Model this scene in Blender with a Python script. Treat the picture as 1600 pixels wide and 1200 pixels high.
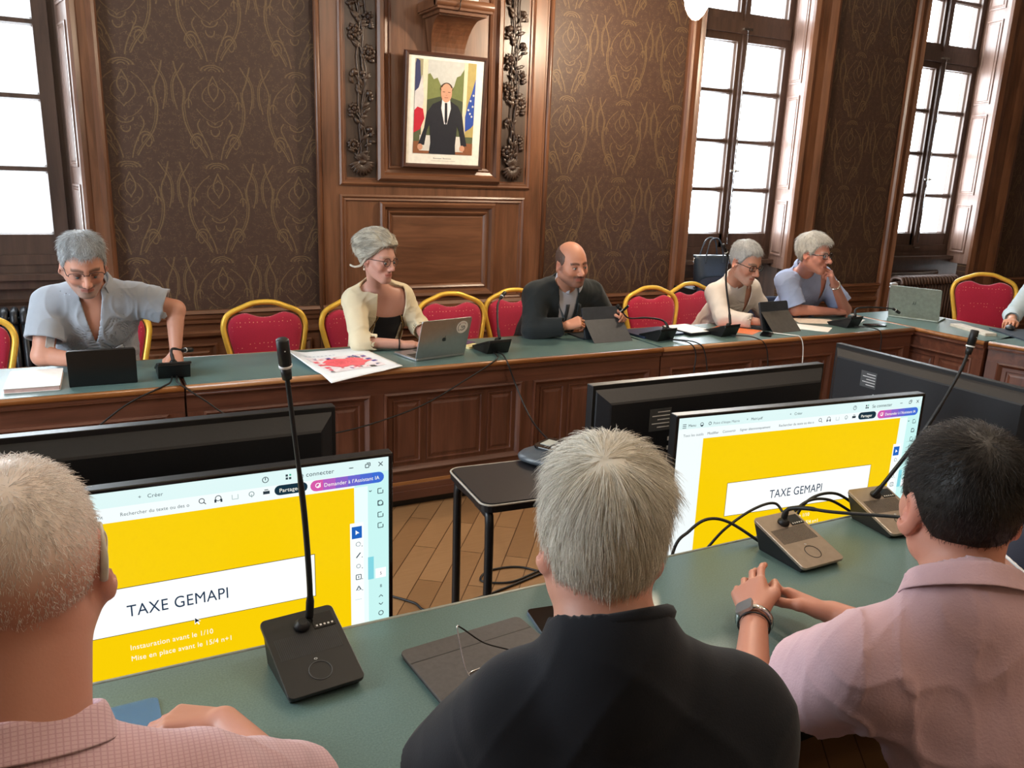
import bpy, bmesh, math, random
import numpy as np
from mathutils import Vector, Matrix
for o in list(bpy.data.objects): bpy.data.objects.remove(o)
SC = bpy.context.scene
COL = SC.collection
PI = math.pi
rng = np.random.default_rng(7)
random.seed(7)

# ---------------------------------------------------------------- camera
cam_d = bpy.data.cameras.new('camera')
cam_d.sensor_width = 36.0
cam_d.lens = 1273.0 / 1600 * 36
cam_d.clip_start = 0.02
cam = bpy.data.objects.new('camera', cam_d); COL.objects.link(cam)
CM = [[0.89015705, -0.08373809, 0.44789325], [-0.45427152, -0.23960214, 0.85803741], [0.03546576, -0.9672532, -0.25132337]]
cam.matrix_world = Matrix([[CM[i][0], -CM[i][1], -CM[i][2], (0, 0, 1.72)[i]] for i in range(3)] + [[0, 0, 0, 1]])
SC.camera = cam

# ---------------------------------------------------------------- view, world, lights
SC.view_settings.view_transform = 'Standard'
SC.view_settings.look = 'None'
SC.view_settings.gamma = 1
SC.view_settings.use_curve_mapping = False
SC.view_settings.exposure = 0.35
W = bpy.data.worlds.new('sky'); SC.world = W; W.use_nodes = True
W.node_tree.nodes['Background'].inputs[0].default_value = (0.84, 0.93, 1.0, 1)
W.node_tree.nodes['Background'].inputs[1].default_value = 15.0

def lamp(name, kind, loc, energy, color, size=.1, rot=(0, 0, 0), sy=None, portal=False):
    d = bpy.data.lights.new(name, kind); d.energy = energy; d.color = color
    if kind == 'AREA':
        d.size = size
        if sy: d.shape = 'RECTANGLE'; d.size_y = sy
        d.cycles.is_portal = portal
    else: d.shadow_soft_size = size
    o = bpy.data.objects.new(name, d); COL.objects.link(o); o.location = loc; o.rotation_euler = rot
    return o
WARM = (1.0, 0.83, 0.67)
# daylight portals in the three street windows and the window of the left wall
for xc, w in ((-.62, 1.1), (5.15, 1.1), (7.8, 1.1)):
    lamp('window_portal', 'AREA', (xc, 5.93, 2.6), 1, (1, 1, 1), w, (PI/2, 0, PI), 2.9, True)
for yc in (2.9,):
    lamp('window_portal', 'AREA', (-3.05, yc, 2.4), 1, (1, 1, 1), 1.5, (PI/2, 0, -PI/2), 2.6, True)
# unseen warm lamps added overhead as general fill
lamp('fill_light', 'POINT', (2.2, 1.6, 3.3), 50, WARM, .12)
lamp('fill_light', 'POINT', (3.2, .3, 3.3), 32, WARM, .12)
lamp('fill_light', 'POINT', (1.0, -.6, 3.3), 20, WARM, .12)

# ---------------------------------------------------------------- materials
def C(h, a=1):
    h = h.lstrip('#'); v = [int(h[i:i+2], 16) / 255 for i in (0, 2, 4)]
    return tuple((c / 12.92 if c <= .04045 else ((c + .055) / 1.055) ** 2.4) for c in v) + (a,)

class NT:
    def __init__(s, name):
        s.m = bpy.data.materials.new(name); s.m.use_nodes = True; s.t = s.m.node_tree
        s.p = s.t.nodes['Principled BSDF']; s.out = s.t.nodes['Material Output']
    def n(s, kind, **k):
        nd = s.t.nodes.new('ShaderNode' + kind)
        for a, v in k.items():
            if a[0] == 'i':
                nd.inputs[int(a[1:])].default_value = v
            else: setattr(nd, a, v)
        return nd
    def l(s, a, b): s.t.links.new(a, b)
    def math(s, op, a, b=None, c=None, clamp=False):
        nd = s.t.nodes.new('ShaderNodeMath'); nd.operation = op; nd.use_clamp = clamp
        for i, v in enumerate((a, b, c)):
            if v is None: continue
            if isinstance(v, (int, float)): nd.inputs[i].default_value = v
            else: s.l(v, nd.inputs[i])
        return nd.outputs[0]
    def mix(s, fac, a, b, blend='MIX'):
        nd = s.t.nodes.new('ShaderNodeMix'); nd.data_type = 'RGBA'; nd.blend_type = blend
        for i, v in ((0, fac), (6, a), (7, b)):
            if isinstance(v, (int, float, tuple)): nd.inputs[i].default_value = v
            else: s.l(v, nd.inputs[i])
        return nd.outputs[2]
    def coord(s, scale=(1, 1, 1), rot=(0, 0, 0), kind='Object'):
        tc = s.n('TexCoord'); mp = s.n('Mapping'); s.l(tc.outputs[kind], mp.inputs[0])
        mp.inputs['Scale'].default_value = scale; mp.inputs['Rotation'].default_value = rot
        return mp.outputs[0]
    def noise(s, vec, scale=5, detail=4, rough=.5, dist=0):
        nd = s.n('TexNoise'); nd.inputs['Scale'].default_value = scale; nd.inputs['Detail'].default_value = detail
        nd.inputs['Roughness'].default_value = rough; nd.inputs['Distortion'].default_value = dist
        s.l(vec, nd.inputs['Vector']); return nd.outputs[0]
    def ramp(s, fac, stops):
        nd = s.n('ValToRGB'); cr = nd.color_ramp
        while len(cr.elements) < len(stops): cr.elements.new(.5)
        for e, (p, c) in zip(cr.elements, stops): e.position = p; e.color = c
        s.l(fac, nd.inputs[0]); return nd.outputs[0]
    def bump(s, h, strength=.3, dist=.01):
        nd = s.n('Bump'); nd.inputs['Strength'].default_value = strength; nd.inputs['Distance'].default_value = dist
        s.l(h, nd.inputs['Height']); s.l(nd.outputs[0], s.p.inputs['Normal'])
    def base(s, c):
        if isinstance(c, tuple): s.p.inputs['Base Color'].default_value = c
        else: s.l(c, s.p.inputs['Base Color'])
    def set(s, rough=.5, metal=0, spec=.5, **k):
        s.p.inputs['Roughness'].default_value = rough; s.p.inputs['Metallic'].default_value = metal
        s.p.inputs['Specular IOR Level'].default_value = spec
        for a, v in k.items(): s.p.inputs[a.replace('_', ' ')].default_value = v
        return s

MT = {}
def plain(name, hexc, rough=.5, metal=0, spec=.5, nz=.06, ns=40, bump=0, **k):
    if name in MT: return MT[name]
    t = NT(name); c = C(hexc); v = t.coord(); n = t.noise(v, ns, 3)
    d = tuple(x * (1 - nz * 2) for x in c[:3]) + (1,); u = tuple(min(1, x * (1 + nz * 2)) for x in c[:3]) + (1,)
    t.base(t.ramp(n, [(.3, d), (.7, u)])); t.set(rough, metal, spec, **k)
    if bump: t.bump(n, bump, .002)
    MT[name] = t.m; return t.m

def wood(name, ca, cb, cc, axis=2, rough=.38, sc=1.0, coat=.15):
    t = NT(name); s = [9 * sc] * 3; s[axis] = .9 * sc
    v = t.coord(tuple(s)); n1 = t.noise(v, 2.2, 6, .6, .6)
    s2 = [60 * sc] * 3; s2[axis] = 2.2 * sc; v2 = t.coord(tuple(s2)); n2 = t.noise(v2, 2, 4, .7)
    big = t.noise(t.coord(), 1.7, 2)
    c = t.ramp(n1, [(.25, C(ca)), (.5, C(cb)), (.78, C(cc))])
    c = t.mix(t.math('MULTIPLY', n2, .55), c, C(ca), 'MIX')
    c = t.mix(t.ramp(big, [(.35, (0, 0, 0, 1)), (.7, (.35,) * 3 + (1,))]), c, C(cc), 'MIX')
    t.base(c); t.set(rough, 0, .5); t.p.inputs['Coat Weight'].default_value = coat; t.p.inputs['Coat Roughness'].default_value = .25
    t.bump(n2, .12, .002); MT[name] = t.m; return t.m

WV = wood('walnut_upright', '#38200f', '#69422c', '#8a5d40', 2)
WH = wood('walnut_crosswise', '#38200f', '#69422c', '#8a5d40', 0)
WY = wood('walnut_lengthwise', '#38200f', '#69422c', '#8a5d40', 1)
DV = wood('desk_wood_upright', '#36201a', '#613a2d', '#7b503e', 2, .33)
DH = wood('desk_wood_crosswise', '#36201a', '#613a2d', '#7b503e', 0, .33)
WEDGE = wood('pale_edge_wood', '#6b4020', '#a26b3c', '#bb8450', 0, .35)
WCARV = wood('carved_dark_wood', '#1c110c', '#3a2820', '#55402f', 2, .42)
WSHUT = wood('shutter_wood', '#5a4238', '#7c6155', '#94796c', 2, .4)
WFR = wood('window_frame_wood', '#2e211c', '#4a362c', '#5e483c', 2, .45)

def felt():
    t = NT('green_leatherette'); v = t.coord(); n = t.noise(v, 260, 2, .7); b = t.noise(v, 2.2, 3)
    c = t.mix(n, C('#3a5552'), C('#728c89')); c = t.mix(t.math('MULTIPLY', b, .3), c, C('#48666e'))
    t.base(c); t.set(.33, 0, .6); t.bump(n, .2, .001); MT['felt'] = t.m; return t.m
FELT = felt()

def wallpaper():
    t = NT('damask_wallpaper'); tc = t.n('TexCoord'); sp = t.n('SeparateXYZ'); t.l(tc.outputs['Object'], sp.inputs[0])
    nz = t.n('TexNoise'); nz.inputs['Scale'].default_value = 7; t.l(tc.outputs['Object'], nz.inputs['Vector'])
    X, Z = sp.outputs[0], sp.outputs[2]
    Z = t.math('ADD', Z, t.math('MULTIPLY', t.math('SUBTRACT', nz.outputs[0], .5), .02))
    PW, PH = .50, .575
    u0 = t.math('DIVIDE', X, PW); v0 = t.math('DIVIDE', Z, PH)
    def layer(uo, vo):
        u = t.math('ABSOLUTE', t.math('SUBTRACT', t.math('FRACT', t.math('ADD', u0, uo)), .5))   # 0..0.5 mirrored
        v = t.math('FRACT', t.math('ADD', v0, vo))
        def curve(pts, wid, lo=0, hi=1):
            fc = t.n('FloatCurve'); cv = fc.mapping.curves[0]
            cv.points[0].location = pts[0]; cv.points[1].location = pts[-1]
            for p in pts[1:-1]: cv.points.new(*p)
            fc.mapping.update(); t.l(v, fc.inputs['Value'])
            d = t.math('ABSOLUTE', t.math('SUBTRACT', u, fc.outputs[0]))
            s = t.math('SUBTRACT', 1, t.math('DIVIDE', d, wid), clamp=True)
            if lo > 0: s = t.math('MULTIPLY', s, t.math('GREATER_THAN', v, lo))
            if hi < 1: s = t.math('MULTIPLY', s, t.math('LESS_THAN', v, hi))
            return s
        def ring(cu, cv_, ru, rv, wid):
            a = t.math('DIVIDE', t.math('SUBTRACT', u, cu), ru); b = t.math('DIVIDE', t.math('SUBTRACT', v, cv_), rv)
            r = t.math('SQRT', t.math('ADD', t.math('MULTIPLY', a, a), t.math('MULTIPLY', b, b)))
            return t.math('SUBTRACT', 1, t.math('DIVIDE', t.math('ABSOLUTE', t.math('SUBTRACT', r, 1)), wid), clamp=True)
        out = []; up = lambda r_, v0_: t.math('MULTIPLY', r_, t.math('GREATER_THAN', v, v0_)); lowr = lambda r_, v0_: t.math('MULTIPLY', r_, t.math('LESS_THAN', v, v0_))
        out.append(curve([(0, .10), (.1, .16), (.3, .31), (.5, .36), (.7, .34), (.85, .40), (1, .44)], .014, .02, .98))   # vase outline
        out.append(curve([(0, .08), (.1, .135), (.3, .285), (.5, .335), (.7, .32), (1, .3)], .007, .04, .72))
        out.append(curve([(0, .05), (.12, .085), (.25, .15), (.36, .20), (.42, .17), (1, .1)], .012, .0, .42))
        out.append(curve([(0, .3), (.5, .42), (.65, .455), (.8, .44), (.9, .37), (1, .3)], .012, .5, .97))
        out.append(curve([(0, .3), (.5, .44), (.65, .475), (.8, .46), (1, .3)], .007, .55, .9))
        out.append(curve([(0, .2), (.55, .29), (.66, .275), (.78, .18), (.84, .10), (1, .0)], .012, .52, .84))
        out.append(curve([(0, .2), (.5, .0), (.56, .07), (.64, .13), (.72, .10), (.79, .0), (1, .0)], .010, .50, .79))
        out.append(curve([(0, .2), (.6, .0), (.68, .05), (.74, .055), (.80, .03), (.86, .0), (1, .0)], .012, .60, .86))
        out.append(curve([(0, .2), (.36, .0), (.42, .10), (.47, .16), (.52, .20), (1, .2)], .010, .36, .52))
        out.append(up(ring(.21, .17, .085, .10, .11), .17)); out.append(up(ring(.22, .17, .055, .07, .16), .15)); out.append(lowr(ring(.235, .16, .03, .04, .25), .17))
        out.append(up(ring(.0, .905, .13, .06, .13), .905)); out.append(up(ring(.0, .905, .085, .04, .18), .905)); out.append(up(ring(.0, .905, .04, .02, .3), .905))
        out.append(lowr(ring(.0, .40, .09, .06, .14), .40)); out.append(lowr(ring(.0, .30, .05, .05, .2), .31)); out.append(up(ring(.29, .56, .035, .05, .22), .56))
        m = out[0]
        for q in out[1:]: m = t.math('MAXIMUM', m, q)
        return m
    L = layer(0, 0)
    fine = t.noise(tc.outputs['Object'], 90, 5, .75); mid = t.noise(tc.outputs['Object'], 26, 4, .7)
    wv = t.n('TexVoronoi'); wv.inputs['Scale'].default_value = 55; wv.feature = 'DISTANCE_TO_EDGE'; t.l(tc.outputs['Object'], wv.inputs['Vector'])
    flor = t.math('MULTIPLY', t.math('LESS_THAN', wv.outputs[0], .035), t.math('GREATER_THAN', mid, .52))
    m = t.math('MAXIMUM', L, t.math('MULTIPLY', flor, .55))
    m = t.math('MULTIPLY', m, t.ramp(fine, [(.3, (.25,) * 3 + (1,)), (.6, (1, 1, 1, 1))]))
    base = t.mix(mid, C('#382620'), C('#4b372c')); c = t.mix(t.math('MULTIPLY', m, .47), base, C('#9a8258'))
    t.base(c); t.set(.5, 0, .45); t.bump(t.math('ADD', t.math('MULTIPLY', m, .6), fine), .25, .002)
    MT['wallpaper'] = t.m; return t.m
WALLP = wallpaper()

def parquet():
    t = NT('oak_floor'); v = t.coord((1, 1, 1), (0, 0, -.93)); b = t.n('TexBrick'); t.l(v, b.inputs[0])
    b.inputs['Color1'].default_value = C('#a5805a'); b.inputs['Color2'].default_value = C('#8a6846'); b.inputs['Mortar'].default_value = C('#3c2614')
    b.inputs['Scale'].default_value = 1; b.inputs['Mortar Size'].default_value = .0022; b.inputs['Brick Width'].default_value = .62; b.inputs['Row Height'].default_value = .11
    g = t.noise(t.coord((2, 22, 2), (0, 0, -.93)), 3, 6, .65, .5)
    t.base(t.mix(t.math('MULTIPLY', g, .5), b.outputs[0], C('#6d4827'))); t.set(.35, 0, .5); t.bump(g, .08, .002)
    return t.m
FLOORM = parquet()

BLACK = plain('black_plastic', '#131416', .42, 0, .5, .05)
BLACKG = plain('glossy_black', '#0a0b0d', .16, 0, .5, .02)
TVBACK = plain('tv_back_plastic', '#15171c', .5, 0, .5, .05, 120, .1)
CABLE = plain('black_rubber', '#0e0e10', .5)
WHITEP = plain('white_plastic', '#dfe1e2', .4)
PAPER = plain('white_paper', '#f1f1ef', .7, 0, .2, .01)
ALU = plain('aluminium', '#b3b5b8', .33, .85, .5, .02)
CHROME = plain('chrome', '#d5d7d8', .12, 1.0, .5, .01)
GREYP = plain('grey_plastic', '#4a4d50', .45)
RADM = plain('cast_iron_brown', '#4a352b', .4, .3)
RADD = plain('cast_iron_dark', '#22252a', .4, .3)
PLAST = plain('ceiling_plaster', '#d9cdb8', .9)
GOLDF = plain('gold_chair_frame', '#ecc04c', .34, .3, .5, .04, 20)
EXT = plain('pale_stone', '#c9c4b8', .9)

def dotted(name, h1, h2, scale=26):
    t = NT(name); v = t.coord(); vo = t.n('TexVoronoi'); vo.inputs['Scale'].default_value = scale * 1.6; vo.inputs['Randomness'].default_value = .25; t.l(v, vo.inputs['Vector'])
    d = t.math('LESS_THAN', vo.outputs[0], .13); n = t.noise(v, 160, 2)
    t.base(t.mix(d, t.mix(n, C(h1), tuple(x * .72 for x in C(h1)[:3]) + (1,)), C(h2))); t.set(.75, 0, .3); t.p.inputs['Sheen Weight'].default_value = .3
    t.bump(n, .2, .002); return t.m
REDF = dotted('red_spotted_fabric', '#b81e42', '#dd9078')
DREDF = REDF

def emis(name, col, st=1.0):
    t = NT(name); t.base((0.0, 0.0, 0.0, 1)); t.set(.3, 0, .3)
    t.p.inputs['Emission Color'].default_value = col; t.p.inputs['Emission Strength'].default_value = st; return t.m
def E(h, st=.8): 
    k = 'screen_' + h.strip('#')
    if k not in MT: MT[k] = emis(k, C(h), st)
    return MT[k]

def glassm(name='window_glass', rough=0.0, tint=(1, 1, 1, 1), f=.06):
    t = NT(name); tr = t.n('BsdfTransparent'); gl = t.n('BsdfGlossy'); tr.inputs[0].default_value = tint
    gl.inputs['Roughness'].default_value = rough + .02; mx = t.n('MixShader'); mx.inputs[0].default_value = f
    t.l(tr.outputs[0], mx.inputs[1]); t.l(gl.outputs[0], mx.inputs[2]); t.l(mx.outputs[0], t.out.inputs[0]); return t.m
GLASS = glassm(); LENS = glassm('spectacle_lens', 0, (.93, .95, .96, 1), .10)

# ---------------------------------------------------------------- mesh builder
class MB:
    def __init__(s): s.v = []; s.f = []; s.mi = []; s.sm = []; s.mats = []
    def m(s, mat):
        if mat not in s.mats: s.mats.append(mat)
        return s.mats.index(mat)
    def add(s, vs, fs, mat, smooth=False):
        b = len(s.v); s.v.extend([tuple(map(float, q)) for q in vs]); k = s.m(mat)
        for f in fs: s.f.append(tuple(b + i for i in f)); s.mi.append(k); s.sm.append(smooth)
        return s
    def box(s, x0, x1, y0, y1, z0, z1, mat, M=None):
        vs = [(x, y, z) for x in (x0, x1) for y in (y0, y1) for z in (z0, z1)]
        if M is not None: vs = [tuple(M @ Vector(q)) for q in vs]
        return s.add(vs, [(0, 1, 3, 2), (4, 6, 7, 5), (0, 4, 5, 1), (2, 3, 7, 6), (0, 2, 6, 4), (1, 5, 7, 3)], mat)
    def prism(s, poly, y0, y1, mat, T=None, smooth=False):
        """poly in (u,v); extruded along w from y0 to y1; T maps (u,v,w)"""
        T = T or (lambda u, v, w: (u, w, v)); n = len(poly)
        vs = [T(u, v, y0) for u, v in poly] + [T(u, v, y1) for u, v in poly]
        fs = [tuple(range(n))[::-1], tuple(range(n, 2 * n))] + [(i, (i + 1) % n, n + (i + 1) % n, n + i) for i in range(n)]
        return s.add(vs, fs, mat, smooth)
    def rings(s, x0, x1, z0, z1, prof, mat, T=None, cap=None, capmat=None, mats=None):
        """nested mitred rectangles; prof = [(inset, out)]"""
        T = T or (lambda u, v, w: (u, w, v)); vs = []; fs = []
        for ins, o in prof:
            vs += [T(x0 + ins, z0 + ins, o), T(x1 - ins, z0 + ins, o), T(x1 - ins, z1 - ins, o), T(x0 + ins, z1 - ins, o)]
        hz = []; vt = []
        for k in range(len(prof) - 1):
            for i in range(4):
                q = (4 * k + i, 4 * k + (i + 1) % 4, 4 * k + 4 + (i + 1) % 4, 4 * k + 4 + i)
                (hz if i in (0, 2) else vt).append(q)
        if mats: s.add(vs, hz, mats[0]); s.add(vs, vt, mats[1])
        else: s.add(vs, hz + vt, mat)
        if cap is not False and cap is not None:
            b = 4 * (len(prof) - 1); s.add(vs, [(b, b + 1, b + 2, b + 3)], capmat or mat)
        return s
    def tube(s, pts, r, mat, n=8, closed=False, caps=True, flat=None):
        P = [Vector(p) for p in pts]; N = len(P); R = r if hasattr(r, '__len__') else [r] * N
        vs = []; fs = []; ref = None
        for i in range(N):
            a = P[(i - 1) % N] if (closed or i > 0) else P[i]; b = P[(i + 1) % N] if (closed or i < N - 1) else P[i]
            t = (b - a).normalized() if (b - a).length > 1e-9 else Vector((0, 0, 1))
            if ref is None:
                ref = Vector((0, 0, 1)) if abs(t.z) < .9 else Vector((1, 0, 0))
            nx = (ref - t * ref.dot(t)).normalized(); ny = t.cross(nx); ref = nx
            for k in range(n):
                a_ = 2 * PI * k / n; ca, sa = math.cos(a_), math.sin(a_)
                if flat: sa *= flat
                vs.append(P[i] + (nx * ca + ny * sa) * R[i])
        for i in range(N - (0 if closed else 1)):
            for k in range(n):
                fs.append((i * n + k, i * n + (k + 1) % n, ((i + 1) % N) * n + (k + 1) % n, ((i + 1) % N) * n + k))
        if caps and not closed: fs += [tuple(range(n))[::-1], tuple(range((N - 1) * n, N * n))]
        return s.add(vs, fs, mat, True)
    def lathe(s, prof, mat, c=(0, 0, 0), n=24, T=None):
        vs = []; fs = []
        for r, z in prof:
            for k in range(n):
                a = 2 * PI * k / n; q = (c[0] + r * math.cos(a), c[1] + r * math.sin(a), c[2] + z)
                vs.append(T @ Vector(q) if T is not None else q)
        for i in range(len(prof) - 1):
            for k in range(n): fs.append((i * n + k, i * n + (k + 1) % n, (i + 1) * n + (k + 1) % n, (i + 1) * n + k))
        fs += [tuple(range(n))[::-1], tuple(range((len(prof) - 1) * n, len(prof) * n))]
        return s.add(vs, fs, mat, True)
    def ball(s, c, r, mat, n=12, M=None):
        r = r if hasattr(r, '__len__') else (r, r, r); vs = []; fs = []; m = n // 2 + 1
        for i in range(m + 1):
            th = PI * i / m
            for k in range(n):
                a = 2 * PI * k / n; q = Vector((r[0] * math.sin(th) * math.cos(a), r[1] * math.sin(th) * math.sin(a), r[2] * math.cos(th)))
                if M is not None: q = M @ q
                vs.append(q + Vector(c))
        for i in range(m):
            for k in range(n): fs.append((i * n + k, (i + 1) * n + k, (i + 1) * n + (k + 1) % n, i * n + (k + 1) % n))
        return s.add(vs, fs, mat, True)
    def build(s, name, parent=None, bevel=0, seg=2, loc=None, rot=None):
        me = bpy.data.meshes.new(name); me.from_pydata(s.v, [], s.f); 
        for m in s.mats: me.materials.append(m)
        me.polygons.foreach_set('material_index', s.mi); me.polygons.foreach_set('use_smooth', s.sm)
        bm = bmesh.new(); bm.from_mesh(me); bmesh.ops.remove_doubles(bm, verts=bm.verts, dist=1e-5)
        bmesh.ops.recalc_face_normals(bm, faces=bm.faces); bm.to_mesh(me); bm.free(); me.update()
        o = bpy.data.objects.new(name, me); COL.objects.link(o)
        if parent: o.parent = parent
        if loc: o.location = loc
        if rot: o.rotation_euler = rot
        if bevel:
            b = o.modifiers.new('bevel', 'BEVEL'); b.width = bevel; b.segments = seg; b.limit_method = 'ANGLE'; b.angle_limit = .6; b.harden_normals = False
        return o

def tag(o, label=None, cat=None, group=None, kind=None):
    if label: o['label'] = label
    if cat: o['category'] = cat
    if group: o['group'] = group
    if kind: o['kind'] = kind
    return o
def empty(name, loc=(0, 0, 0), rz=0, label=None, cat=None, group=None):
    o = bpy.data.objects.new(name, None); COL.objects.link(o); o.location = loc; o.rotation_euler = (0, 0, rz); o.empty_display_size = .05
    return tag(o, label, cat, group)
def copy_tree(o, parent=None):
    c = o.copy(); COL.objects.link(c); c.parent = parent
    for ch in list(o.children): copy_tree(ch, c)
    return c
def smooth_path(pts, n=8, closed=False):
    P = [np.array(p, float) for p in pts]; out = []; N = len(P)
    for i in range(N if closed else N - 1):
        p0 = P[(i - 1) % N] if closed or i > 0 else P[i]; p1 = P[i]; p2 = P[(i + 1) % N]; p3 = P[(i + 2) % N] if closed or i < N - 2 else p2
        for k in range(n):
            t = k / n; out.append(.5 * ((2 * p1) + (-p0 + p2) * t + (2 * p0 - 5 * p1 + 4 * p2 - p3) * t * t + (-p0 + 3 * p1 - 3 * p2 + p3) * t ** 3))
    if not closed: out.append(P[-1])
    return [tuple(p) for p in out]
def text(s, size, mat, parent, T, align='LEFT', name='lettering', ext=.0004, off=0):
    cu = bpy.data.curves.new(name, 'FONT'); cu.body = s; cu.size = size; cu.align_x = align; cu.extrude = ext; cu.offset = off
    cu.space_character = 1.05
    o = bpy.data.objects.new(name, cu); COL.objects.link(o); bpy.context.view_layer.update()
    me = bpy.data.meshes.new_from_object(o.evaluated_get(bpy.context.evaluated_depsgraph_get())); bpy.data.objects.remove(o)
    me.materials.clear(); me.materials.append(mat); me.name = name
    o = bpy.data.objects.new(name, me); COL.objects.link(o); o.parent = parent; o.matrix_local = T; return o
# ================================================================ the room
YW = 5.5
def S(o): o['kind'] = 'structure'; return o
S(MB().box(-3.2, 9.9, -3.2, 5.95, -.06, 0, FLOORM).build('floor'))
S(MB().box(-3.2, 9.9, -3.2, 5.95, 4.3, 4.4, PLAST).build('ceiling'))
w = MB()      # back wall of wallpaper with the three window openings
WIN = [(-1.30, .06), (4.40, 5.66), (6.95, 8.25)]
xs = [-3.1] + [a for q in WIN for a in q] + [9.8]
for i in range(0, len(xs), 2): w.box(xs[i], xs[i + 1], YW, YW + .12, 0, 4.3, WALLP)
for a, b in WIN: w.box(a, b, YW, YW + .12, 3.98, 4.3, WALLP)
S(w.build('wall_back'))
w = MB(); w.box(9.8, 9.9, -3.1, YW, 0, 4.3, WALLP); S(w.build('wall_right'))
w = MB()
for a, b, c, d in ((-3.1, 2.15, 0, 4.3), (3.65, 5.5, 0, 4.3), (2.15, 3.65, 0, 1.1), (2.15, 3.65, 3.7, 4.3)):
    w.box(-3.1, -3.0, a, b, c, d, WALLP)
S(w.build('wall_left'))
S(MB().box(-3.1, 9.8, -3.1, -3.0, 0, 4.3, plain('cream_wall', '#b9a88c', .8)).build('wall_front'))

# wainscot below the wallpaper
RAILP = [(.0, .0), (.0, .035), (.02, .045), (.03, .03), (.05, .03), (.065, .02), (.085, .02), (.085, 0)]
def hmould(mb, x0, x1, zt, prof, y=YW, mat=None):
    """horizontal moulding, profile (drop, out) from its top"""
    poly = [(y - o, zt - d) for d, o in prof]
    n = len(poly); vs = [(x0, a, b) for a, b in poly] + [(x1, a, b) for a, b in poly]
    mb.add(vs, [tuple(range(n)), tuple(range(n, 2 * n))[::-1]] + [(i, (i + 1) % n, n + (i + 1) % n, n + i) for i in range(n)], mat or WH)
def dado(n, x0, x1, panels):
    mb = MB(); mb.box(x0, x1, YW - .02, YW + .005, 0, .77, WH)
    hmould(mb, x0, x1, .80, RAILP, YW - .02); hmould(mb, x0, x1, .665, [(0, 0), (0, .015), (.012, .03), (.03, .03), (.045, .012), (.045, 0)], YW - .02)
    mb.box(x0, x1, YW - .05, YW - .02, 0, .16, WH); hmould(mb, x0, x1, .185, [(0, 0), (.01, .02), (.03, .03), (.03, 0)], YW - .02)
    wd = (x1 - x0) / panels
    for k in range(panels):
        a = x0 + k * wd + .06; b = x0 + (k + 1) * wd - .06
        mb.rings(a, b, .24, .58, [(0, YW - .02), (.0, YW - .034), (.012, YW - .036), (.028, YW - .022), (.05, YW - .022), (.06, YW - .03)], WH, cap=True, capmat=WV, mats=(WH, WV))
    return S(mb.build('baseboard_' + n))
dado('left', .14, 1.36, 2); dado('centre', 3.08, 4.31, 2); dado('right', 5.89, 6.86, 1); dado('corner', 8.66, 9.8, 1)

# window bays: casing, shutters, sash with panes, sill panel
def casing(mb, x0, x1, inner_right):
    """moulded upright; inner_right: window lies to the right of it"""
    n = [(0, 0), (.0, .03), (.12, .05), (.22, .04), (.32, .028), (.62, .028), (.72, .045), (.82, .06), (.93, .05), (1, .03), (1, 0)]
    wd = x1 - x0; poly = [((x0 + a * wd) if not inner_right else (x1 - a * wd), YW - .0 - o - .01) for a, o in n]
    k = len(poly); vs = [(a, b, 0) for a, b in poly] + [(a, b, 4.3) for a, b in poly]
    mb.add(vs, [tuple(range(k)), tuple(range(k, 2 * k))[::-1]] + [(i, (i + 1) % k, k + (i + 1) % k, k + i) for i in range(k)], WV)
def shutter(mb, ax, ay, bx, by):
    """panelled reveal between (ax,ay) at the glass and (bx,by) at the room"""
    d = Vector((bx - ax, by - ay, 0)); L = d.length; d.normalize(); nrm = Vector((-d.y, d.x, 0))
    if nrm.x > 0 and ax > 0 or (ax < 0 and nrm.x > 0 and bx > ax): nrm = -nrm if nrm.x > 0 else nrm
    T = lambda u, v, w_: (ax + d.x * u + nrm.x * w_, ay + d.y * u + nrm.y * w_, v)
    mb.add([T(0, .95, 0), T(L, .95, 0), T(L, 4.2, 0), T(0, 4.2, 0)], [(0, 1, 2, 3)], WSHUT)
    zs = [1.02, 1.12, 1.62, 1.72, 2.55, 2.65, 3.45, 3.52, 4.1]
    for a, b in ((1.06, 1.56), (1.66, 2.46), (2.56, 3.36), (3.46, 4.08)):
        mb.rings(.07, L - .07, a, b, [(0, 0), (0, .008), (.012, .010), (.02, .002), (.03, .002), (.036, .008)], WSHUT, T, cap=True)
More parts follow.
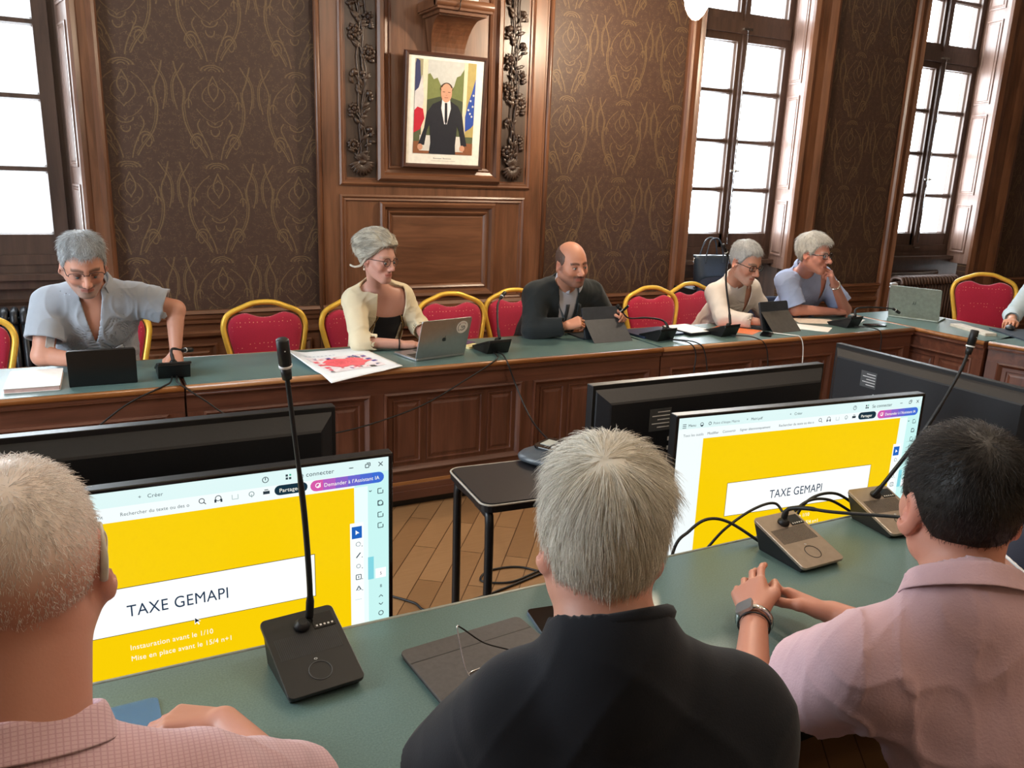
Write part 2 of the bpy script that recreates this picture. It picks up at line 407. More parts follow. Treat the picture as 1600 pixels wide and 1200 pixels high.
def window(n, p, cas, sh, full=True):
    """p = pane x edges [l0,l1,r0,r1]; outer frame .07 around"""
    yf = 5.85; root = empty('window_%d' % n, (0, 0, 0)); root['kind'] = 'structure'
    m = MB(); l0, l1, r0, r1 = p; a, b = l0 - .08, r1 + .08
    ROW = [(1.25, 1.625), (1.65, 2.04), (2.065, 2.455), (2.48, 2.87)]; UP = [(3.10, 3.50), (3.525, 3.93)]
    for q in (a, r1): m.box(q, q + .08, yf - .05, yf + .03, 1.0, 4.1, WFR)                         # stiles
    m.box(l1, r0, yf - .045, yf + .03, 1.12, 4.0, WFR); m.box(l1 + .03, r0 - .03, yf - .075, yf - .04, 1.12, 4.0, WFR)
    m.box(l0, r1, yf - .045, yf + .03, 1.10, 1.25, WFR); m.box(l0 - .02, r1 + .02, yf - .07, yf, 1.07, 1.13, WFR)
    m.box(l0 - .02, r1 + .02, yf - .08, yf + .03, 2.93, 3.03, WFR); m.box(l0, r1, yf - .05, yf + .03, 2.87, 3.10, WFR)
    m.box(l0, r1, yf - .045, yf + .03, 3.93, 4.1, WFR)
    for u, v in ((l0, l1), (r0, r1)):
        for i in range(3): m.box(u, v, yf - .03, yf + .015, ROW[i][1], ROW[i + 1][0], WFR)
        m.box(u, v, yf - .03, yf + .015, UP[0][1], UP[1][0], WFR)
        for z0, z1 in ROW + UP: m.rings(u, v, z0, z1, [(0, yf - .03), (.012, yf - .012)], WFR)
    m.build('window_frame', root)
    g = MB()
    for u, v in ((l0, l1), (r0, r1)):
        for z0, z1 in ROW + UP: g.box(u - .005, v + .005, yf, yf + .003, z0 - .005, z1 + .005, GLASS)
    g.build('window_pane', root)
    h = MB(); xc = (l1 + r0) / 2
    h.tube([(xc, yf - .095, 1.16), (xc, yf - .095, 2.98)], .006, CHROME, 6); h.box(xc - .045, xc + .045, yf - .105, yf - .08, 2.955, 2.975, CHROME)
    h.tube([(xc - .05, yf - .10, 1.80), (xc + .05, yf - .10, 1.80)], .009, CHROME, 8); h.ball((xc, yf - .11, 1.80), .018, CHROME, 8); h.box(xc - .04, xc + .04, yf - .10, yf - .075, 1.1, 1.115, CHROME)
    h.build('window_latch', root)
    m = MB()
    for x0, x1, ir in cas: casing(m, x0, x1, ir)
    m.build('window_casing', root)
    m = MB()
    for q in sh: shutter(m, *q)
    m.build('shutter', root)
    m = MB(); ca = min(c[0] for c in cas) + .12; cb = max(c[1] for c in cas) - .12
    m.box(ca, cb, yf - .06, yf + .06, 0, 1.08, WFR)
    m.box(ca, cb, yf - .16, yf, .985, 1.02, WFR); m.box(ca, cb, yf - .12, yf, .93, .985, WFR)
    m.rings(a + .12, b - .12, .2, .86, [(0, yf - .06), (.015, yf - .085), (.04, yf - .065), (.06, yf - .065), (.075, yf - .075)], WFR, cap=True)
    # dark outer reveals closing the bay
    m.box(ca - .2, a + .02, yf - .02, yf + .1, 0, 4.3, WFR); m.box(b - .02, cb + .25, yf - .02, yf + .1, 0, 4.3, WFR); m.box(ca - .1, cb + .1, YW + .1, yf + .1, 4.12, 4.3, WFR)
    m.build('window_sill', root)
window(1, (-1.05, -.62, -.53, -.185), [(-1.45, -1.25, True), (-.005, .145, False)], [(-1.13, 5.83, -1.25, 5.49), (-.065, 5.83, .0, 5.49)])
window(2, (4.65, 5.09, 5.20, 5.635), [(4.305, 4.455, True), (5.60, 5.89, False)], [(4.57, 5.83, 4.45, 5.49), (5.715, 5.83, 5.605, 5.49)])
window(3, (7.26, 7.674, 7.80, 8.22), [(6.86, 7.02, True), (8.21, 8.665, False)], [(7.18, 5.83, 7.0, 5.49), (8.30, 5.83, 8.215, 5.49)])

# centre panelling (oak breast between the wallpapered fields)
YP = 5.45
t1 = empty('trim_1'); t1['kind'] = 'structure'
m = MB(); m.box(1.372, 3.062, YP, YW + .01, 0, 4.3, WV)
for x0, x1 in ((1.355, 1.392), (3.04, 3.075)):
    m.tube([(x0 / 2 + x1 / 2, YP - .002, 0), (x0 / 2 + x1 / 2, YP - .002, 4.3)], .019, WV, 10)
m.box(1.395, 1.402, YP - .004, YP, 0, 4.3, WV); m.box(3.024, 3.030, YP - .004, YP, 0, 4.3, WV)
# upper field: moulded surround z 1.60.. up
T = lambda u, v, w_: (u, YP - w_, v)
m.rings(1.505, 2.925, 1.60, 4.2, [(0, 0), (0, .012), (.012, .020), (.022, .012), (.034, .012), (.044, -.012), (.05, -.012)], WV, T, mats=(WH, WV))
m.rings(1.76, 2.67, 1.635, 4.1, [(0, -.012), (.0, .030), (.015, .045), (.04, .045), (.055, .020), (.075, .012), (.085, .02), (.1, .012), (.108, -.015)], WV, T, cap=True, capmat=WV, mats=(WH, WV))
# lower field
m.rings(1.505, 2.89, .80, 1.54, [(0, 0), (0, .012), (.012, .018), (.024, .008), (.036, .012), (.048, -.01), (.052, -.01)], WV, T, mats=(WH, WV))
m.rings(1.775, 2.645, .835, 1.495, [(0, -.01), (.0, .028), (.012, .04), (.032, .034), (.045, .012), (.058, .010), (.068, .022), (.08, .014), (.09, .002), (.10, .004)], WH, T, cap=True, capmat=WH, mats=(WH, WV))
for y_, prof, z in ((YP, [(0, 0), (0, .035), (.02, .055), (.05, .055), (.06, .03), (.075, .03), (.085, .0)], .805), (YP, [(0, 0), (0, .02), (.015, .04), (.04, .04), (.055, .015), (.055, 0)], .66)):
    hmould(m, 1.372, 3.062, z, prof, y_)
m.box(1.372, 3.062, YP - .04, YP, 0, .17, WH)
m.rings(1.46, 2.97, .24, .57, [(0, 0), (0, .012), (.014, .016), (.03, .002)], WH, T, cap=True)
m.build('oak_panelling', t1)
m = MB()
for x0, x1 in ((1.556, 1.758), (2.672, 2.874)): m.box(x0, x1, YP - .001, YP + .008, 1.652, 4.15, WCARV)
m.build('carving_ground', t1)

def carving(xc, seed, kk):
    R = random.Random(seed); m = MB(); y0 = YP - .006
    def leaf(x, z, ang, L, wd, curl=.01):
        vs = []; fs = []; n = 6
        for i in range(n + 1):
            t = i / n; ww = wd * math.sin(PI * min(1, t * .97 + .03)) ** .8 * (1 - .25 * t); bend = curl * math.sin(t * PI)
            for sgn, hh in ((-1, .0), (-.5, .55), (0, .25), (.5, .55), (1, 0)):
                du = L * t; dv = ww * sgn + .25 * L * t * t * (1 if curl > .01 else -1) * .5
                vs.append((x + math.cos(ang) * du - math.sin(ang) * dv, y0 - .004 - hh * .016 - bend, z + math.sin(ang) * du + math.cos(ang) * dv))
        for i in range(n):
            for j in range(4): a = i * 5 + j; fs.append((a, a + 1, a + 6, a + 5))
        m.add(vs, fs, WCARV, True)
    def flower(x, z, r, n=8):
        for k in range(n):
            a = 2 * PI * k / n + R.random() * .3; leaf(x + math.cos(a) * r * .25, z + math.sin(a) * r * .25, a, r * .85, r * .32, .012)
        for k in range(6):
            a = 2 * PI * k / 6; m.ball((x + math.cos(a) * r * .22, y0 - .022, z + math.sin(a) * r * .22), (r * .2, .012, r * .2), WCARV, 6)
        m.ball((x, y0 - .024, z), (r * .26, .018, r * .26), WCARV, 8)
    def bud(x, z, r, ang):
        m.ball((x, y0 - .014, z), (r, .018, r), WCARV, 8)
        for d in (-.7, 0, .7): leaf(x - math.cos(ang) * r, z - math.sin(ang) * r, ang + d, r * 1.9, r * .5)
    # bottom shell
    for k in range(11):
        a = PI * (1.02 + .96 * k / 10); leaf(xc, 1.745, a, .088, .016, .016)
    for k in range(9):
        a = PI * (.1 + .8 * k / 8); leaf(xc, 1.76, a, .055 + .02 * R.random(), .013, .008)
    m.ball((xc, y0 - .01, 1.75), (.035, .022, .02), WCARV, 10)
    # stems
    for s_, amp, ph in ((0, .022, 0), (1, .03, 1.9), (2, .018, 4)):
        pts = [(xc + amp * math.sin(ph + z * 6.3 + s_) + .012 * math.sin(z * 17 + s_), y0 - .012, z) for z in np.linspace(1.76, 4.1, 70)]
        m.tube(pts, .0055, WCARV, 6)
    z = 1.86; side = 1
    while z < 4.05:
        side = -side; r = .036 + R.random() * .016; x = xc + side * (.045 + R.random() * .012)
        m.tube(smooth_path([(xc, y0 - .01, z - .09), (xc + side * .02, y0 - .014, z - .05), (x, y0 - .012, z)], 4), .0042, WCARV, 5)
        if R.random() < .62: flower(x, z, r, R.choice((7, 8, 10)))
        else: bud(x, z, .022, PI / 2 + side * -.5)
        for _ in range(3):
            a = PI / 2 - side * (-1) * R.uniform(.3, 1.5); leaf(xc + R.uniform(-.02, .02), z + R.uniform(-.06, .05), PI / 2 + side * R.uniform(.4, 1.3), R.uniform(.05, .075), .014)
            leaf(xc + side * .05, z - .05 + R.uniform(-.03, .03), PI / 2 - side * R.uniform(.5, 1.7), R.uniform(.03, .05), .012)
        z += R.uniform(.085, .11) if R.random() < .6 else .125
    m.build('carved_flowers', t1)
carving(1.657, 3, 0); carving(2.773, 11, 1)

# bracket shelf above the portrait and the white block on it
br = empty('wall_bracket', (2.24, 5.44, 2.45), 0, 'scrolled wooden bracket shelf on the oak panelling above the framed portrait', 'bracket')
m = MB(); prof = [(0, 0), (0, .22)] ; pts = []
for k in range(13):
    t = k / 12; pts.append((-.05 - .20 * (1 - math.cos(t * PI / 2)), .0 + .22 * math.sin(t * PI / 2)))
poly = [(0.0, -.02)] + pts + [(-.27, .23), (0.0, .23)]
n = len(poly); hw = .115
vs = [(-hw * (1 + .25 * max(0, q[1]) / .22), q[0], q[1]) for q in poly] + [(hw * (1 + .25 * max(0, q[1]) / .22), q[0], q[1]) for q in poly]
m.add(vs, [tuple(range(n)), tuple(range(n, 2 * n))[::-1]] + [(i, (i + 1) % n, n + (i + 1) % n, n + i) for i in range(n)], WV)
m.build('corbel', br)
m = MB(); m.box(-.165, .165, -.30, 0, .225, .245, WH); m.box(-.19, .19, -.33, 0, .245, .26, WH)
m.tube([(-.20, -.315, .285), (.20, -.315, .285)], .028, WH, 14); m.box(-.2, .2, -.315, 0, .257, .313, WH)
m.build('shelf', br, .003)
m = MB(); m.tube(smooth_path([(-.04, -.02, .33), (-.04, -.34, .32), (-.045, -.348, .285), (-.045, -.335, .25), (-.045, -.20, .235)], 5), .003, CABLE, 6)
tag(m.build('cable', None, loc=(2.24, 5.44, 2.45)), 'thin black cord looped over the front lip of the wooden bracket shelf', 'cord')
m = MB(); m.box(-.115, .125, -.25, -.03, 0, .22, plain('plaster', '#ece9e0', .7))
for k, (a, b, c_, d) in enumerate(((-.07, .02, -.03, .11), (0, .1, .03, .02), (.03, .03, .08, .11))):
    m.tube([(a, -.252, b), (c_, -.252, d)], .002, plain('grey_ink', '#8a8d8c', .7), 4)
tag(m.build('plaster_plinth', None, .004, loc=(2.24, 5.44, 2.765)), 'white plinth with grey line drawing standing on the bracket shelf', 'plinth')

# framed portrait leaning off the wall
pt = empty('portrait', (2.215, 5.405, 1.73), 0, 'framed colour portrait of a man in dark suit between two flags, hung on oak panelling', 'picture')
pt.rotation_euler = (math.radians(5), 0, 0)
Tp = lambda u, v, w_: (u, -w_, v)
m = MB(); m.rings(-.295, .295, 0, .735, [(0, -.025), (0, .018), (.006, .022), (.02, .020), (.024, .010), (.030, .008)], plain('frame_wood', '#4a2d22', .35), Tp, cap=True, capmat=BLACK); m.build('picture_frame', pt)
m = MB()
def flat(poly, w_, hexc, name='print_' ): m.prism(poly, w_, w_ + .0006, plain(name + hexc.strip('#'), hexc, .6, 0, .3, .03), Tp)
def rect(a, b, c_, d): return [(a, c_), (b, c_), (b, d), (a, d)]
flat(rect(-.268, .268, .028, .708), .009, '#efece2')
X0, X1, Z0, Z1 = -.222, .212, .095, .69
def R_(a, b, c_, d): return rect(X0 + a * (X1 - X0), X0 + b * (X1 - X0), Z0 + c_ * (Z1 - Z0), Z0 + d * (Z1 - Z0))
def Q(pts): return [(X0 + a * (X1 - X0), Z0 + b * (Z1 - Z0)) for a, b in pts]
flat(R_(0, 1, 0, 1), .0098, '#5a6246'); flat(R_(.12, .86, .62, 1), .0106, '#c9ccc9')
flat(Q([(.12, .4), (.5, .4), (.5, .66), (.42, .74), (.36, .82), (.3, .80), (.24, .86), (.18, .84), (.12, .88)]), .0112, '#7d8550')
flat(Q([(.5, .4), (.88, .4), (.88, .96), (.8, .93), (.74, .86), (.68, .84), (.64, .74), (.58, .68), (.5, .66)]), .0112, '#717b4a')
flat(Q([(.2, .3), (.84, .3), (.82, .58), (.6, .62), (.4, .62), (.2, .58)]), .0116, '#454d38')
flat(R_(.12, .2, .1, 1), .0118, '#e3dbc2'); flat(R_(.0, .12, .3, 1), .0118, '#a09a7c'); flat(R_(.8, .86, .1, 1), .0118, '#e0d6b8'); flat(R_(.86, 1, .2, 1), .0118, '#b2a265')
flat(Q([(0, .5), (.05, .56), (.09, .8), (.07, .98), (.02, 1), (0, .95)]), .0122, '#3a3f66')
flat(Q([(0, .34), (.12, .4), (.15, .6), (.11, .84), (.06, .7), (0, .66)]), .0124, '#d9d6d6')
flat(Q([(0, .22), (.1, .26), (.17, .38), (.14, .48), (.05, .5), (0, .46)]), .0126, '#c3283c')
flat(Q([(.86, .26), (.95, .3), (1, .34), (1, .84), (.95, .7), (.89, .56), (.85, .42)]), .0124, '#2f4fa6')
for sx, sz in ((.93, .46), (.97, .54), (.93, .6), (.9, .5), (.975, .66), (.96, .43)):
    flat(Q([(sx + .022 * (1 if k % 2 == 0 else .45) * math.cos(PI / 2 + k * PI / 5), sz + .016 * (1 if k % 2 == 0 else .45) * math.sin(PI / 2 + k * PI / 5)) for k in range(10)]), .013, '#e9e9e2')
flat(R_(0, 1, 0, .13), .0126, '#8d5a3c'); flat(R_(.1, .3, .03, .2), .0128, '#d8d6cf'); flat(R_(.66, .84, .03, .2), .0128, '#d8d6cf')
flat(Q([(.08, .1), (.17, .28), (.2, .44), (.3, .54), (.44, .585), (.58, .585), (.72, .53), (.8, .43), (.84, .27), (.9, .1), (.8, .09), (.76, .26), (.72, .32), (.7, .1), (.71, .0), (.26, 0), (.28, .12), (.26, .33), (.22, .26), (.18, .09)]), .0132, '#23252e')
flat(Q([(.45, .6), (.58, .6), (.60, .5), (.545, .33), (.5, .33), (.44, .5)]), .0138, '#e6e6ea')
flat(Q([(.495, .56), (.535, .56), (.55, .36), (.525, .32), (.505, .36)]), .0144, '#20222a')
flat([(X0 + (.515 + .1 * math.cos(a) * .92) * (X1 - X0), Z0 + (.665 + .1 * math.sin(a)) * (Z1 - Z0)) for a in np.linspace(0, 2 * PI, 20, endpoint=False)], .0144, '#d3a085')
flat([(X0 + (.515 + .105 * math.cos(a)) * (X1 - X0), Z0 + (.70 + .075 * math.sin(a)) * (Z1 - Z0)) for a in np.linspace(-.05, PI + .05, 14)], .0142, '#4a3626')
flat(Q([(.42, .72), (.61, .72), (.6, .685), (.43, .685)]), .0148, '#d3a085')
for q in (.47, .56): flat(R_(q - .02, q + .02, .672, .678), .015, '#4a3626')
flat(R_(.485, .545, .612, .618), .015, '#9c5c4c'); flat(R_(.505, .525, .635, .64), .015, '#b47c62')
for q in (.11, .82): flat([(X0 + (q + .045 * math.cos(a)) * (X1 - X0), Z0 + (.07 + .035 * math.sin(a)) * (Z1 - Z0)) for a in np.linspace(0, 2 * PI, 10, endpoint=False)], .015, '#cf9a7e')
for k in range(17):
    if k == 8: continue
    m.box(-.072 + k * .0078, -.067 + k * .0078, -.0104, -.0098, .062, .0672 + (.003 if k in (0, 9) else 0), plain('grey_ink', '#8a8d8c', .7))
m.box(-.09, .09, -.0104, -.0098, .048, .0495, plain('grey_ink', '#8a8d8c', .7))
m.build('portrait_print', pt)

# radiators
def radiator(x0, x1, y, zt, mat, label, n):
    r = empty('radiator', ((x0 + x1) / 2, y, 0), 0, label, 'radiator', ); wd = (x1 - x0) / n; h = (x1 - x0) / 2
    for k in range(n):
        m = MB(); xc = -h + (k + .5) * wd
        for yy in (-.06, 0, .06): m.tube(smooth_path([(xc, yy, .12), (xc, yy, zt - .05)], 1), [wd * .36] * 2, mat, 8)
        m.tube(smooth_path([(xc, -.075, zt - .07), (xc, -.06, zt - .015), (xc, 0, zt), (xc, .06, zt - .015), (xc, .075, zt - .07)], 3), wd * .42, mat, 8)
        m.tube([(xc, -.07, .14), (xc, .07, .14)], wd * .42, mat, 8)
        m.build('radiator_rib', r)
    for z in (.16, zt - .06): MB().tube([(-h, 0, z), (h, 0, z)], .022, mat, 8).build('radiator_pipe', r)
    for s_ in (-h + wd / 2, h - wd / 2): MB().box(s_ - .012, s_ + .012, -.07, .07, 0, .14, mat).build('radiator_foot', r)
    return r
radiator(7.22, 8.13, 5.55, .83, RADM, 'brown ribbed cast iron radiator below the right-hand window', 19)
radiator(-1.15, -.15, 5.55, .83, RADD, 'dark ribbed cast iron radiator below the left-hand window behind the man in grey-blue shirt', 20)
m = MB(); Mx = Matrix.Rotation(PI / 2, 4, 'Y')
m.lathe([(.0, -.05), (.02, -.05), (.026, -.03), (.026, .03), (.018, .05), (0, .05)], WHITEP, n=14, T=Mx)
m.tube([(-.05, 0, 0), (-.16, 0, 0)], .012, CHROME, 8)
tag(m.build('radiator_valve', loc=(7.17, 5.53, .76)), 'white thermostat knob at the upper corner of the brown radiator', 'radiator valve')

# pendant globe of the chandelier
gl = empty('pendant_lamp', (3.40, 4.28, 2.655), 0, 'glowing white teardrop lamp globe hanging before the middle window', 'lamp')
m = MB(); prof = [(0, 0), (.02, .004), (.045, .03), (.066, .07), (.075, .11), (.07, .15), (.05, .19), (.03, .21)]
m.lathe(prof, emis('lamp_globe', (1, .80, .58, 1), 420), n=24); m.build('lamp_globe', gl)
m = MB(); m.lathe([(.034, .205), (.036, .25), (.012, .27), (.008, .3)], plain('brass', '#a07b3c', .3, .9), n=16); m.tube([(0, 0, .29), (0, 0, 1.58)], .007, plain('brass', '#a07b3c', .3, .9), 8)
m.build('lamp_stem', gl)
# the globe mesh itself glows; no point light stands at it
# ================================================================ council desks
def panel_front(mb, x0, x1, T, bays, zt=.62, zb=.19):
    """carved front between x0..x1 in the frame T(u,v,w): rails, stiles and bays of three raised panels"""
    mb.rings(x0, x1, 0, .72, [(0, 0)], DV, T)
    def slab(a, b, c, d, w0, w1, mat):
        vs = [T(u, v, w_) for u in (a, b) for v in (c, d) for w_ in (w0, w1)]
        mb.add(vs, [(0, 1, 3, 2), (4, 6, 7, 5), (0, 4, 5, 1), (2, 3, 7, 6), (0, 2, 6, 4), (1, 5, 7, 3)], mat)
    slab(x0, x1, zt + .0, .72, -.01, .004, DH); slab(x0, x1, .13, zb, -.01, .004, DH)
    slab(x0, x1, .0, .045, -.01, .0, BLACK); slab(x0, x1, .045, .09, -.01, .035, DH); slab(x0, x1, .09, .12, -.01, .025, DH); slab(x0, x1, .12, .135, -.01, .014, WEDGE)
    wd = (x1 - x0 - .07) / bays; bs = [x0 + .07 + k * wd for k in range(bays)]
    for a in bs + [x1]: slab(a - .07, a, zb, zt, -.01, .006, DV)
    for a in bs:
        b = a + wd - .07; ah = a; bh = b
        mb.rings(ah, bh, zb, zt, [(0, .004), (.0, .012), (.010, .016), (.020, .006), (.030, -.006)], DV, T, mats=(DH, DV))
        L = bh - ah - .06; n1 = L * .235; g = .035; xs_ = [(ah + .03 + g * .6, ah + .03 + n1), (ah + .03 + n1 + g, bh - .03 - n1 - g), (bh - .03 - n1, bh - .03 - g * .6)]
        slab(ah + .03, bh - .03, zb + .03, zt - .03, -.02, -.006, DV)
        for c, d in xs_: mb.rings(c, d, zb + .05, zt - .045, [(0, -.006), (.0, .001), (.006, .001), (.012, -.010), (.018, -.010), (.022, -.004), (.034, .0)], DV, T, cap=True)
def desk(name, x0, x1, T, bays, label, group=None, depth=.57, slim=False, loc=(0, 0, 0), rz=0):
    """T maps (u along, v up, w out of front)"""
    r = empty(name, loc, rz, label, 'desk', group); m = MB()
    def slab(mb, a, b, c, d, w0, w1, mat):
        vs = [T(u, v, w_) for u in (a, b) for v in (c, d) for w_ in (w0, w1)]
        mb.add(vs, [(0, 1, 3, 2), (4, 6, 7, 5), (0, 4, 5, 1), (2, 3, 7, 6), (0, 2, 6, 4), (1, 5, 7, 3)], mat)
    slab(m, x0 + .001, x1 - .001, .70, .742, -depth + .012, .018, DH)
    m.build('table_board', r)
    m = MB(); slab(m, x0 + .008, x1 - .008, .7425, .750, -depth + .02, .006, FELT); m.build('desktop', r, .001)
    m = MB()
    for w_ in (.016, -depth + .012):
        s_ = 1 if w_ > 0 else -1
        p = [T(x0 + .002, .744 if slim else .736, w_), T(x1 - .002, .744 if slim else .736, w_)]; m.tube(p, .005 if slim else .0145, plain('pale_metal_edge', '#8f9690', .4, .3) if slim else WEDGE, 10)
        p = [T(x0 + .002, .706, w_ - .006 * s_), T(x1 - .002, .706, w_ - .006 * s_)]; m.tube(p, .009, DH, 8)
        m.build('edge_moulding', r); m = MB()
    m = MB(); panel_front(m, x0 + .002, x1 - .002, T, bays); m.build('panelled_front', r)
    m = MB(); slab(m, x0 + .01, x0 + .045, 0, .70, -depth + .06, -.02, DV); slab(m, x1 - .045, x1 - .01, 0, .70, -depth + .06, -.02, DV)
    slab(m, x0 + .045, x1 - .045, .60, .70, -.05, -.02, DV); m.build('side_panel', r)
    return r
TF = lambda y: (lambda u, v, w_: (u, y - w_, v))
GD = 'council desks along the far side of the room'
desk('council_desk', -2.35, .325, TF(3.795), 3, 'green-topped panelled desk before the man in grey-blue shirt', GD)
desk('council_desk', .33, 2.965, TF(3.795), 3, 'green-topped panelled desk under the poster and the silver laptop', GD)
desk('council_desk', 2.97, 5.19, TF(3.795), 3, 'green-topped panelled desk before the men in white and light blue shirts', GD)
desk('council_desk', 0, 1.12, lambda u, v, w_: (-w_, u, v), 1, 'short panelled corner desk carrying the open grey laptop at the right', GD, .62, False, loc=(5.235, 3.27, 0))
desk('council_desk', -2.0, 0, lambda u, v, w_: (-w_, u, v), 2, 'panelled desk at the right edge of the picture with computer mouse on it', GD, .62, False, loc=(5.262, 3.262, 0), rz=math.radians(14))
nd = desk('near_desk', -1.6, 2.70, lambda u, v, w_: (u, w_, v), 4, 'x', None, .56, True, loc=(0, 1.545, 0))
nd['label'] = 'long desk with blue-green top in the foreground'

# ================================================================ chairs
def make_chair():
    r = empty('banquet_chair'); tilt = math.radians(9)
    def BK(u, z, w_=0): # back plane: u across, z height from seat 0.45, leaning backwards (+y)
        return (u, .21 + (z - .45) * math.tan(tilt) + w_, z)
    out = [(-.175, .44), (-.195, .58), (-.225, .72), (-.235, .80), (-.205, .865), (-.12, .905), (-.05, .928), (.05, .928), (.12, .905), (.205, .865), (.235, .80), (.225, .72), (.195, .58), (.175, .44)]
    pts = smooth_path([BK(u, z) for u, z in out], 4); m = MB(); m.tube(pts, .0165, GOLDF, 10, flat=None); m.build('back_frame', r)
    ins = [(-.158, .50), (-.178, .60), (-.206, .72), (-.214, .79), (-.19, .845), (-.12, .872), (-.075, .862), (-.03, .848), (.03, .848), (.075, .862), (.12, .872), (.19, .845), (.214, .79), (.206, .72), (.178, .60), (.158, .50)]
    sp = smooth_path([(u, z, 0) for u, z in ins], 3, True); m = MB(); n = len(sp); c = (0, .68)
    for side in (-1, 1):
        vs = []; fs = []
        for k, (s_, d) in enumerate(((1.0, .0), (.97, .016), (.85, .024), (.5, .028), (.0, .029))):
            for u, z, _ in sp: vs.append(BK(c[0] + (u - c[0]) * s_, c[1] + (z - c[1]) * s_, side * d))
        for k in range(4):
            for i in range(n): fs.append((k * n + i, k * n + (i + 1) % n, (k + 1) * n + (i + 1) % n, (k + 1) * n + i))
        m.add(vs, fs, REDF, True)
    m.build('backrest', r)
    m = MB(); sq = [(-.20, -.22), (.20, -.22), (.225, -.18), (.205, .19), (-.205, .19), (-.225, -.18)]; sp = smooth_path([(a, b, 0) for a, b in sq], 3, True); n = len(sp)
    vs = []; fs = []
    for s_, z in ((.97, .40), (1, .42), (1, .45), (.95, .475), (.8, .487), (.0, .49)):
        for a, b, _ in sp: vs.append((a * s_, b * s_, z))
    for k in range(5):
        for i in range(n): fs.append((k * n + i, k * n + (i + 1) % n, (k + 1) * n + (i + 1) % n, (k + 1) * n + i))
    fs.append(tuple(range(n))); m.add(vs, fs, REDF, True); m.build('seat', r)
    m = MB(); m.tube([(-.19, -.19, .395), (.19, -.19, .395), (.185, .19, .395), (-.185, .19, .395)], .012, GOLDF, 8, closed=True); m.build('seat_frame', r)
    for s_ in (-1, 1):
        MB().tube([(s_ * .19, -.19, .40), (s_ * .2, -.215, .0)], .0125, GOLDF, 8).build('leg', r)
        MB().tube(smooth_path([BK(s_ * .175, .45), (s_ * .178, .215, .38), (s_ * .19, .26, .0)], 4), .0135, GOLDF, 8).build('leg', r)
    return r
GC = 'red and gold banquet chairs'
ch0 = make_chair()
CH = [((.885, 4.60), 0, 1, 'empty red and gold chair behind the poster, left of the woman'),
      ((2.10, 4.66), 0, 1, 'empty red chair with gold frame behind the silver laptop'),
      ((3.68, 4.60), 0, 1, 'empty red chair with gold frame between the suited man and the man in white shirt'),
      ((6.75, 4.22), -.72, 1.08, 'empty red chair with gold frame behind the right-hand desk, beside the brown radiator'),
      ((.03, 4.74), .0, 1, 'red and gold chair under the man in grey-blue shirt'),
      ((1.50, 4.62), .25, 1, 'red and gold chair under the woman in cream cardigan'),
      ((2.62, 4.72), .08, 1, 'red and gold chair under the man in dark suit'),
      ((4.17, 4.72), .10, 1, 'red and gold chair under the man in white shirt'),
      ((-.62, 4.62), 0, 1, 'red and gold chair cut by the left edge of the picture')]
for i, (p, rz, s_, lab) in enumerate(CH):
    c = ch0 if i == 0 else copy_tree(ch0); c.location = (p[0], p[1], 0); c.rotation_euler = (0, 0, rz); c.scale = (s_, s_, s_); tag(c, lab, 'chair', GC)
# dark office chair behind the two men on the right
oc = empty('office_chair', (4.54, 4.86, 0), .0, 'dark blue rounded office chair showing between the men in white and light blue shirts', 'chair')
NAVY = plain('navy_fabric', '#232a3d', .8, 0, .3, .08, 90, .2)
def pad(mb, hw, z0, z1, y, th, mat, M=None, rnd=.5, lean=.12):
    pts = []; n = 20
    for k in range(n):
        a = 2 * PI * k / n; cu = abs(math.cos(a)) ** rnd * (1 if math.cos(a) >= 0 else -1); sv = abs(math.sin(a)) ** rnd * (1 if math.sin(a) >= 0 else -1)
        pts.append((hw * cu, (z0 + z1) / 2 + (z1 - z0) / 2 * sv))
    c = (0, (z0 + z1) / 2)
    for side in (-1, 1):
        vs = []; fs = []
        for s_, d in ((1, 0), (.97, th * .6), (.85, th), (.4, th * 1.05), (0, th * 1.05)):
            for u, z in pts: zz = c[1] + (z - c[1]) * s_; vs.append((u * s_, y + side * d + (zz - z0) * lean, zz))
        for k in range(4):
            for i in range(n): fs.append((k * n + i, k * n + (i + 1) % n, (k + 1) * n + (i + 1) % n, (k + 1) * n + i))
        mb.add(vs, fs, mat, True)
def office(r, zt=.93, mat=NAVY):
    m = MB(); pad(m, .225, .52, zt, .22, .035, mat); m.build('backrest', r)
    m = MB(); m.tube([(0, .17, .44), (0, .26, .46), (0, .30, .60), (0, .30, .72)], .02, BLACK, 8, flat=.5); m.build('back_support', r)
    m = MB(); m.lathe([(.0, .40), (.2, .40), (.235, .42), (.24, .45), (.21, .48), (.1, .49), (0, .49)], mat, n=20); m.build('seat', r)
    m = MB(); m.tube([(0, 0, .41), (0, 0, .09)], .026, BLACK, 10)
    m.build('column', r)
    for k in range(5):
        a = 2 * PI * k / 5 + .3; m = MB(); m.tube([(0, 0, .11), (.28 * math.cos(a), .28 * math.sin(a), .07)], .018, BLACK, 8); l = m.build('leg', r)
        m = MB(); m.ball((.28 * math.cos(a), .28 * math.sin(a), .028), (.028, .028, .028), BLACK, 8); m.build('castor', l)
office(oc, .96)
for i, (x, y, rz, lab) in enumerate(((4.98, 4.76, .0, 'chair under the man in light blue shirt, almost hidden by him'), (-.10, .52, PI, 'chair under the white-haired man in pink check shirt'), (.46, .30, PI - .4, 'chair under the man in black shirt'), (1.06, .34, PI - .5, 'chair under the dark-haired man in pink linen shirt'), (2.02, .54, PI - .3, 'chair under the person at the right edge of the picture'))):
    c = empty('office_chair', (x, y, 0), rz, lab, 'chair', 'office chairs'); office(c, .80)
oc['group'] = 'office chairs'

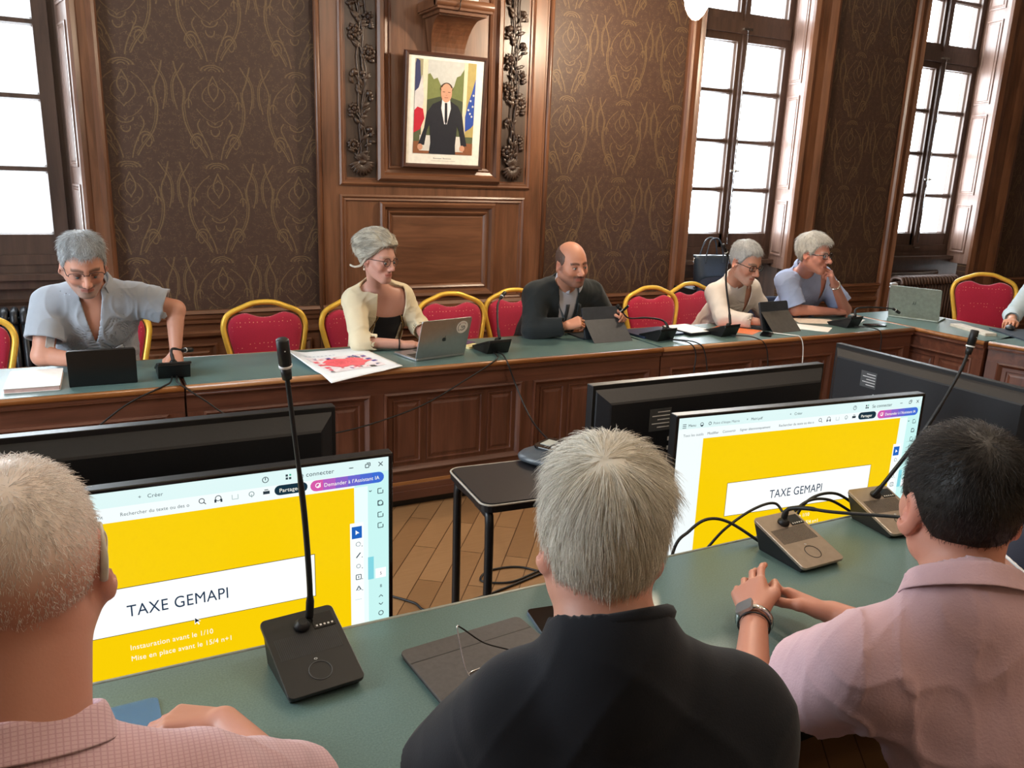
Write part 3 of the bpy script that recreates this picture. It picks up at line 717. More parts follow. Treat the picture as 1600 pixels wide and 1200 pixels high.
# ================================================================ televisions
def tv(loc, rz, label, lit, name='television'):
    r = empty(name, loc, rz, label, 'television', 'television screens between the desks'); m = MB()
    T = lambda u, v, w_: (u, -w_, v)      # w towards the viewer of the screen
    m.box(-.465, .465, 0, .03, 0, .536, BLACK)
    m.rings(-.465, .465, 0, .536, [(0, 0), (0.001, .004), (.008, .004), (.0095, .0)], BLACKG, T)
    m.build('casing', r, .002)
    m = MB(); n = [(-.45, .03), (.45, .03)]
    # moulded back, wide with a sloping shelf on top
    def ring(s, z0, z1, y): return [(-.455 * s, y, z0), (.455 * s, y, z0), (.455 * s, y, z1), (-.455 * s, y, z1)]
    vs = ring(1, .01, .522, .03) + ring(.995, .015, .516, .036) + ring(.93, .05, .488, .062) + ring(.92, .06, .482, .065)
    fs = [(4 * k + i, 4 * k + (i + 1) % 4, 4 * k + 4 + (i + 1) % 4, 4 * k + 4 + i) for k in range(3) for i in range(4)] + [(12, 13, 14, 15)]
    m.add(vs, fs, TVBACK); m.build('back_cover', r)
    m = MB(); m.box(.20, .28, .065, .0658, .385, .455, GREYP); 
    for k in range(5): m.box(.205, .25 + .02 * (k % 2), .0658, .0661, .395 + .012 * k, .398 + .012 * k, WHITEP)
    sk = m.build('rating_sticker', r); sk['label'] = 'grey rating sticker with white lines'
    m = MB()
    for k in range(4): m.box(.195 + .003 * (k % 2), .207, .065, .0672, .26 + k * .03, .272 + k * .03, WHITEP)
    m.build('socket_column', r)
    for s_ in (-1, 1):
        m = MB(); m.tube([(s_ * .30, -.05, -.034), (s_ * .30, .0, .004), (s_ * .30, .03, .004), (s_ * .30, .10, -.034)], .008, BLACK, 6); m.build('foot', r)
    if not lit: m = MB(); m.rings(-.455, .455, .012, .527, [(0, .001)], BLACKG, T, cap=True); m.build('screen', r); return r
    # lit screen: a document viewer with a yellow slide
    s = MB()
    def q(a, b, c, d, hexc, lev=0, st=.85): s.add([T(a, c, .001 + lev * .0002), T(b, c, .001 + lev * .0002), T(b, d, .001 + lev * .0002), T(a, d, .001 + lev * .0002)], [(0, 1, 2, 3)], E(hexc, st))
    def poly(pts, hexc, lev): s.add([T(u, v, .001 + lev * .0002) for u, v in pts], [tuple(range(len(pts)))], E(hexc))
    q(-.455, .455, .012, .527, '#eef6f6'); q(-.455, .455, .494, .527, '#d9f1f0', 1); q(.374, .455, .012, .494, '#c4efec', 1); q(.374, .405, .012, .462, '#e6fafa', 2)
    q(-.37, .373, .030, .462, '#f2c905', 2)
    q(-.270, .280, .210, .316, '#5a5132', 3); q(-.2685, .2785, .2115, .3145, '#fbfdfc', 4)
    q(.362, .394, .10, .375, '#f4fbfb', 3); q(.366, .390, .336, .366, '#1c5fb8', 4); q(.404, .418, .225, .283, '#7fd0dc', 3); q(.422, .448, .225, .25, '#ffffff', 3)
    def pill(a, b, c, d, cols, lev):
        r_ = (d - c) / 2; n = 8
        for k, hx in enumerate(cols):
            u0 = a + (b - a) * k / len(cols); u1 = a + (b - a) * (k + 1) / len(cols)
            pts = []
            if k == 0: pts += [(a + r_ + r_ * math.cos(t), c + r_ + r_ * math.sin(t)) for t in np.linspace(PI / 2, 1.5 * PI, n)]
            else: pts += [(u0, d), (u0, c)]
            if k == len(cols) - 1: pts += [(b - r_ + r_ * math.cos(t), c + r_ + r_ * math.sin(t)) for t in np.linspace(-PI / 2, PI / 2, n)]
            else: pts += [(u1, c), (u1, d)]
            poly(pts, hx, lev)
    pill(.196, .268, .470, .493, ['#10303f'], 3); pill(.274, .444, .467, .493, ['#d65aa8', '#b45fc0', '#8a62c8', '#6a66cf', '#4a6ad2', '#3a6cd4'], 3)
    dk = '#2b3a44'
    def ring_(cu, cv, r_, lev=3, hx=dk, t=.0016):
        n = 16
        for k in range(n):
            a0, a1 = 2 * PI * k / n, 2 * PI * (k + 1) / n
            poly([(cu + r_ * math.cos(a0), cv + r_ * math.sin(a0)), (cu + r_ * math.cos(a1), cv + r_ * math.sin(a1)), (cu + (r_ - t) * math.cos(a1), cv + (r_ - t) * math.sin(a1)), (cu + (r_ - t) * math.cos(a0), cv + (r_ - t) * math.sin(a0))], hx, lev)
    def ln(a, b, c, d, t=.0009, hx=dk, lev=4):
        v_ = Vector((c - a, d - b)); nn = Vector((-v_.y, v_.x)).normalized() * t; poly([(a - nn.x, b - nn.y), (c - nn.x, d - nn.y), (c + nn.x, d + nn.y), (a + nn.x, b + nn.y)], hx, lev)
    ring_(.178, .510, .007); ln(.178, .515, .178, .509); q(.221, .226, .504, .509, dk, 3); q(.228, .233, .504, .509, dk, 3); q(.221, .226, .511, .516, dk, 3); q(.229, .233, .512, .516, '#2aa67c', 3)
    ln(.362, .511, .372, .511); ln(.400, .507, .408, .507); ln(.400, .507, .400, .515); ln(.408, .507, .408, .515); ln(.400, .515, .408, .515); ln(.403, .518, .411, .518); ln(.411, .518, .411, .51); ln(.431, .507, .441, .517); ln(.431, .517, .441, .507)
    ring_(.047, .482, .006); ln(.051, .478, .055, .474); ring_(.080, .483, .0065); q(.072, .076, .474, .481, dk, 4); q(.084, .088, .474, .481, dk, 4)
    for u in (.108, .12): ln(u, .476, u, .486, .0006, '#9db4b4'); 
    ln(.108, .476, .12, .476, .0006, '#9db4b4'); ring_(.148, .482, .006, 3, '#7d9696'); ln(.148, .474, .148, .482, .0006, '#7d9696'); q(.172, .186, .477, .484, dk, 3); ln(.175, .487, .183, .487); q(.175, .183, .473, .476, '#ffffff', 4)
    for k in range(3): ln(-.443, .498 + .005 * k, -.431, .498 + .005 * k)
    ring_(-.379, .504, .006); q(-.382, -.376, .498, .503, dk, 4); ring_(-.352, .505, .005)
    for k, v in enumerate((.321, .293, .265, .237, .208)):
        if k in (0,): ring_(.381, v, .006)
        elif k == 1: ln(.376, v - .006, .386, v + .006, .0013)
        elif k == 2: ring_(.381, v, .0055)
        elif k == 3: ln(.375, v - .006, .387, v - .006); ln(.375, v + .006, .387, v + .006); ln(.375, v - .006, .375, v + .006); ln(.387, v - .006, .387, v + .006); ln(.381, v - .003, .381, v + .003)
        else: ln(.375, v - .005, .381, v + .006); ln(.387, v - .005, .381, v + .006); ring_(.381, v - .002, .004)
        q(.389, .391, v - .007, v - .005, dk, 4)
    ln(.372, .179, .388, .179, .0005, '#b8caca')
    poly([(.375, .345), (.375, .357), (.384, .349), (.379, .3485)], '#ffffff', 5)
    for v in (.446, .416, .387, .360):
        ln(.429, v - .006, .441, v - .006); ln(.429, v + .006, .438, v + .006); ln(.429, v - .006, .429, v + .006); ln(.441, v - .006, .441, v + .002)
    ring_(.435, .416, .0065); ln(.43, .174, .435, .179); ln(.435, .179, .44, .174); ln(.43, .158, .435, .153); ln(.435, .153, .44, .158); ring_(.435, .131, .0065, 3, dk, .0018)
    ln(.414, .450, .411, .447); ln(.411, .447, .408, .450)
    poly([(.017, .218), (.017, .2), (.0215, .204), (.025, .198), (.027, .2), (.024, .2055), (.0295, .206)], '#ffffff', 5); poly([(.018, .2155), (.018, .203), (.0215, .206), (.0275, .2066)], '#10202c', 6)
    for k in range(3): ln(.287 + k * .002, .476 + .001, .297, .4765 + k * .005, .0006, '#ffffff', 5)
    ring_(.291, .4805, .006, 5, '#ffffff')
    scr = s.build('screen', r)
    Tm = lambda u, v, l=.0025: Matrix(((1, 0, 0, u), (0, 0, -1, -l - .0005), (0, 1, 0, v), (0, 0, 0, 1)))
    ink = E('#1e3550'); wh = E('#fffdf0')
    for body, sz, mt_, u, v in (('TAXE GEMAPI', .0375, ink, -.112, .249), ('Instauration avant le 1/10', .0165, wh, -.112, .171), ('Mise en place avant le 15/4 n+1', .0165, wh, -.112, .145),
                                ('Se connecter', .0145, E(dk), .246, .505), ('Partager', .0125, wh, .206, .477), ('Demander à l’Assistant IA', .0125, wh, .304, .4755),
                                ('+   Créer', .0115, E('#46565e'), -.073, .506), ('Rechercher du texte ou des o', .0108, E('#5d6d74'), -.108, .474), ('Menu', .0110, E(dk), -.425, .5005),
                                ('Point d’étape Mairie', .0105, E('#6e7d84'), -.342, .5015), ('×   Mairi.pdf', .0108, E('#46565e'), -.228, .503), ('Tous les outils', .0108, E('#6e7d84'), -.439, .472), ('Modifier', .0108, E('#46565e'), -.359, .4725), ('Convertir', .0108, E('#6e7d84'), -.307, .473), ('Signer électroniquement', .0100, E('#46565e'), -.247, .4735), ('5', .011, E(dk), .432, .233), ('8', .011, E(dk), .432, .200)):
        o = text(body, sz, mt_, scr, Tm(u, v), 'LEFT', 'screen_text', .0001, 0 if (.012 < sz < .03) else 0)
        if body == 'Demander à l’Assistant IA': o.scale = (.92, 1, 1)
        if body in ('TAXE GEMAPI',): o.scale = (1.0 * .2 / max(1e-6, o.dimensions.x), 1, 1) if o.dimensions.x > 0 else (1, 1, 1)
        if body.startswith(('Inst', 'Mise')):
            L = .165 if body[0] == 'I' else .202; w0 = max(v_.co.x for v_ in o.data.vertices); o.scale = (L / w0, 1, 1)
        if body == 'Signer électroniquement': w0 = max(v_.co.x for v_ in o.data.vertices); o.scale = (.108 / w0, 1, 1)
        if body.startswith('Rech'): w0 = max(v_.co.x for v_ in o.data.vertices); o.scale = (.13 / w0, 1, 1)
    return r
tv((.118, 1.70, .55), 0, 'lit television at the left showing a yellow slide with the words TAXE GEMAPI', True)
tv((1.868, 1.662, .55), math.radians(-5), 'lit television at the right showing a yellow slide, beside the silver microphones', True)
tv((.052, 1.975, .60), PI, 'black television seen from behind, left, back to back with the lit left screen', False)
tv((1.739, 1.955, .59), PI + math.radians(-.5), 'black television seen from behind in the middle, grey sticker on its back', False)
tvr = tv((2.81, 1.945, .572), PI / 2, 'black television seen from behind at the right, turned towards the right-hand desk', False); tvr.scale = (.93, .93, .93)
def bench(x0, x1, y0, y1, z, label, rz=0):
    r = empty('low_bench', ((x0 + x1) / 2, (y0 + y1) / 2, 0), rz, label, 'bench', 'low black benches carrying the televisions'); a = (x1 - x0) / 2; b = (y1 - y0) / 2
    MB().box(-a, a, -b, b, z - .03, z, BLACK).build('top', r, .003)
    for sx in (-1, 1):
        for sy in (-1, 1): MB().box(sx * a - sx * .04 - .0, sx * a, sy * b - sy * .04, sy * b, 0, z - .03, BLACK).build('leg', r)
bench(-.40, .55, 1.58, 1.84, .512, 'low black bench under the lit left television'); bench(-.42, .50, 1.842, 2.11, .562, 'low black bench under the dark left television')
bench(1.44, 2.33, 1.58, 1.80, .512, 'low black bench under the lit right television'); bench(1.30, 2.18, 1.815, 2.05, .552, 'low black bench under the dark middle television'); bench(2.70, 2.96, 1.60, 2.36, .536, 'low black bench under the dark right television')

# ================================================================ small black table, conference phone
stb = empty('side_table', (1.36, 2.26, 0), math.radians(-4), 'small black folding table with pale edge, carrying the conference phone', 'table')
def rrect(a, b, r_, n=5):
    out = []
    for cx, cy, s0 in ((a - r_, b - r_, 0), (-a + r_, b - r_, PI / 2), (-a + r_, -b + r_, PI), (a - r_, -b + r_, 1.5 * PI)):
        out += [(cx + r_ * math.cos(s0 + PI / 2 * k / n), cy + r_ * math.sin(s0 + PI / 2 * k / n)) for k in range(n + 1)]
    return out
TZ = lambda u, v, w_: (u, v, w_)
m = MB(); m.prism(rrect(.33, .175, .04), .692, .717, BLACK, TZ); m.build('table_board', stb)
m = MB(); m.prism(rrect(.322, .167, .036), .7172, .7200, plain('dark_laminate', '#1d1c1f', .38), TZ); m.build('tabletop', stb)
m = MB(); sp = [(x, y, .716) for x, y in rrect(.330, .175, .04)]; m.tube(sp, .0035, plain('pale_edging', '#a39e94', .4), 6, closed=True); m.build('edging', stb)
for sx in (-1, 1):
    for sy in (-1, 1):
        MB().tube(smooth_path([(sx * .30, sy * .05, .675), (sx * .30, sy * .12, .672), (sx * .30, sy * .15, .64), (sx * .30, sy * .15, .3), (sx * .30, sy * .15, .0)], 4), .0145, BLACK, 10).build('leg', stb)
m = MB(); m.box(-.02, .25, -.13, .08, .615, .69, BLACK); tag(m.build('under_tray', stb, .006))
cp = empty('conference_phone', (1.435, 2.37, .72), .5, 'grey and black conference phone with keypad on the small black table', 'phone')
m = MB(); vs = []; fs = []; n = 48; GP = plain('phone_grey', '#4b5157', .35)
for k, (s_, z) in enumerate(((.80, .0), (1.0, .012), (1.0, .022), (.92, .032), (.62, .050), (.45, .056), (0, .058))):
    for i in range(n):
        a = 2 * PI * i / n; r_ = .125 * (1 + .16 * math.cos(3 * a)) * s_ if s_ > .5 else .11 * s_; vs.append((r_ * math.cos(a), r_ * math.sin(a), z))
for k in range(6):
    for i in range(n): fs.append((k * n + i, k * n + (i + 1) % n, (k + 1) * n + (i + 1) % n, (k + 1) * n + i))
fs.append(tuple(range(n))[::-1]); m.add(vs, fs, GP, True); m.build('phone_body', cp)
m = MB(); m.prism(rrect(.062, .078, .03), .053, .062, BLACKG, TZ); m.build('control_panel', cp, .002)
m = MB(); m.box(-.03, .03, .02, .06, .0622, .064, plain('phone_display', '#a8aea8', .3)); m.build('display', cp)
for i in range(12):
    m = MB(); m.ball((-.034 + (i % 3) * .034, -.058 + (i // 3) * .02, .063), (.012, .007, .003), plain('key_grey', '#b9bcbe', .4), 8); m.build('key', cp)

# ================================================================ microphones
BEIGE = plain('brushed_champagne_metal', '#a39384', .34, .55, .5, .03, 60)
def mic(loc, rz, label, plate, neck, head, wid=.15):
    """base with sloping plate; local -y is the low, user side. neck and head in world coordinates"""
    r = empty('desk_microphone', loc, rz, label, 'microphone', 'gooseneck conference microphones'); hw = wid / 2
    prof = [(-.085, .0), (-.095, .014), (.085, .072), (.088, .066), (.06, .0)]
    m = MB(); n = len(prof); vs = [(-hw + .006, a, b) for a, b in prof] + [(hw - .006, a, b) for a, b in prof]
    m.add(vs, [tuple(range(n)), tuple(range(n, 2 * n))[::-1]] + [(i, (i + 1) % n, n + (i + 1) % n, n + i) for i in range(n)], BLACK); m.build('base', r, .002)
    sl = math.atan2(.058, .18); Mx = Matrix.Translation((0, -.005, .044)) @ Matrix.Rotation(sl, 4, 'X')
    m = MB(); m.prism(rrect(hw, .1, .012), -.002, .007, plate, lambda u, v, w_: tuple(Mx @ Vector((u, v, w_)))); m.build('top_plate', r, .0015)
    m = MB()
    for k in range(34): m.box(-.062 + k * .0037, -.0605 + k * .0037, -.012, .042, .0068, .0074, BLACK if plate is not BLACK else plain('groove_grey', '#2a2b2f', .5), Mx)
    m.build('speaker_grille', r)
    m = MB(); m.tube([tuple(Mx @ Vector((.022 * math.cos(a), -.055 + .022 * math.sin(a), .0075))) for a in np.linspace(0, 2 * PI, 24, endpoint=False)], .0009, GREYP if plate is BLACK else BLACK, 5, closed=True)
    m.tube([tuple(Mx @ Vector((.003 * math.cos(a), -.026 + .002 * math.sin(a), .0075))) for a in np.linspace(0, 2 * PI, 8, endpoint=False)], .0006, WHITEP, 4, closed=True); m.build('talk_button', r)
    m = MB(); m.box(.022, .066, .045, .082, .0068, .0085, BLACKG, Mx)
    for i in range(5): m.box(.026 + i * .008, .030 + i * .008, .049, .053, .0085, .0092, WHITEP, Mx)
    m.build('display', r)
    m = MB(); m.tube(smooth_path(neck, 6), [.0085 if i < 5 else (.0045 if i > 14 else .006) for i in range(6 * (len(neck) - 1) + 1)], CABLE, 8)
    o = m.build('gooseneck', r); Rr = Matrix.Translation(loc) @ Matrix.Rotation(rz, 4, 'Z'); o.matrix_local = Rr.inverted()
    a, b = Vector(head[0]), Vector(head[1]); d = b - a
    m = MB(); m.tube([a, a + d * .3], [.0085, .010], CABLE, 10); m.tube([a + d * .3, a + d * .36], .0118, WHITEP, 12); m.tube([a + d * .36, a + d * .97, b], [.0112, .0112, .009], CABLE, 12)
    m.ball(a + d * .72 + Vector((0, -.0108, 0)), .0016, WHITEP, 5)
    o = m.build('microphone_head', r); o.matrix_local = Rr.inverted()
    m = MB(); m.lathe([(.016, .0), (.016, .006), (.009, .016), (.008, .016)], CABLE, n=14, T=Mx @ Matrix.Translation((0, .06, .007))); m.build('neck_socket', r)
    return r
def Z3(p, d=(0, 0, 0)): return tuple(a + b for a, b in zip(p, d))
mic((.322, 1.435, .75), math.radians(5), 'black gooseneck microphone in the foreground before the lit left television', BLACK,
    [(.336, 1.497, .83), (.337, 1.49, .90), (.326, 1.47, 1.07), (.306, 1.44, 1.24), (.290, 1.41, 1.36)], [(.2905, 1.411, 1.355), (.281, 1.395, 1.43)])
mic((1.625, 1.432, .75), math.radians(1), 'silver-topped microphone before the right television, its neck bent flat toward the dark-haired man', BEIGE,
    [(1.628, 1.485, .83), (1.630, 1.475, .862), (1.647, 1.43, .880), (1.675, 1.37, .889), (1.75, 1.24, .916), (1.775, 1.17, .931)], [(1.772, 1.18, .929), (1.79, 1.11, .94)])
mic((2.035, 1.475, .75), math.radians(-6), 'silver-topped microphone with tall neck, partly behind the dark-haired man', BEIGE,
    [(2.01, 1.51, .83), (2.03, 1.49, .88), (2.10, 1.44, 1.05), (2.17, 1.42, 1.2), (2.20, 1.42, 1.27)], [(2.20, 1.42, 1.265), (2.213, 1.42, 1.335)])
mic((.30, 3.99, .75), PI, 'black microphone on the far desk before the man in grey-blue shirt', BLACK,
    [(.30, 3.93, .83), (.297, 3.98, .862), (.31, 4.02, .868), (.35, 4.06, .85)], [(.35, 4.06, .85), (.40, 4.10, .84)])
mic((1.955, 4.0, .75), PI + .1, 'black microphone on the far desk beside the silver laptop', BLACK,
    [(1.97, 3.94, .83), (1.985, 4.0, .90), (2.03, 4.1, .985), (2.065, 4.14, 1.02)], [(2.065, 4.14, 1.02), (2.11, 4.17, 1.05)])
mic((3.10, 4.0, .75), PI + .15, 'black microphone with neck bent flat left before the suited man, folders behind it', BLACK,
    [(3.125, 3.94, .83), (3.10, 3.97, .872), (3.0, 4.0, .888), (2.87, 4.0, .892), (2.82, 4.0, .93)], [(2.82, 4.0, .93), (2.775, 4.0, .975)])
mic((3.60, 3.99, .75), PI + .12, 'black microphone with tall upright neck before the man in white shirt', BLACK,
    [(3.61, 3.93, .83), (3.615, 3.96, .92), (3.60, 4.0, 1.1), (3.594, 4.0, 1.26)], [(3.594, 4.0, 1.255), (3.545, 4.0, 1.33)])
mic((4.72, 3.98, .75), PI + .12, 'black microphone with neck bent flat right before the man in light blue shirt', BLACK,
    [(4.74, 3.92, .83), (4.80, 3.97, .872), (4.99, 4.0, .870), (5.22, 4.0, .850)], [(5.22, 4.0, .85), (5.30, 4.0, .815)])

# ================================================================ things on the desks
def slabobj(name, a, b, z0, th, mat, label, cat, loc, rz, group=None, rad=.006, bevel=0, parts=None):
    m = MB(); m.prism(rrect(a, b, rad), 0, th, mat, TZ); o = m.build(name, None, bevel, loc=(loc[0], loc[1], z0), rot=(0, 0, rz)); return tag(o, label, cat, group)
# left: notebook
nb = empty('notebook', (-.262, 4.035, .75), -.02, 'thick white notebook lying on the far desk at the left edge', 'notebook')
m = MB(); m.prism(rrect(.105, .165, .006), .018, .0205, PAPER, TZ); m.build('cover', nb)
m = MB(); m.prism(rrect(.103, .163, .002), .001, .018, plain('page_block', '#c9a9a4', .8), TZ); m.build('pages', nb)
m = MB(); m.prism(rrect(.105, .165, .006), 0, .001, PAPER, TZ); m.build('back_cover', nb)
def tablet(loc, rz, label, w_, h, lean, stand, color=BLACK, scr=True, name='tablet', panel=None):
    """tablet standing in a folio: its back faces local -y"""
    r = empty(name, loc, rz, label, 'tablet', 'tablets standing in folio cases'); Mx = Matrix.Rotation(-lean, 4, 'X')
    m = MB(); m.prism(rrect(w_ / 2, h / 2, .012), 0, .014, color, lambda u, v, q: tuple(Mx @ Vector((u, q - .007, v + h / 2 + .004)))); m.build('case', r, .002)
    m = MB(); m.rings(-w_ / 2 + .012, w_ / 2 - .012, .016, h - .012, [(0, 0)], BLACKG, lambda u, v, q: tuple(Mx @ Vector((u, .0078 + q, v))), cap=True); m.build('screen', r)
    if stand:
        m = MB(); pm = panel or color
        zt = h * stand; yb = -.10
        top = Mx @ Vector((0, -.009, zt)); vs = [(-w_ / 2 + .004, top.y, top.z), (w_ / 2 - .004, top.y, top.z), (w_ / 2 - .004, yb, .001), (-w_ / 2 + .004, yb, .001)]
        vs += [(a, b + .004, c + .001) for a, b, c in vs]; m.add(vs, [(0, 1, 2, 3), (7, 6, 5, 4), (0, 4, 5, 1), (1, 5, 6, 2), (2, 6, 7, 3), (3, 7, 4, 0)], pm); m.build('stand_flap', r)
        m = MB(); c_ = (top + Vector((0, yb, 0))) ; 
        m.prism(rrect(.022, .007, .006), 0, .0012, BLACKG, lambda u, v, q: (u + .01, (top.y + yb) / 2 - .0025 - .0 + v * .6 - q, (top.z) / 2 - .02 + v * .9 - .002)); m.build('camera_window', r)
        m = MB(); m.box(-w_ / 2, w_ / 2, .02, .02 + .19, .0005, .007, color); m.build('keyboard', r, .002)
    return r
tb = tablet((.008, 3.90, .75), 0, 'black tablet in rugged case standing before the man in grey-blue shirt', .27, .17, -.25, 0)
m = MB(); m.box(-.135, .135, -.008, .035, .0, .018, BLACK); m.build('case_foot', tb, .004)
m = MB(); m.tube([(.118, -.012, .10), (.125, -.018, .11), (.125, -.018, .135), (.118, -.012, .145)], .004, BLACK, 6); m.build('clasp', tb)
tablet((2.77, 4.10, .75), .0, 'dark grey tablet in folding case standing before the suited man', .285, .195, .32, .62, plain('slate_case', '#2b3038', .55), panel=plain('slate_flap', '#34363b', .6))
tablet((4.105, 4.02, .75), .06, 'grey tablet in folding case standing before the man in white shirt', .27, .19, .30, .66, plain('slate_case', '#2b3038', .55), panel=plain('slate_flap2', '#4a4745', .6))
m = MB(); n = 10
# poster: sheet bending over the front edge
PX = plain('poster_paper', '#e6edf4', .5, 0, .3, .01)
def sheetz(u, v):
    c = np.array([(.845, 4.24), (1.285, 4.275), (1.345, 3.76), (.955, 3.655)]); p = c[0] * (1 - u) * (1 - v) + c[1] * u * (1 - v) + c[2] * u * v + c[3] * (1 - u) * v
    z = .757 + .045 * max(0, 1 - u * 3.2) ** 2 * max(0, 1 - v * 1.4) + .03 * (1 - v) ** 6 * 0 + .010 * max(0, u - .7) * 3 * v
    z += -.02 * max(0, (3.76 - p[1])) / .1 * (1 - .5 * u) + .018 * max(0, v - .6) * max(0, .45 - abs(u - .6)); return (p[0], p[1], max(z, .754 if p[1] > 3.77 else .70))
N = 24; vs = [sheetz(i / N, j / N) for j in range(N + 1) for i in range(N + 1)]; fs = []
for j in range(N):
    for i in range(N): fs.append((j * (N + 1) + i, j * (N + 1) + i + 1, (j + 1) * (N + 1) + i + 1, (j + 1) * (N + 1) + i))
po = empty('poster', (1.1, 4.0, .75), 0, 'white poster with red blob and purple collage curling over the desk edge', 'poster')
m.add([(a - 1.1, b - 4.0, c - .75) for a, b, c in vs], fs, PX, True); o = m.build('sheet', po); sd = o.modifiers.new('solid', 'SOLIDIFY'); sd.thickness = .0008; sd.offset = 0
m = MB()
def pp(pts, hx, lev): 
    vs = []
    for u, v in pts: x, y, z = sheetz(u, v); vs.append((x - 1.1, y - 4.0, z - .75 + .0016 + lev * .0007))
    m.add(vs, [tuple(range(len(pts)))], plain('poster_' + hx.strip('#'), hx, .5))
def quadp(u0, u1, v0, v1, hx, lev, k=6):
    for i in range(k):
        for j in range(k):
            a, b = u0 + (u1 - u0) * i / k, u0 + (u1 - u0) * (i + 1) / k; c, d = v0 + (v1 - v0) * j / k, v0 + (v1 - v0) * (j + 1) / k; pp([(a, c), (b, c), (b, d), (a, d)], hx, lev)
R = random.Random(5)
quadp(.12, .86, .30, .84, '#e8dfe6', 0)
for k in range(46):
    u = R.uniform(.14, .80); v = R.choice((R.uniform(.31, .42), R.uniform(.70, .80))); w_ = R.uniform(.02, .06); h = R.uniform(.02, .07)
    pp([(u, v), (u + w_, v + R.uniform(-.01, .01)), (u + w_ + R.uniform(-.02, .02), v + h), (u + R.uniform(-.02, .02), v + h)], R.choice(('#4f4a96', '#5a4fa4', '#e05a6c', '#303438', '#f2b8c4', '#ede9ee', '#7a7f86', '#3c3a80')), 1 + (k % 3) * .2)
for u, v in ((.13, .45), (.13, .55), (.15, .65), (.78, .5), (.8, .6)): pp([(u, v), (u + .06, v), (u + .07, v + .05), (u, v + .06)], R.choice(('#4f4a96', '#e05a6c')), 1.5)
pts = [(.49 + .29 * (1 + .12 * math.sin(7 * a) + .06 * math.sin(13 * a)) * math.cos(a), .56 + .16 * (1 + .15 * math.sin(6 * a + 1) + .08 * math.sin(11 * a)) * math.sin(a)) for a in np.linspace(0, 2 * PI, 60, endpoint=False)]
for i in range(60): pp([(.49, .56), pts[i], pts[(i + 1) % 60]], '#ef6470', 2.4)
for j in range(3):
    for i in range(16): 
        if R.random() < .8: u = .33 + i * .02; pp([(u, .50 + j * .045), (u + .013, .50 + j * .045), (u + .013, .515 + j * .045), (u, .515 + j * .045)], '#c03a4a', 3)
for i in range(8): pp([(.16 + i * .05, .22), (.19 + i * .05, .22), (.19 + i * .05, .245), (.16 + i * .05, .245)], '#c3cdd8', 1)
m.build('printed_collage', po)
# laptops
def laptop(loc, rz, label, w_, d, hgt, open_, shell, extra=None, name='laptop'):
    """lid back faces local -y, user at +y"""
    r = empty(name, loc, rz, label, 'laptop', 'open laptops'); m = MB(); m.prism(rrect(w_ / 2, d / 2, .01), .002, .012, shell, lambda u, v, q: (u, v + d / 2, q)); m.build('base', r, .001)
    m = MB(); m.box(-w_ / 2 + .02, w_ / 2 - .02, .03, d * .55, .0122, .0135, BLACK); m.build('keyboard', r)
    m = MB(); m.box(-.05, .05, d * .62, d - .02, .0122, .0128, GREYP); m.build('trackpad', r)
    Mx = Matrix.Translation((0, .004, .008)) @ Matrix.Rotation(open_, 4, 'X')
    m = MB(); m.prism(rrect(w_ / 2, hgt / 2, .012), 0, .006, shell, lambda u, v, q: tuple(Mx @ Vector((u, q, v + hgt / 2)))); lid = m.build('lid', r, .001)
    m = MB(); m.rings(-w_ / 2 + .006, w_ / 2 - .006, .008, hgt - .006, [(0, .0065)], BLACKG, lambda u, v, q: tuple(Mx @ Vector((u, q, v))), cap=True); m.build('display', lid)
    if extra: extra(lid, Mx, w_, hgt)
    return r
def fruit(lid, Mx, w_, h):
    m = MB(); T = lambda u, v, q: tuple(Mx @ Vector((u, -q, v))); dkm = plain('dark_logo', '#43464a', .25, .6)
    body = []
    for k in range(40):
        a = 2 * PI * k / 40; r_ = .0125 * (1 + .06 * math.cos(2 * a) - .10 * max(0, math.sin(a)) ** 12 - .08 * max(0, -math.sin(a)) ** 12); u, v = r_ * math.cos(a), r_ * 1.02 * math.sin(a)
        if (u - .0145) ** 2 + (v - .002) ** 2 < .006 ** 2:
            t = math.atan2(v - .002, u - .0145); u = .0145 + .006 * math.cos(t); v = .002 + .006 * math.sin(t)
        body.append((u, v + h * .47))
    m.prism(body[::-1], .0002, .0008, dkm, T)
    m.prism([(.001, h * .47 + .0135), (.002, h * .47 + .018), (.006, h * .47 + .0205), (.0065, h * .47 + .017), (.004, h * .47 + .014)], .0002, .0008, dkm, T); m.build('logo', lid)
    m = MB(); cx, cz = w_ / 2 - .055, h - .055
    m.prism([(cx + .036 * math.cos(a), cz + .036 * math.sin(a)) for a in np.linspace(0, 2 * PI, 32, endpoint=False)], .0002, .0008, PAPER, T)
    inkk = plain('sticker_ink', '#3f4650', .6)
    m.tube([T(cx + .017 * math.cos(a), cz - .003 + .014 * math.sin(a), .001) for a in np.linspace(-2.4, .9, 16)], .0018, inkk, 5); m.tube([T(cx + .026 * math.cos(a), cz + .026 * math.sin(a), .001) for a in np.linspace(2.2, 4.1, 12)], .0014, inkk, 5)
    for a in np.linspace(.7, 2.4, 9): m.box(*[0] * 6, inkk) if False else m.tube([T(cx + .024 * math.cos(a), cz + .024 * math.sin(a), .001), T(cx + .029 * math.cos(a + .08), cz + .029 * math.sin(a + .08), .001)], .001, plain('sticker_red', '#b0606a', .6), 4)
    for du, dv in ((-.008, .004), (.0, .004), (.007, .002), (-.004, -.005), (.004, -.006)): m.tube([T(cx + du, cz + dv, .001), T(cx + du + .003, cz + dv + .004, .001)], .0022, inkk, 5)
    s = m.build('round_sticker', lid); s['label'] = 'round white sticker with dark drawing'
laptop((1.615, 3.92, .75), .22, 'silver laptop with fruit logo and round white sticker, open before the woman', .315, .22, .222, math.radians(17), ALU, fruit)
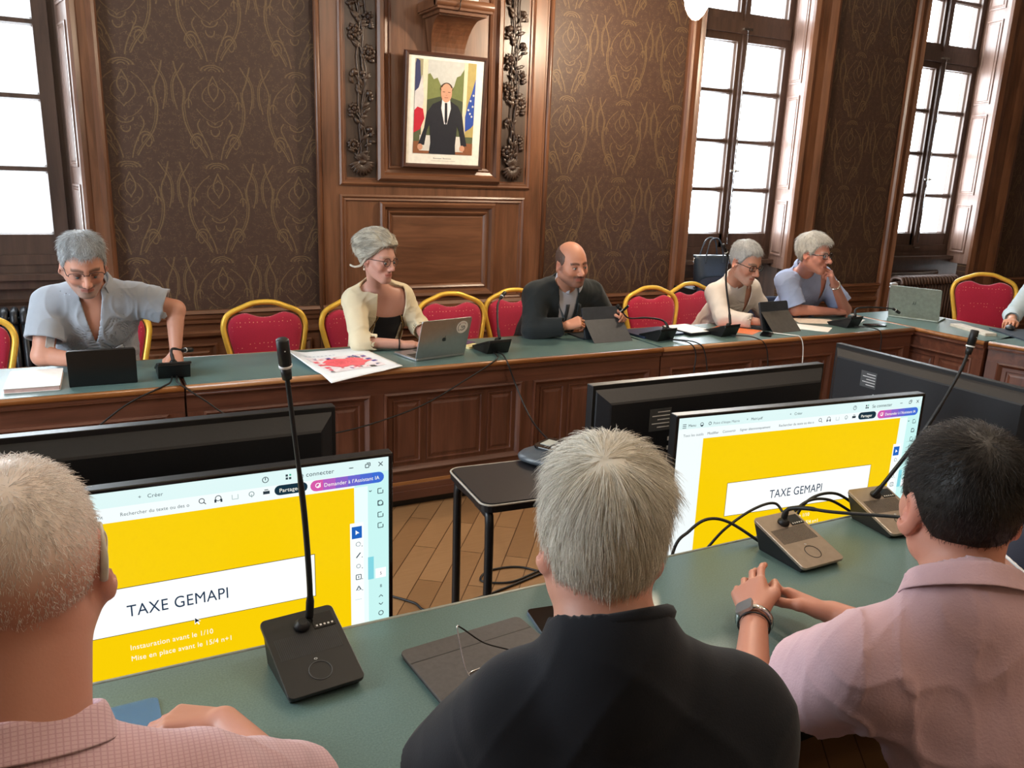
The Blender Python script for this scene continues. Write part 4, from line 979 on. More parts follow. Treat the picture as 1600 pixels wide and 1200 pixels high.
def hp(lid, Mx, w_, h):
    m = MB(); T = lambda u, v, q: tuple(Mx @ Vector((u, -q, v))); dkm = plain('dark_logo', '#43464a', .25, .6); c = h * .5
    for a, b, d, e in ((-.012, -.016, -.002, .014), (-.004, -.002, -.001, -.014), (.002, -.014, .012, .016), (.012, -.002, .009, -.012), (-.004, .0, .0, .001), (.009, .001, .013, .002)):
        m.tube([T(a, c + b, .0006), T(d, c + e, .0006)], .0013, dkm, 5)
    m.build('logo', lid)
laptop((5.50, 4.03, .75), math.radians(-66), 'grey-green laptop with slanted line logo, open on the corner desk at the right', .36, .24, .245, math.radians(14), plain('sage_metal', '#8f9890', .38, .5), hp)
# papers, folders, phones
slabobj('brochure', .05, .075, .7502, .012, plain('brochure_yellow', '#e6d9a0', .6), 'pale yellow brochures piled between the silver laptop and the microphone', 'brochure', (1.87, 4.17), .35)
slabobj('brochure', .045, .035, .7625, .003, plain('brochure_purple', '#5d4568', .6), 'purple and orange leaflet on top of the pale yellow brochures', 'brochure', (1.885, 4.20), .5)
m = MB(); m.box(-.045, .0, -.02, .02, 0, .001, plain('brochure_orange', '#d98a5a', .6)); tag(m.build('leaflet', loc=(1.875, 4.265, .7625), rot=(0, 0, .3)), 'small orange leaflet sticking out behind the pale yellow brochures', 'leaflet')
slabobj('folder', .17, .12, .7502, .014, plain('navy_folder', '#27344f', .35), 'dark blue folder lying on the far desk left of the bent microphone', 'folder', (3.17, 4.16), .1)
slabobj('folder', .11, .14, .7502, .02, plain('black_folder', '#14161a', .5), 'black folder under a pale sheet behind the bent microphone', 'folder', (3.46, 4.15), .05)
slabobj('sheet_of_paper', .10, .13, .7706, .001, PAPER, 'pale sheet on top of the black folder behind the bent microphone', 'paper', (3.455, 4.15), .12)
slabobj('sheet_of_paper', .10, .145, .7502, .0008, plain('orange_paper', '#e07b4a', .6), 'orange sheet under the forearm of the man in white shirt', 'paper', (3.82, 4.10), .5)
slabobj('mobile_phone', .036, .075, .7502, .009, BLACKG, 'black phone lying before the man in white shirt', 'phone', (3.90, 3.895), -.9, rad=.01)
slabobj('mobile_phone', .036, .075, .7512, .009, BLACKG, 'black phone beside the microphone of the man in light blue shirt', 'phone', (4.95, 3.92), 1.3, rad=.01)
slabobj('sheet_of_paper', .105, .148, .7502, .0008, PAPER, 'white sheet right of the grey tablet, before the light blue shirt man', 'paper', (4.40, 4.02), .6)
slabobj('sheet_of_paper', .105, .148, .7502, .0008, plain('cream_paper', '#eee2d6', .6), 'cream sheet under the elbow of the man in light blue shirt', 'paper', (4.66, 4.20), 1.1)
slabobj('envelope', .105, .06, .7503, .002, PAPER, 'small white envelope right of the microphone of the light blue shirt man', 'envelope', (4.97, 4.12), .5)
slabobj('sheet_of_paper', .105, .148, .7502, .004, plain('pale_blue_paper', '#cfe0e6', .6), 'pale sheets right of the grey-green laptop', 'paper', (5.71, 4.19), .5)
slabobj('external_keyboard', .045, .19, .7502, .018, plain('beige_plastic', '#cfc9bd', .5), 'long pale keyboard on the right-hand desk behind the tall microphone', 'keyboard', (5.52, 3.56), -.35)
slabobj('desk_blotter', .17, .30, .7502, .010, plain('dark_blotter', '#2a3440', .5), 'long dark flat panel under the mouse hand at the right edge', 'desk mat', (5.72, 3.22), -.48)
ms = empty('computer_mouse', (5.80, 3.47, .7605), -.9, 'black computer mouse gripped by the hand at the right edge', 'mouse')
m = MB(); m.ball((0, 0, .012), (.031, .055, .022), BLACK, 16); m.build('mouse_body', ms); m = MB(); m.ball((0, .025, .033), (.004, .009, .005), GREYP, 8); m.build('scroll_wheel', ms)
# near desk
tc_ = empty('folio_tablet', (.650, 1.315, .75), math.radians(5), 'closed grey-brown tablet folio on the near desk with spectacles lying on it', 'tablet')
FOL = plain('taupe_folio', '#4d4948', .6, 0, .4, .05, 90, .1)
m = MB(); m.prism(rrect(.142, .103, .014), 0, .006, BLACK, TZ); m.build('tablet_body', tc_); m = MB(); m.prism(rrect(.145, .106, .015), .006, .012, FOL, TZ); m.build('cover', tc_, .0015)
m = MB(); m.box(-.144, .144, .052, .054, .0119, .0123, BLACK); m.build('fold_line', tc_)
mp = empty('mobile_phone', (.842, 1.375, .75), math.radians(-8), 'black smartphone beside the tablet folio on the near desk', 'phone')
m = MB(); m.prism(rrect(.037, .076, .012), 0, .008, plain('steel_blue', '#6c7c8c', .3, .8), TZ); m.build('phone_body', mp); m = MB(); m.prism(rrect(.0355, .0745, .011), .008, .0086, BLACKG, TZ); m.build('screen', mp)
BFILM = plain('blue_film', '#5d8fc0', .25, 0, .5, .02); BFILM.node_tree.nodes['Principled BSDF'].inputs['Alpha'].default_value = .45
pad_ = slabobj('glass_pad', .085, .055, .7502, .003, BFILM, 'transparent blue sheet with rounded corners beside the hand of the man in pink check shirt', 'plastic sheet', (-.04, 1.405), .03, rad=.012)
def glasses(name, parent, M, lens_w, lens_h, frame, r_=.0011, shape=.6, temples=True, top_only=False, label=None, arm_m=None):
    """spectacles: origin at bridge, x across, y forward, z up"""
    g = MB(); hx = lens_w / 2 + .009; pts = {}
    for s_ in (-1, 1):
        ring = []
        for k in range(28):
            a = 2 * PI * k / 28; c_, s__ = math.cos(a), math.sin(a); u = abs(c_) ** shape * math.copysign(1, c_) * lens_w / 2; v = abs(s__) ** shape * math.copysign(1, s__) * lens_h / 2
            ring.append((s_ * hx + u, -.004 * abs((s_ * hx + u) / .07) ** 2 * 2, v))
        if top_only: up = [p for p in ring if p[2] >= -.001]; up.sort(key=lambda p: p[0]); g.tube(up, r_, frame, 6); 
        else: g.tube(ring, r_, frame, 6, closed=True)
        pts[s_] = ring
    g.tube(smooth_path([(-hx + lens_w / 2 - .001, 0, .003), (0, .003, .006), (hx - lens_w / 2 + .001, 0, .003)], 4), r_, frame, 6)
    o = g.build(name, parent); o.matrix_local = M
    if label: o['label'] = label
    g = MB()
    for s_ in (-1, 1): g.add(pts[s_], [tuple(range(28))], LENS)
    g.build('lens', o)
    for s_ in (-1, 1):
        g = MB(); g.tube(smooth_path([(s_ * (hx + lens_w / 2 - .001), -.004, .006), (s_ * (hx + lens_w / 2 + .006), -.012, .006), (s_ * .074, -.06, .004), (s_ * .076, -.095, .0), (s_ * .072, -.125, -.022)], 4), r_ * 1.25, arm_m or frame, 6); g.build('temple', o)
    return o
sg = empty('spectacles', (.688, 1.285, .7625), 0, 'thin silver metal spectacles lying on the taupe tablet folio', 'glasses')
WIRE = plain('silver_wire', '#c9cdd2', .2, .9)
g = MB(); rg = {}
for s_ in (-1, 1):
    ring = []
    for k in range(30):
        a = 2 * PI * k / 30; c_, q_ = math.cos(a), math.sin(a); ring.append((s_ * .033 + abs(c_) ** .65 * math.copysign(.026, c_), abs(q_) ** .65 * math.copysign(.020, q_), .0))
    rg[s_] = ring; g.tube(ring, .0011, WIRE, 6, closed=True)
g.tube(smooth_path([(-.009, .006, .001), (0, .012, .004), (.009, .006, .001)], 4), .0011, WIRE, 6)
g.tube([(-.006, .0, .001), (-.004, -.008, .004)], .0016, WIRE, 5); g.tube([(.006, .0, .001), (.004, -.008, .004)], .0016, WIRE, 5)
g.build('frame', sg); g = MB()
for s_ in (-1, 1): g.add([(a, b, c_ - .0002) for a, b, c_ in rg[s_]], [tuple(range(30))], LENS)
g.build('lens', sg)
g = MB(); g.tube(smooth_path([(-.059, .004, .001), (-.062, .02, .02), (-.058, .055, .075), (-.054, .062, .082), (-.046, .066, .076)], 5), .0016, WIRE, 6); g.build('temple', sg)
g = MB(); g.tube(smooth_path([(.059, .004, .001), (.05, .02, .014), (.0, .045, .035), (-.04, .062, .07), (-.052, .064, .080)], 5), .0017, CABLE, 6); g.build('temple', sg)
sg.rotation_euler = (0, 0, math.radians(8)); sg.location = (.650, 1.268, .7635)

# cables
def cable(pts, r_, label, mat=CABLE, name='cable', n=8):
    o = MB().tube(smooth_path(pts, n), r_, mat, 7).build(name); return tag(o, label, 'cable', 'cables of the microphones' if mat is CABLE else None)
cable([(.29, 3.93, .758), (.27, 3.80, .762), (.235, 3.765, .755), (.08, 3.74, .69), (-.10, 3.70, .565), (-.35, 3.62, .40), (-.6, 3.3, .10), (-.7, 3.0, .01)], .004, 'black cable falling to the left from the microphone of the grey-blue shirt man')
cable([(.31, 3.93, .758), (.30, 3.80, .762), (.33, 3.765, .74), (.40, 3.745, .685), (.54, 3.72, .58), (.80, 3.71, .50), (1.02, 3.72, .47), (1.41, 3.73, .55), (1.69, 3.74, .675), (1.86, 3.762, .757), (1.91, 3.85, .76), (1.93, 3.93, .758)], .004, 'black cable sagging across the desk front between two microphones')
cable([(1.96, 3.94, .758), (1.935, 3.82, .765), (1.935, 3.76, .73), (1.975, 3.73, .61), (1.98, 3.55, .47), (1.85, 3.1, .50), (1.65, 2.7, .66), (1.50, 2.50, .742), (1.46, 2.46, .745)], .0045, 'black cable running from the middle microphone down to the conference phone')
cable([(3.13, 3.94, .758), (3.17, 3.79, .764), (3.20, 3.752, .70), (3.19, 3.74, .55), (3.22, 3.72, .3), (3.2, 3.7, .01)], .004, 'black cable hanging over the desk front from the suited man’s microphone')
cable([(3.14, 3.94, .758), (3.22, 3.79, .764), (3.27, 3.752, .70), (3.29, 3.73, .5), (3.27, 3.72, .2), (3.25, 3.7, .01)], .004, 'second black cable hanging over the desk front from the suited man’s microphone')
cable([(3.62, 3.93, .758), (3.70, 3.80, .763), (3.77, 3.755, .70), (3.79, 3.74, .5), (3.76, 3.72, .2), (3.7, 3.7, .01)], .004, 'black cable hanging over the desk front from the tall upright microphone')
cable([(3.93, 3.98, .754), (4.02, 3.82, .758), (4.075, 3.765, .74), (4.09, 3.745, .6), (4.08, 3.735, .3), (4.1, 3.7, .01)], .0035, 'white charging cable hanging over the desk front by the grey tablet', WHITEP)
cable([(4.73, 3.92, .758), (4.80, 3.80, .763), (4.83, 3.755, .70), (4.82, 3.74, .4), (4.8, 3.7, .01)], .004, 'black cable hanging over the desk front from the light blue shirt man’s microphone')
cable([(1.70, 1.52, .76), (1.72, 1.58, .80), (1.70, 1.60, .82), (1.62, 1.60, .81), (1.52, 1.59, .775), (1.47, 1.60, .72)], .004, 'black cable arching behind the silver microphone, toward the left')
cable([(1.58, 1.52, .758), (1.52, 1.58, .80), (1.46, 1.60, .81), (1.40, 1.60, .785), (1.35, 1.60, .73), (1.33, 1.60, .5)], .0045, 'black cable arching down left of the silver microphone')
cable([(1.99, 1.56, .76), (1.92, 1.585, .80), (1.84, 1.59, .81), (1.78, 1.59, .78), (1.74, 1.60, .70)], .0045, 'black cable arching between the two silver microphones')
cable([(2.02, 1.565, .77), (1.96, 1.595, .81), (1.88, 1.60, .815), (1.82, 1.60, .785), (1.79, 1.61, .70)], .0045, 'second black cable arching between the two silver microphones')
cable([(1.70, 2.80, .006), (1.60, 2.93, .006), (1.46, 2.95, .006), (1.39, 2.88, .006), (1.50, 2.82, .007), (1.66, 2.86, .008), (1.85, 2.93, .006)], .005, 'black cable coiled on the oak floor under the small table')
cable([(.95, 2.95, .006), (1.0, 2.90, .006), (1.06, 2.82, .006), (1.10, 2.74, .006), (1.35, 2.76, .006), (1.75, 2.86, .006)], .005, 'black cable lying on the oak floor beside the lit left television')
cable([(2.10, 1.40, .755), (2.3, 1.36, .755), (2.45, 1.28, .755)], .004, 'black cable on the near desk right of the dark-haired man')

# handbag on a dark chair before the middle window
cb = empty('cabinet', (4.50, 5.27, 0), 0, 'low black cabinet before the middle window, under the handbag', 'cabinet')
MB().box(-.20, .20, -.13, .13, .03, .86, BLACK).build('carcass', cb, .004); MB().box(-.19, .19, -.135, -.13, .05, .84, BLACK).build('door', cb, .002); MB().box(-.19, .19, -.12, .12, 0, .03, BLACK).build('plinth', cb)
bg = empty('handbag', (4.52, 5.22, .862), -.1, 'dark blue-grey leather handbag with two handles before the middle window', 'bag')
LEA = plain('navy_leather', '#2c3642', .32, 0, .6, .05, 120, .15)
m = MB(); vs = []; fs = []; n = 24
for s_, z, d in ((.80, 0, .055), (.92, .02, .065), (1.0, .12, .062), (1.12, .23, .045), (1.18, .26, .04), (1.16, .262, .036)):
    for k in range(n): a = 2 * PI * k / n; c_, q_ = math.cos(a), math.sin(a); vs.append((.145 * s_ * abs(c_) ** .5 * math.copysign(1, c_), d * abs(q_) ** .6 * math.copysign(1, q_), z))
for k in range(5):
    for i in range(n): fs.append((k * n + i, k * n + (i + 1) % n, (k + 1) * n + (i + 1) % n, (k + 1) * n + i))
fs += [tuple(range(n))[::-1], tuple(range(5 * n, 6 * n))]; m.add(vs, fs, LEA, True); m.build('bag_body', bg)
for yy in (-.045, .045): m = MB(); m.tube(smooth_path([(-.085, yy, .20), (-.08, yy, .27), (-.05, yy * .8, .37), (0, yy * .7, .40), (.05, yy * .8, .37), (.08, yy, .27), (.085, yy, .20)], 5), .0065, LEA, 8); m.build('handle', bg)
for s_ in (-1, 1): m = MB(); m.ball((s_ * .165, 0, .235), .010, CHROME, 8); m.tube([(s_ * .17, 0, .23), (s_ * .172, -.01, .19)], .004, CHROME, 6); m.build('clasp', bg)
# ================================================================ implicit-surface toolkit for the figures
F4 = np.float32
def V3(*a): return np.array(a[0] if len(a) == 1 else a, dtype=np.float64)
def nrm(v): v = np.asarray(v, float); return v / max(1e-9, np.linalg.norm(v))
def smin(a, b, k):
    h = np.maximum(k - np.abs(a - b), 0) / k; return np.minimum(a, b) - h * h * k * .25
def smax(a, b, k): return -smin(-a, -b, k)
def sph(P, c, r): return np.sqrt(((P - np.asarray(c, F4)) ** 2).sum(1)) - r
def ell(P, c, r, R=None):
    q = P - np.asarray(c, F4)
    if R is not None: q = q @ np.asarray(R, F4)
    q = q / np.asarray(r, F4); k0 = np.sqrt((q ** 2).sum(1)) + 1e-9; k1 = np.sqrt(((q / np.asarray(r, F4)) ** 2).sum(1)) + 1e-9
    return k0 * (k0 - 1) / k1
def cap(P, a, b, r1, r2=None):
    r2 = r1 if r2 is None else r2; a = np.asarray(a, F4); b = np.asarray(b, F4); d = b - a; L = float(d @ d) + 1e-12
    q = P - a; t = np.clip((q @ d) / L, 0, 1); return np.sqrt(((q - t[:, None] * d) ** 2).sum(1)) - (r1 + (r2 - r1) * t)
def rbox(P, c, h, r, R=None):
    q = P - np.asarray(c, F4)
    if R is not None: q = q @ np.asarray(R, F4)
    q = np.abs(q) - (np.asarray(h, F4) - r); return np.sqrt((np.maximum(q, 0) ** 2).sum(1)) + np.minimum(q.max(1), 0) - r
def wr(P, seed=0, s=1.0):
    """folded-cloth noise in about -1..1: broad sags with narrow creases"""
    R = np.random.default_rng(seed); o = np.zeros(len(P), F4)
    w = np.sin(P @ (R.normal(size=3) * 15 * s).astype(F4) + R.uniform(0, 6)) + np.sin(P @ (R.normal(size=3) * 21 * s).astype(F4) + R.uniform(0, 6))
    for k, a in ((28, .45), (48, .5), (75, .42), (115, .25)):
        d = nrm(R.normal(size=3)) * k * s; q = 1 - np.abs(np.sin(.5 * (P @ d.astype(F4)) + R.uniform(0, 6) + w * 1.0)); m = np.sin(P @ (R.normal(size=3) * 9).astype(F4) + R.uniform(0, 6)) * .5 + .5
        o += a * (q * q * q * 2.2 * m - .4)
    return -o
def snet(F, lo, hi, h):
    lo = np.asarray(lo, float); B = 8; n = np.ceil((np.asarray(hi, float) - lo) / h / B).astype(int) * B; nb = n // B
    D = np.empty(tuple(n), F4)
    bi = np.stack(np.meshgrid(*[np.arange(k) for k in nb], indexing='ij'), -1).reshape(-1, 3)
    bc = (lo + (bi * B + (B - 1) / 2) * h).astype(F4); dc = F(bc); act = np.abs(dc) < B * h * .95 + .012
    Db = D.reshape(nb[0], B, nb[1], B, nb[2], B); sgn = np.where(dc < 0, -1., 1.).astype(F4)
    Db[bi[:, 0], :, bi[:, 1], :, bi[:, 2], :] = sgn[:, None, None, None]
    off = np.stack(np.meshgrid(*[np.arange(B)] * 3, indexing='ij'), -1).reshape(-1, 3); A = bi[act]
    for i in range(0, len(A), 600):
        a = A[i:i + 600]; P = (lo + ((a * B)[:, None, :] + off[None]) * h).reshape(-1, 3).astype(F4)
        Db[a[:, 0], :, a[:, 1], :, a[:, 2], :] = F(P).reshape(len(a), B, B, B)
    S_ = D < 0; c = [S_[i:n[0] - 1 + i, j:n[1] - 1 + j, k:n[2] - 1 + k] for i in (0, 1) for j in (0, 1) for k in (0, 1)]
    al = c[0].copy(); an = c[0].copy()
    for q in c[1:]: al &= q; an |= q
    cells = np.argwhere(an & ~al); idx = -np.ones(tuple(n - 1), np.int64); idx[tuple(cells.T)] = np.arange(len(cells))
    cor = [(i, j, k) for i in (0, 1) for j in (0, 1) for k in (0, 1)]; vals = np.stack([D[cells[:, 0] + i, cells[:, 1] + j, cells[:, 2] + k] for i, j, k in cor], 1)
    acc = np.zeros((len(cells), 3)); cnt = np.zeros(len(cells))
    for a in range(8):
        for b in range(a + 1, 8):
            d = np.array(cor[b]) - np.array(cor[a])
            if np.abs(d).sum() != 1: continue
            va, vb = vals[:, a], vals[:, b]; m = (va < 0) != (vb < 0); t = np.where(m, va / np.where(np.abs(va - vb) < 1e-12, 1, va - vb), 0); t = np.clip(t, 0, 1)
            acc += m[:, None] * (np.array(cor[a]) + t[:, None] * d); cnt += m
    V = lo + (cells + acc / np.maximum(cnt, 1)[:, None]) * h
    Q = []
    for ax in range(3):
        u, v = (ax + 1) % 3, (ax + 2) % 3; s0 = [slice(1, n[i] - 1) for i in range(3)]; s1 = list(s0); s0[ax] = slice(0, n[ax] - 1); s1[ax] = slice(1, n[ax])
        a = S_[tuple(s0)]; b = S_[tuple(s1)]; e = np.argwhere(a != b); base = e.copy()
        for i in range(3):
            if i != ax: base[:, i] += 1
        ins = a[tuple(e.T)]; g = []
        for du, dv in ((0, 0), (-1, 0), (-1, -1), (0, -1)):
            c_ = base.copy(); c_[:, u] += du; c_[:, v] += dv; g.append(idx[tuple(c_.T)])
        g = np.stack(g, 1); g[~ins] = g[~ins][:, ::-1]; Q.append(g)
    Q = np.concatenate(Q); return V, Q[:, ::-1] if False else Q
def mesh_from(name, V, Q, mats, parent=None, colors=None, mi=None, smooth=True, tri=False, root=(0, 0, 0)):
    V = np.asarray(V, float) - np.asarray(root); me = bpy.data.meshes.new(name); k = Q.shape[1]
    me.vertices.add(len(V)); me.vertices.foreach_set('co', V.astype(F4).ravel())
    me.loops.add(Q.size); me.loops.foreach_set('vertex_index', Q.astype(np.int32).ravel())
    me.polygons.add(len(Q)); me.polygons.foreach_set('loop_start', np.arange(0, Q.size, k, dtype=np.int32)); me.polygons.foreach_set('loop_total', np.full(len(Q), k, np.int32))
    for m in mats: me.materials.append(m)
    if mi is not None: me.polygons.foreach_set('material_index', mi.astype(np.int32))
    me.polygons.foreach_set('use_smooth', np.full(len(Q), smooth)); me.update(calc_edges=True)
    if colors is not None:
        a = me.color_attributes.new('tone', 'FLOAT_COLOR', 'POINT'); c = np.ones((len(V), 4), F4); c[:, :3] = colors; a.data.foreach_set('color', c.ravel())
    o = bpy.data.objects.new(name, me); COL.objects.link(o)
    if parent: o.parent = parent
    return o
def skin_mat(name, rough=.5):
    t = NT(name); a = t.n('VertexColor'); a.layer_name = 'tone'; n = t.noise(t.coord(), 55, 4, .6)
    t.base(t.mix(t.math('MULTIPLY', n, .25), a.outputs[0], (.45, .16, .10, 1))); t.set(rough, 0, .45); t.p.inputs['Subsurface Weight'].default_value = .07
    t.p.inputs['Subsurface Radius'].default_value = (.012, .005, .003); t.bump(t.noise(t.coord(), 320, 3), .12, .0012); return t.m
SKIN = skin_mat('skin')
def hair_mat(name):
    t = NT(name); a = t.n('VertexColor'); a.layer_name = 'tone'; t.base(a.outputs[0]); t.set(.5, 0, .35); return t.m
HAIRM = hair_mat('hair')
def cloth(name, hexc, rough=.85, bump=.25, grid=None, sheen=.15, scale=380, nz=.05):
    t = NT(name); c = C(hexc); v = t.coord(); n = t.noise(v, scale, 2); big = t.noise(v, 9, 3)
    col = t.ramp(big, [(.3, tuple(x * (1 - nz) for x in c[:3]) + (1,)), (.7, tuple(min(1, x * (1 + nz)) for x in c[:3]) + (1,))])
    if grid:
        g, c2, w_, f = grid; sp = t.n('SeparateXYZ'); t.l(v, sp.inputs[0])
        k = None
        for o_ in ((0, 1), (2,)):
            s = sp.outputs[0] if len(o_) == 2 else t.math('ADD', sp.outputs[2], sp.outputs[1])
            l = t.math('LESS_THAN', t.math('FRACT', t.math('DIVIDE', s, g)), w_); k = l if k is None else t.math('MAXIMUM', k, l)
        col = t.mix(t.math('MULTIPLY', k, f), col, C(c2))
    t.base(col); t.set(rough, 0, .25); t.p.inputs['Sheen Weight'].default_value = sheen; t.bump(n, bump, .0015); return t.m

def hmat(c, yaw, pitch=0, roll=0):
    """head frame: columns = right, forward, up; pitch>0 looks down"""
    M = Matrix.Rotation(yaw, 3, 'Z') @ Matrix.Rotation(-pitch, 3, 'X') @ Matrix.Rotation(roll, 3, 'Y')
    return np.asarray(c, float), np.array(M)
def head_core(q, s):
    f = s.get('face', 1.0); w = s.get('w', 1.0); x = np.abs(q[:, 0]); Q = q.copy(); Q[:, 0] = x
    d = ell(Q, (0, -.012, .042), (.074 * w, .095, .086)); d = smin(d, ell(Q, (0, .012, .01), (.068 * w, .083, .075)), .03)
    d = smin(d, ell(Q, (0, .034, -.032), (.056 * w * f, .058, .074)), .03)
    d = smin(d, cap(Q, (.050 * w * f, -.002, -.052), (.018, .066, -.094), .020 + s.get('jowl', 0), .018), .03)
    d = smin(d, ell(Q, (0, .074, -.097), (.023, .019, .018)), .02)
    d = smin(d, cap(Q, (.052 * w, .048, -.015), (.044, .066, -.03), .016), .022)
    return d
def head_sdf(q, s):
    x = np.abs(q[:, 0]); Q = q.copy(); Q[:, 0] = x; d = head_core(q, s)
    if s.get('noface'): pass
    else:
        d = smin(d, cap(Q, (0, .087, .022), (.040, .076, .022), .010, .007), .016)
        d = smax(d, -ell(Q, (.033, .103, .002), (.018, .016, .012)), .014)
        o = s.get('open', .0045); lid = sph(Q, (.032, .0795, .001), .0148); gap = ell(Q, (.0325, .096, .0 if o > .003 else -.004), (.0125, .012, o)); d = smin(d, smax(lid, -gap, .002), .006)
        ln_ = s.get('nose', 1.0)
        d = smin(d, cap(q, (0, .088, .010), (0, .098 + .018 * ln_, -.030), .0075, .0105 * ln_), .014); d = smin(d, ell(Q, (.0115, .104, -.037), (.0085, .011, .0075)), .008)
        d = smax(d, -ell(Q, (.0065, .110, -.0455), (.004, .006, .003)), .004)
        d = smin(d, ell(q, (0, .082, -.064), (.027, .017, .018)), .015)
        m = s.get('smile', 0.0)
        lipz = lambda base: (0, .0965, base)
        d = smin(d, cap(Q, (0, .0985, -.0590), (.023, .0855, -.0635 + m), .0048, .0022), .005); d = smin(d, cap(Q, (0, .0970, -.0695), (.019, .0865, -.0665 + m), .0056, .003), .006)
        d = smax(d, -cap(Q, (0, .104, -.0643), (.026, .0905, -.0645 + m), .0021, .0012), .003)
        d = smax(d, -cap(Q, (.024, .0995, -.045), (.031, .090, -.060), .0018, .001), .012)
    R = np.array(Matrix.Rotation(-.58, 3, 'Z') @ Matrix.Rotation(.2, 3, 'X'))
    ex = s.get('ear', 1.0); w = s.get('w', 1.0); e = ell(Q, (.081 * w, -.014, -.006), (.0085, .019, .033 * ex), R); e = smin(e, ell(Q, (.075 * w, -.004, -.030 * ex), (.007, .010, .014), R), .008)
    e = smax(e, -ell(Q, (.087 * w, -.009, -.002), (.006, .012, .020 * ex), R), .006); e = smin(e, ell(Q, (.078 * w, .006, -.010), (.005, .005, .010), R), .005)
    return smin(d, e, .010)
def head_color(q, s):
    n = len(q); base = np.array(C(s.get('skin', '#d29c80'))[:3]); c = np.tile(base, (n, 1)); x = np.abs(q[:, 0]); y, z = q[:, 1], q[:, 2]
    def blend(m, col, f): 
        m = np.clip(m, 0, 1)[:, None] * f; c[:] = c * (1 - m) + np.array(C(col)[:3]) * m
    g = lambda cx, cy, cz, r: np.exp(-(((x - cx) ** 2 + (y - cy) ** 2 + (z - cz) ** 2) / r ** 2))
    blend(g(.042, .07, -.030, .024), s.get('blush', '#c4624f'), .25); blend(g(0, .115, -.032, .016), s.get('blush', '#c4624f'), .25); blend(g(.082, -.01, 0, .03), '#c46a56', .4)
    blend(g(.033, .095, -.010, .014), '#8c554c', .45); blend(g(.033, .09, .012, .014), '#7d4a40', .5)
    st = s.get('stubble')
    if st:
        m = np.clip((-.036 - z) / .012, 0, 1) * np.clip((y + .005) / .02, 0, 1) * np.clip((z + .135) / .02, 0, 1); m = np.maximum(m, np.clip((-z + .02) / .02, 0, 1) * np.exp(-((y - .018) / .016) ** 2) * (x > .05) * (z > -.07)); mo = g(.0, .1, -.049, .02)
        m = m * (1 - .6 * np.exp(-((z + .050) / .02) ** 2) * (x > .036)) ; blend(m, st[0], st[1])
        if len(st) > 2: blend(np.exp(-((z + .0525) / .006) ** 2) * (x < .030) * (y > .08), st[2], .85)
    lm = np.exp(-((z + .0640) / .0072) ** 2) * (x < .024) * (y > .080); blend(lm * 1.3, s.get('lip', '#a3554c'), .75); blend(np.exp(-((z + .0645) / .0016) ** 2) * (x < .024) * (y > .082), '#5a2622', .8)
    br = s.get('brow', '#5c4634'); bz = .0235 + .004 * np.sin(np.clip((x - .012) / .04, 0, 1) * PI); blend(np.exp(-((z - bz) / .0055) ** 2) * (x > .010) * (x < .054) * (y > .06) * 1.7, br, s.get('browf', .9))
    blend(np.exp(-((z - .0050) / .003) ** 2) * (np.abs(x - .032) < .0155) * (y > .078), '#2e1e1a', .8)
    ss = s.get('scalp')
    if ss: blend(np.clip((z - .02) / .03, 0, 1) * 1.0, ss, .6)
    return c
HANDF = [(.030, .042, .026, .021, .0086), (.010, .046, .029, .022, .0088), (-.011, .042, .027, .021, .0084), (-.030, .033, .021, .018, .0075)]
def hand_prims(Wp, d, up, side, curl=(.4, .4, .4, .4), thumb=.3, k=1.0, spread=.06):
    """side=+1 thumb on +x of (d x up)... returns list of capsules (a,b,r1,r2,blend)"""
    d = nrm(d); up = nrm(np.asarray(up, float) - d * np.dot(up, d)); xr = nrm(np.cross(d, up)) * side; W_ = np.asarray(Wp, float); P = lambda x, y, z: W_ + (xr * x + d * y + up * z) * k; out = []
    for i, (x, a, b, c, r) in enumerate(HANDF):
        mcp = P(x, .088 - abs(x - .008) * .22, 0); out.append((P(x * .55, .012, -.003), mcp, .0150 * k, .0115 * k, .014)); out.append((P(x * .6, .03, -.009), P(x * .9, .07, -.010), .012 * k, .009 * k, .014))
        th = .0; p = mcp; an = spread * (x * 30); cu = curl[i] if hasattr(curl, '__len__') else curl
        for j, (L, f) in enumerate(((a, .9), (b, 1.25), (c, .8))):
            th += cu * f; dr = (d * math.cos(th) - up * math.sin(th)) + xr * math.sin(an) * math.cos(th); dr = nrm(dr); q = p + dr * L * k
            out.append((p, q, r * (1 - .08 * j) * k, r * (.93 - .10 * j) * k, .0035)); p = q
    t0 = P(.020, .018, -.006); t1 = P(.040 + .008 * (1 - thumb), .050, -.010 - .018 * thumb); dr = nrm(d * (.85) + xr * (.35 - .75 * thumb) - up * (.15 + .4 * thumb)); t2 = t1 + dr * .033 * k; t3 = t2 + nrm(dr + (-xr * .35 * thumb)) * .026 * k
    out += [(t0, t1, .0145 * k, .0125 * k, .012), (t1, t2, .0112 * k, .0098 * k, .005), (t2, t3, .0098 * k, .0078 * k, .004)]
    return out
def ik(S_, W_, l1, l2, pole):
    S_, W_ = V3(S_), V3(W_); d = W_ - S_; L = np.linalg.norm(d)
    if L > (l1 + l2) * .995: k = L / ((l1 + l2) * .995); l1 *= k; l2 *= k
    d = d / L; a = (l1 * l1 - l2 * l2 + L * L) / (2 * L); h = math.sqrt(max(0, l1 * l1 - a * a)); p = np.asarray(pole, float); p = nrm(p - d * (p @ d)); return S_ + d * a + p * h

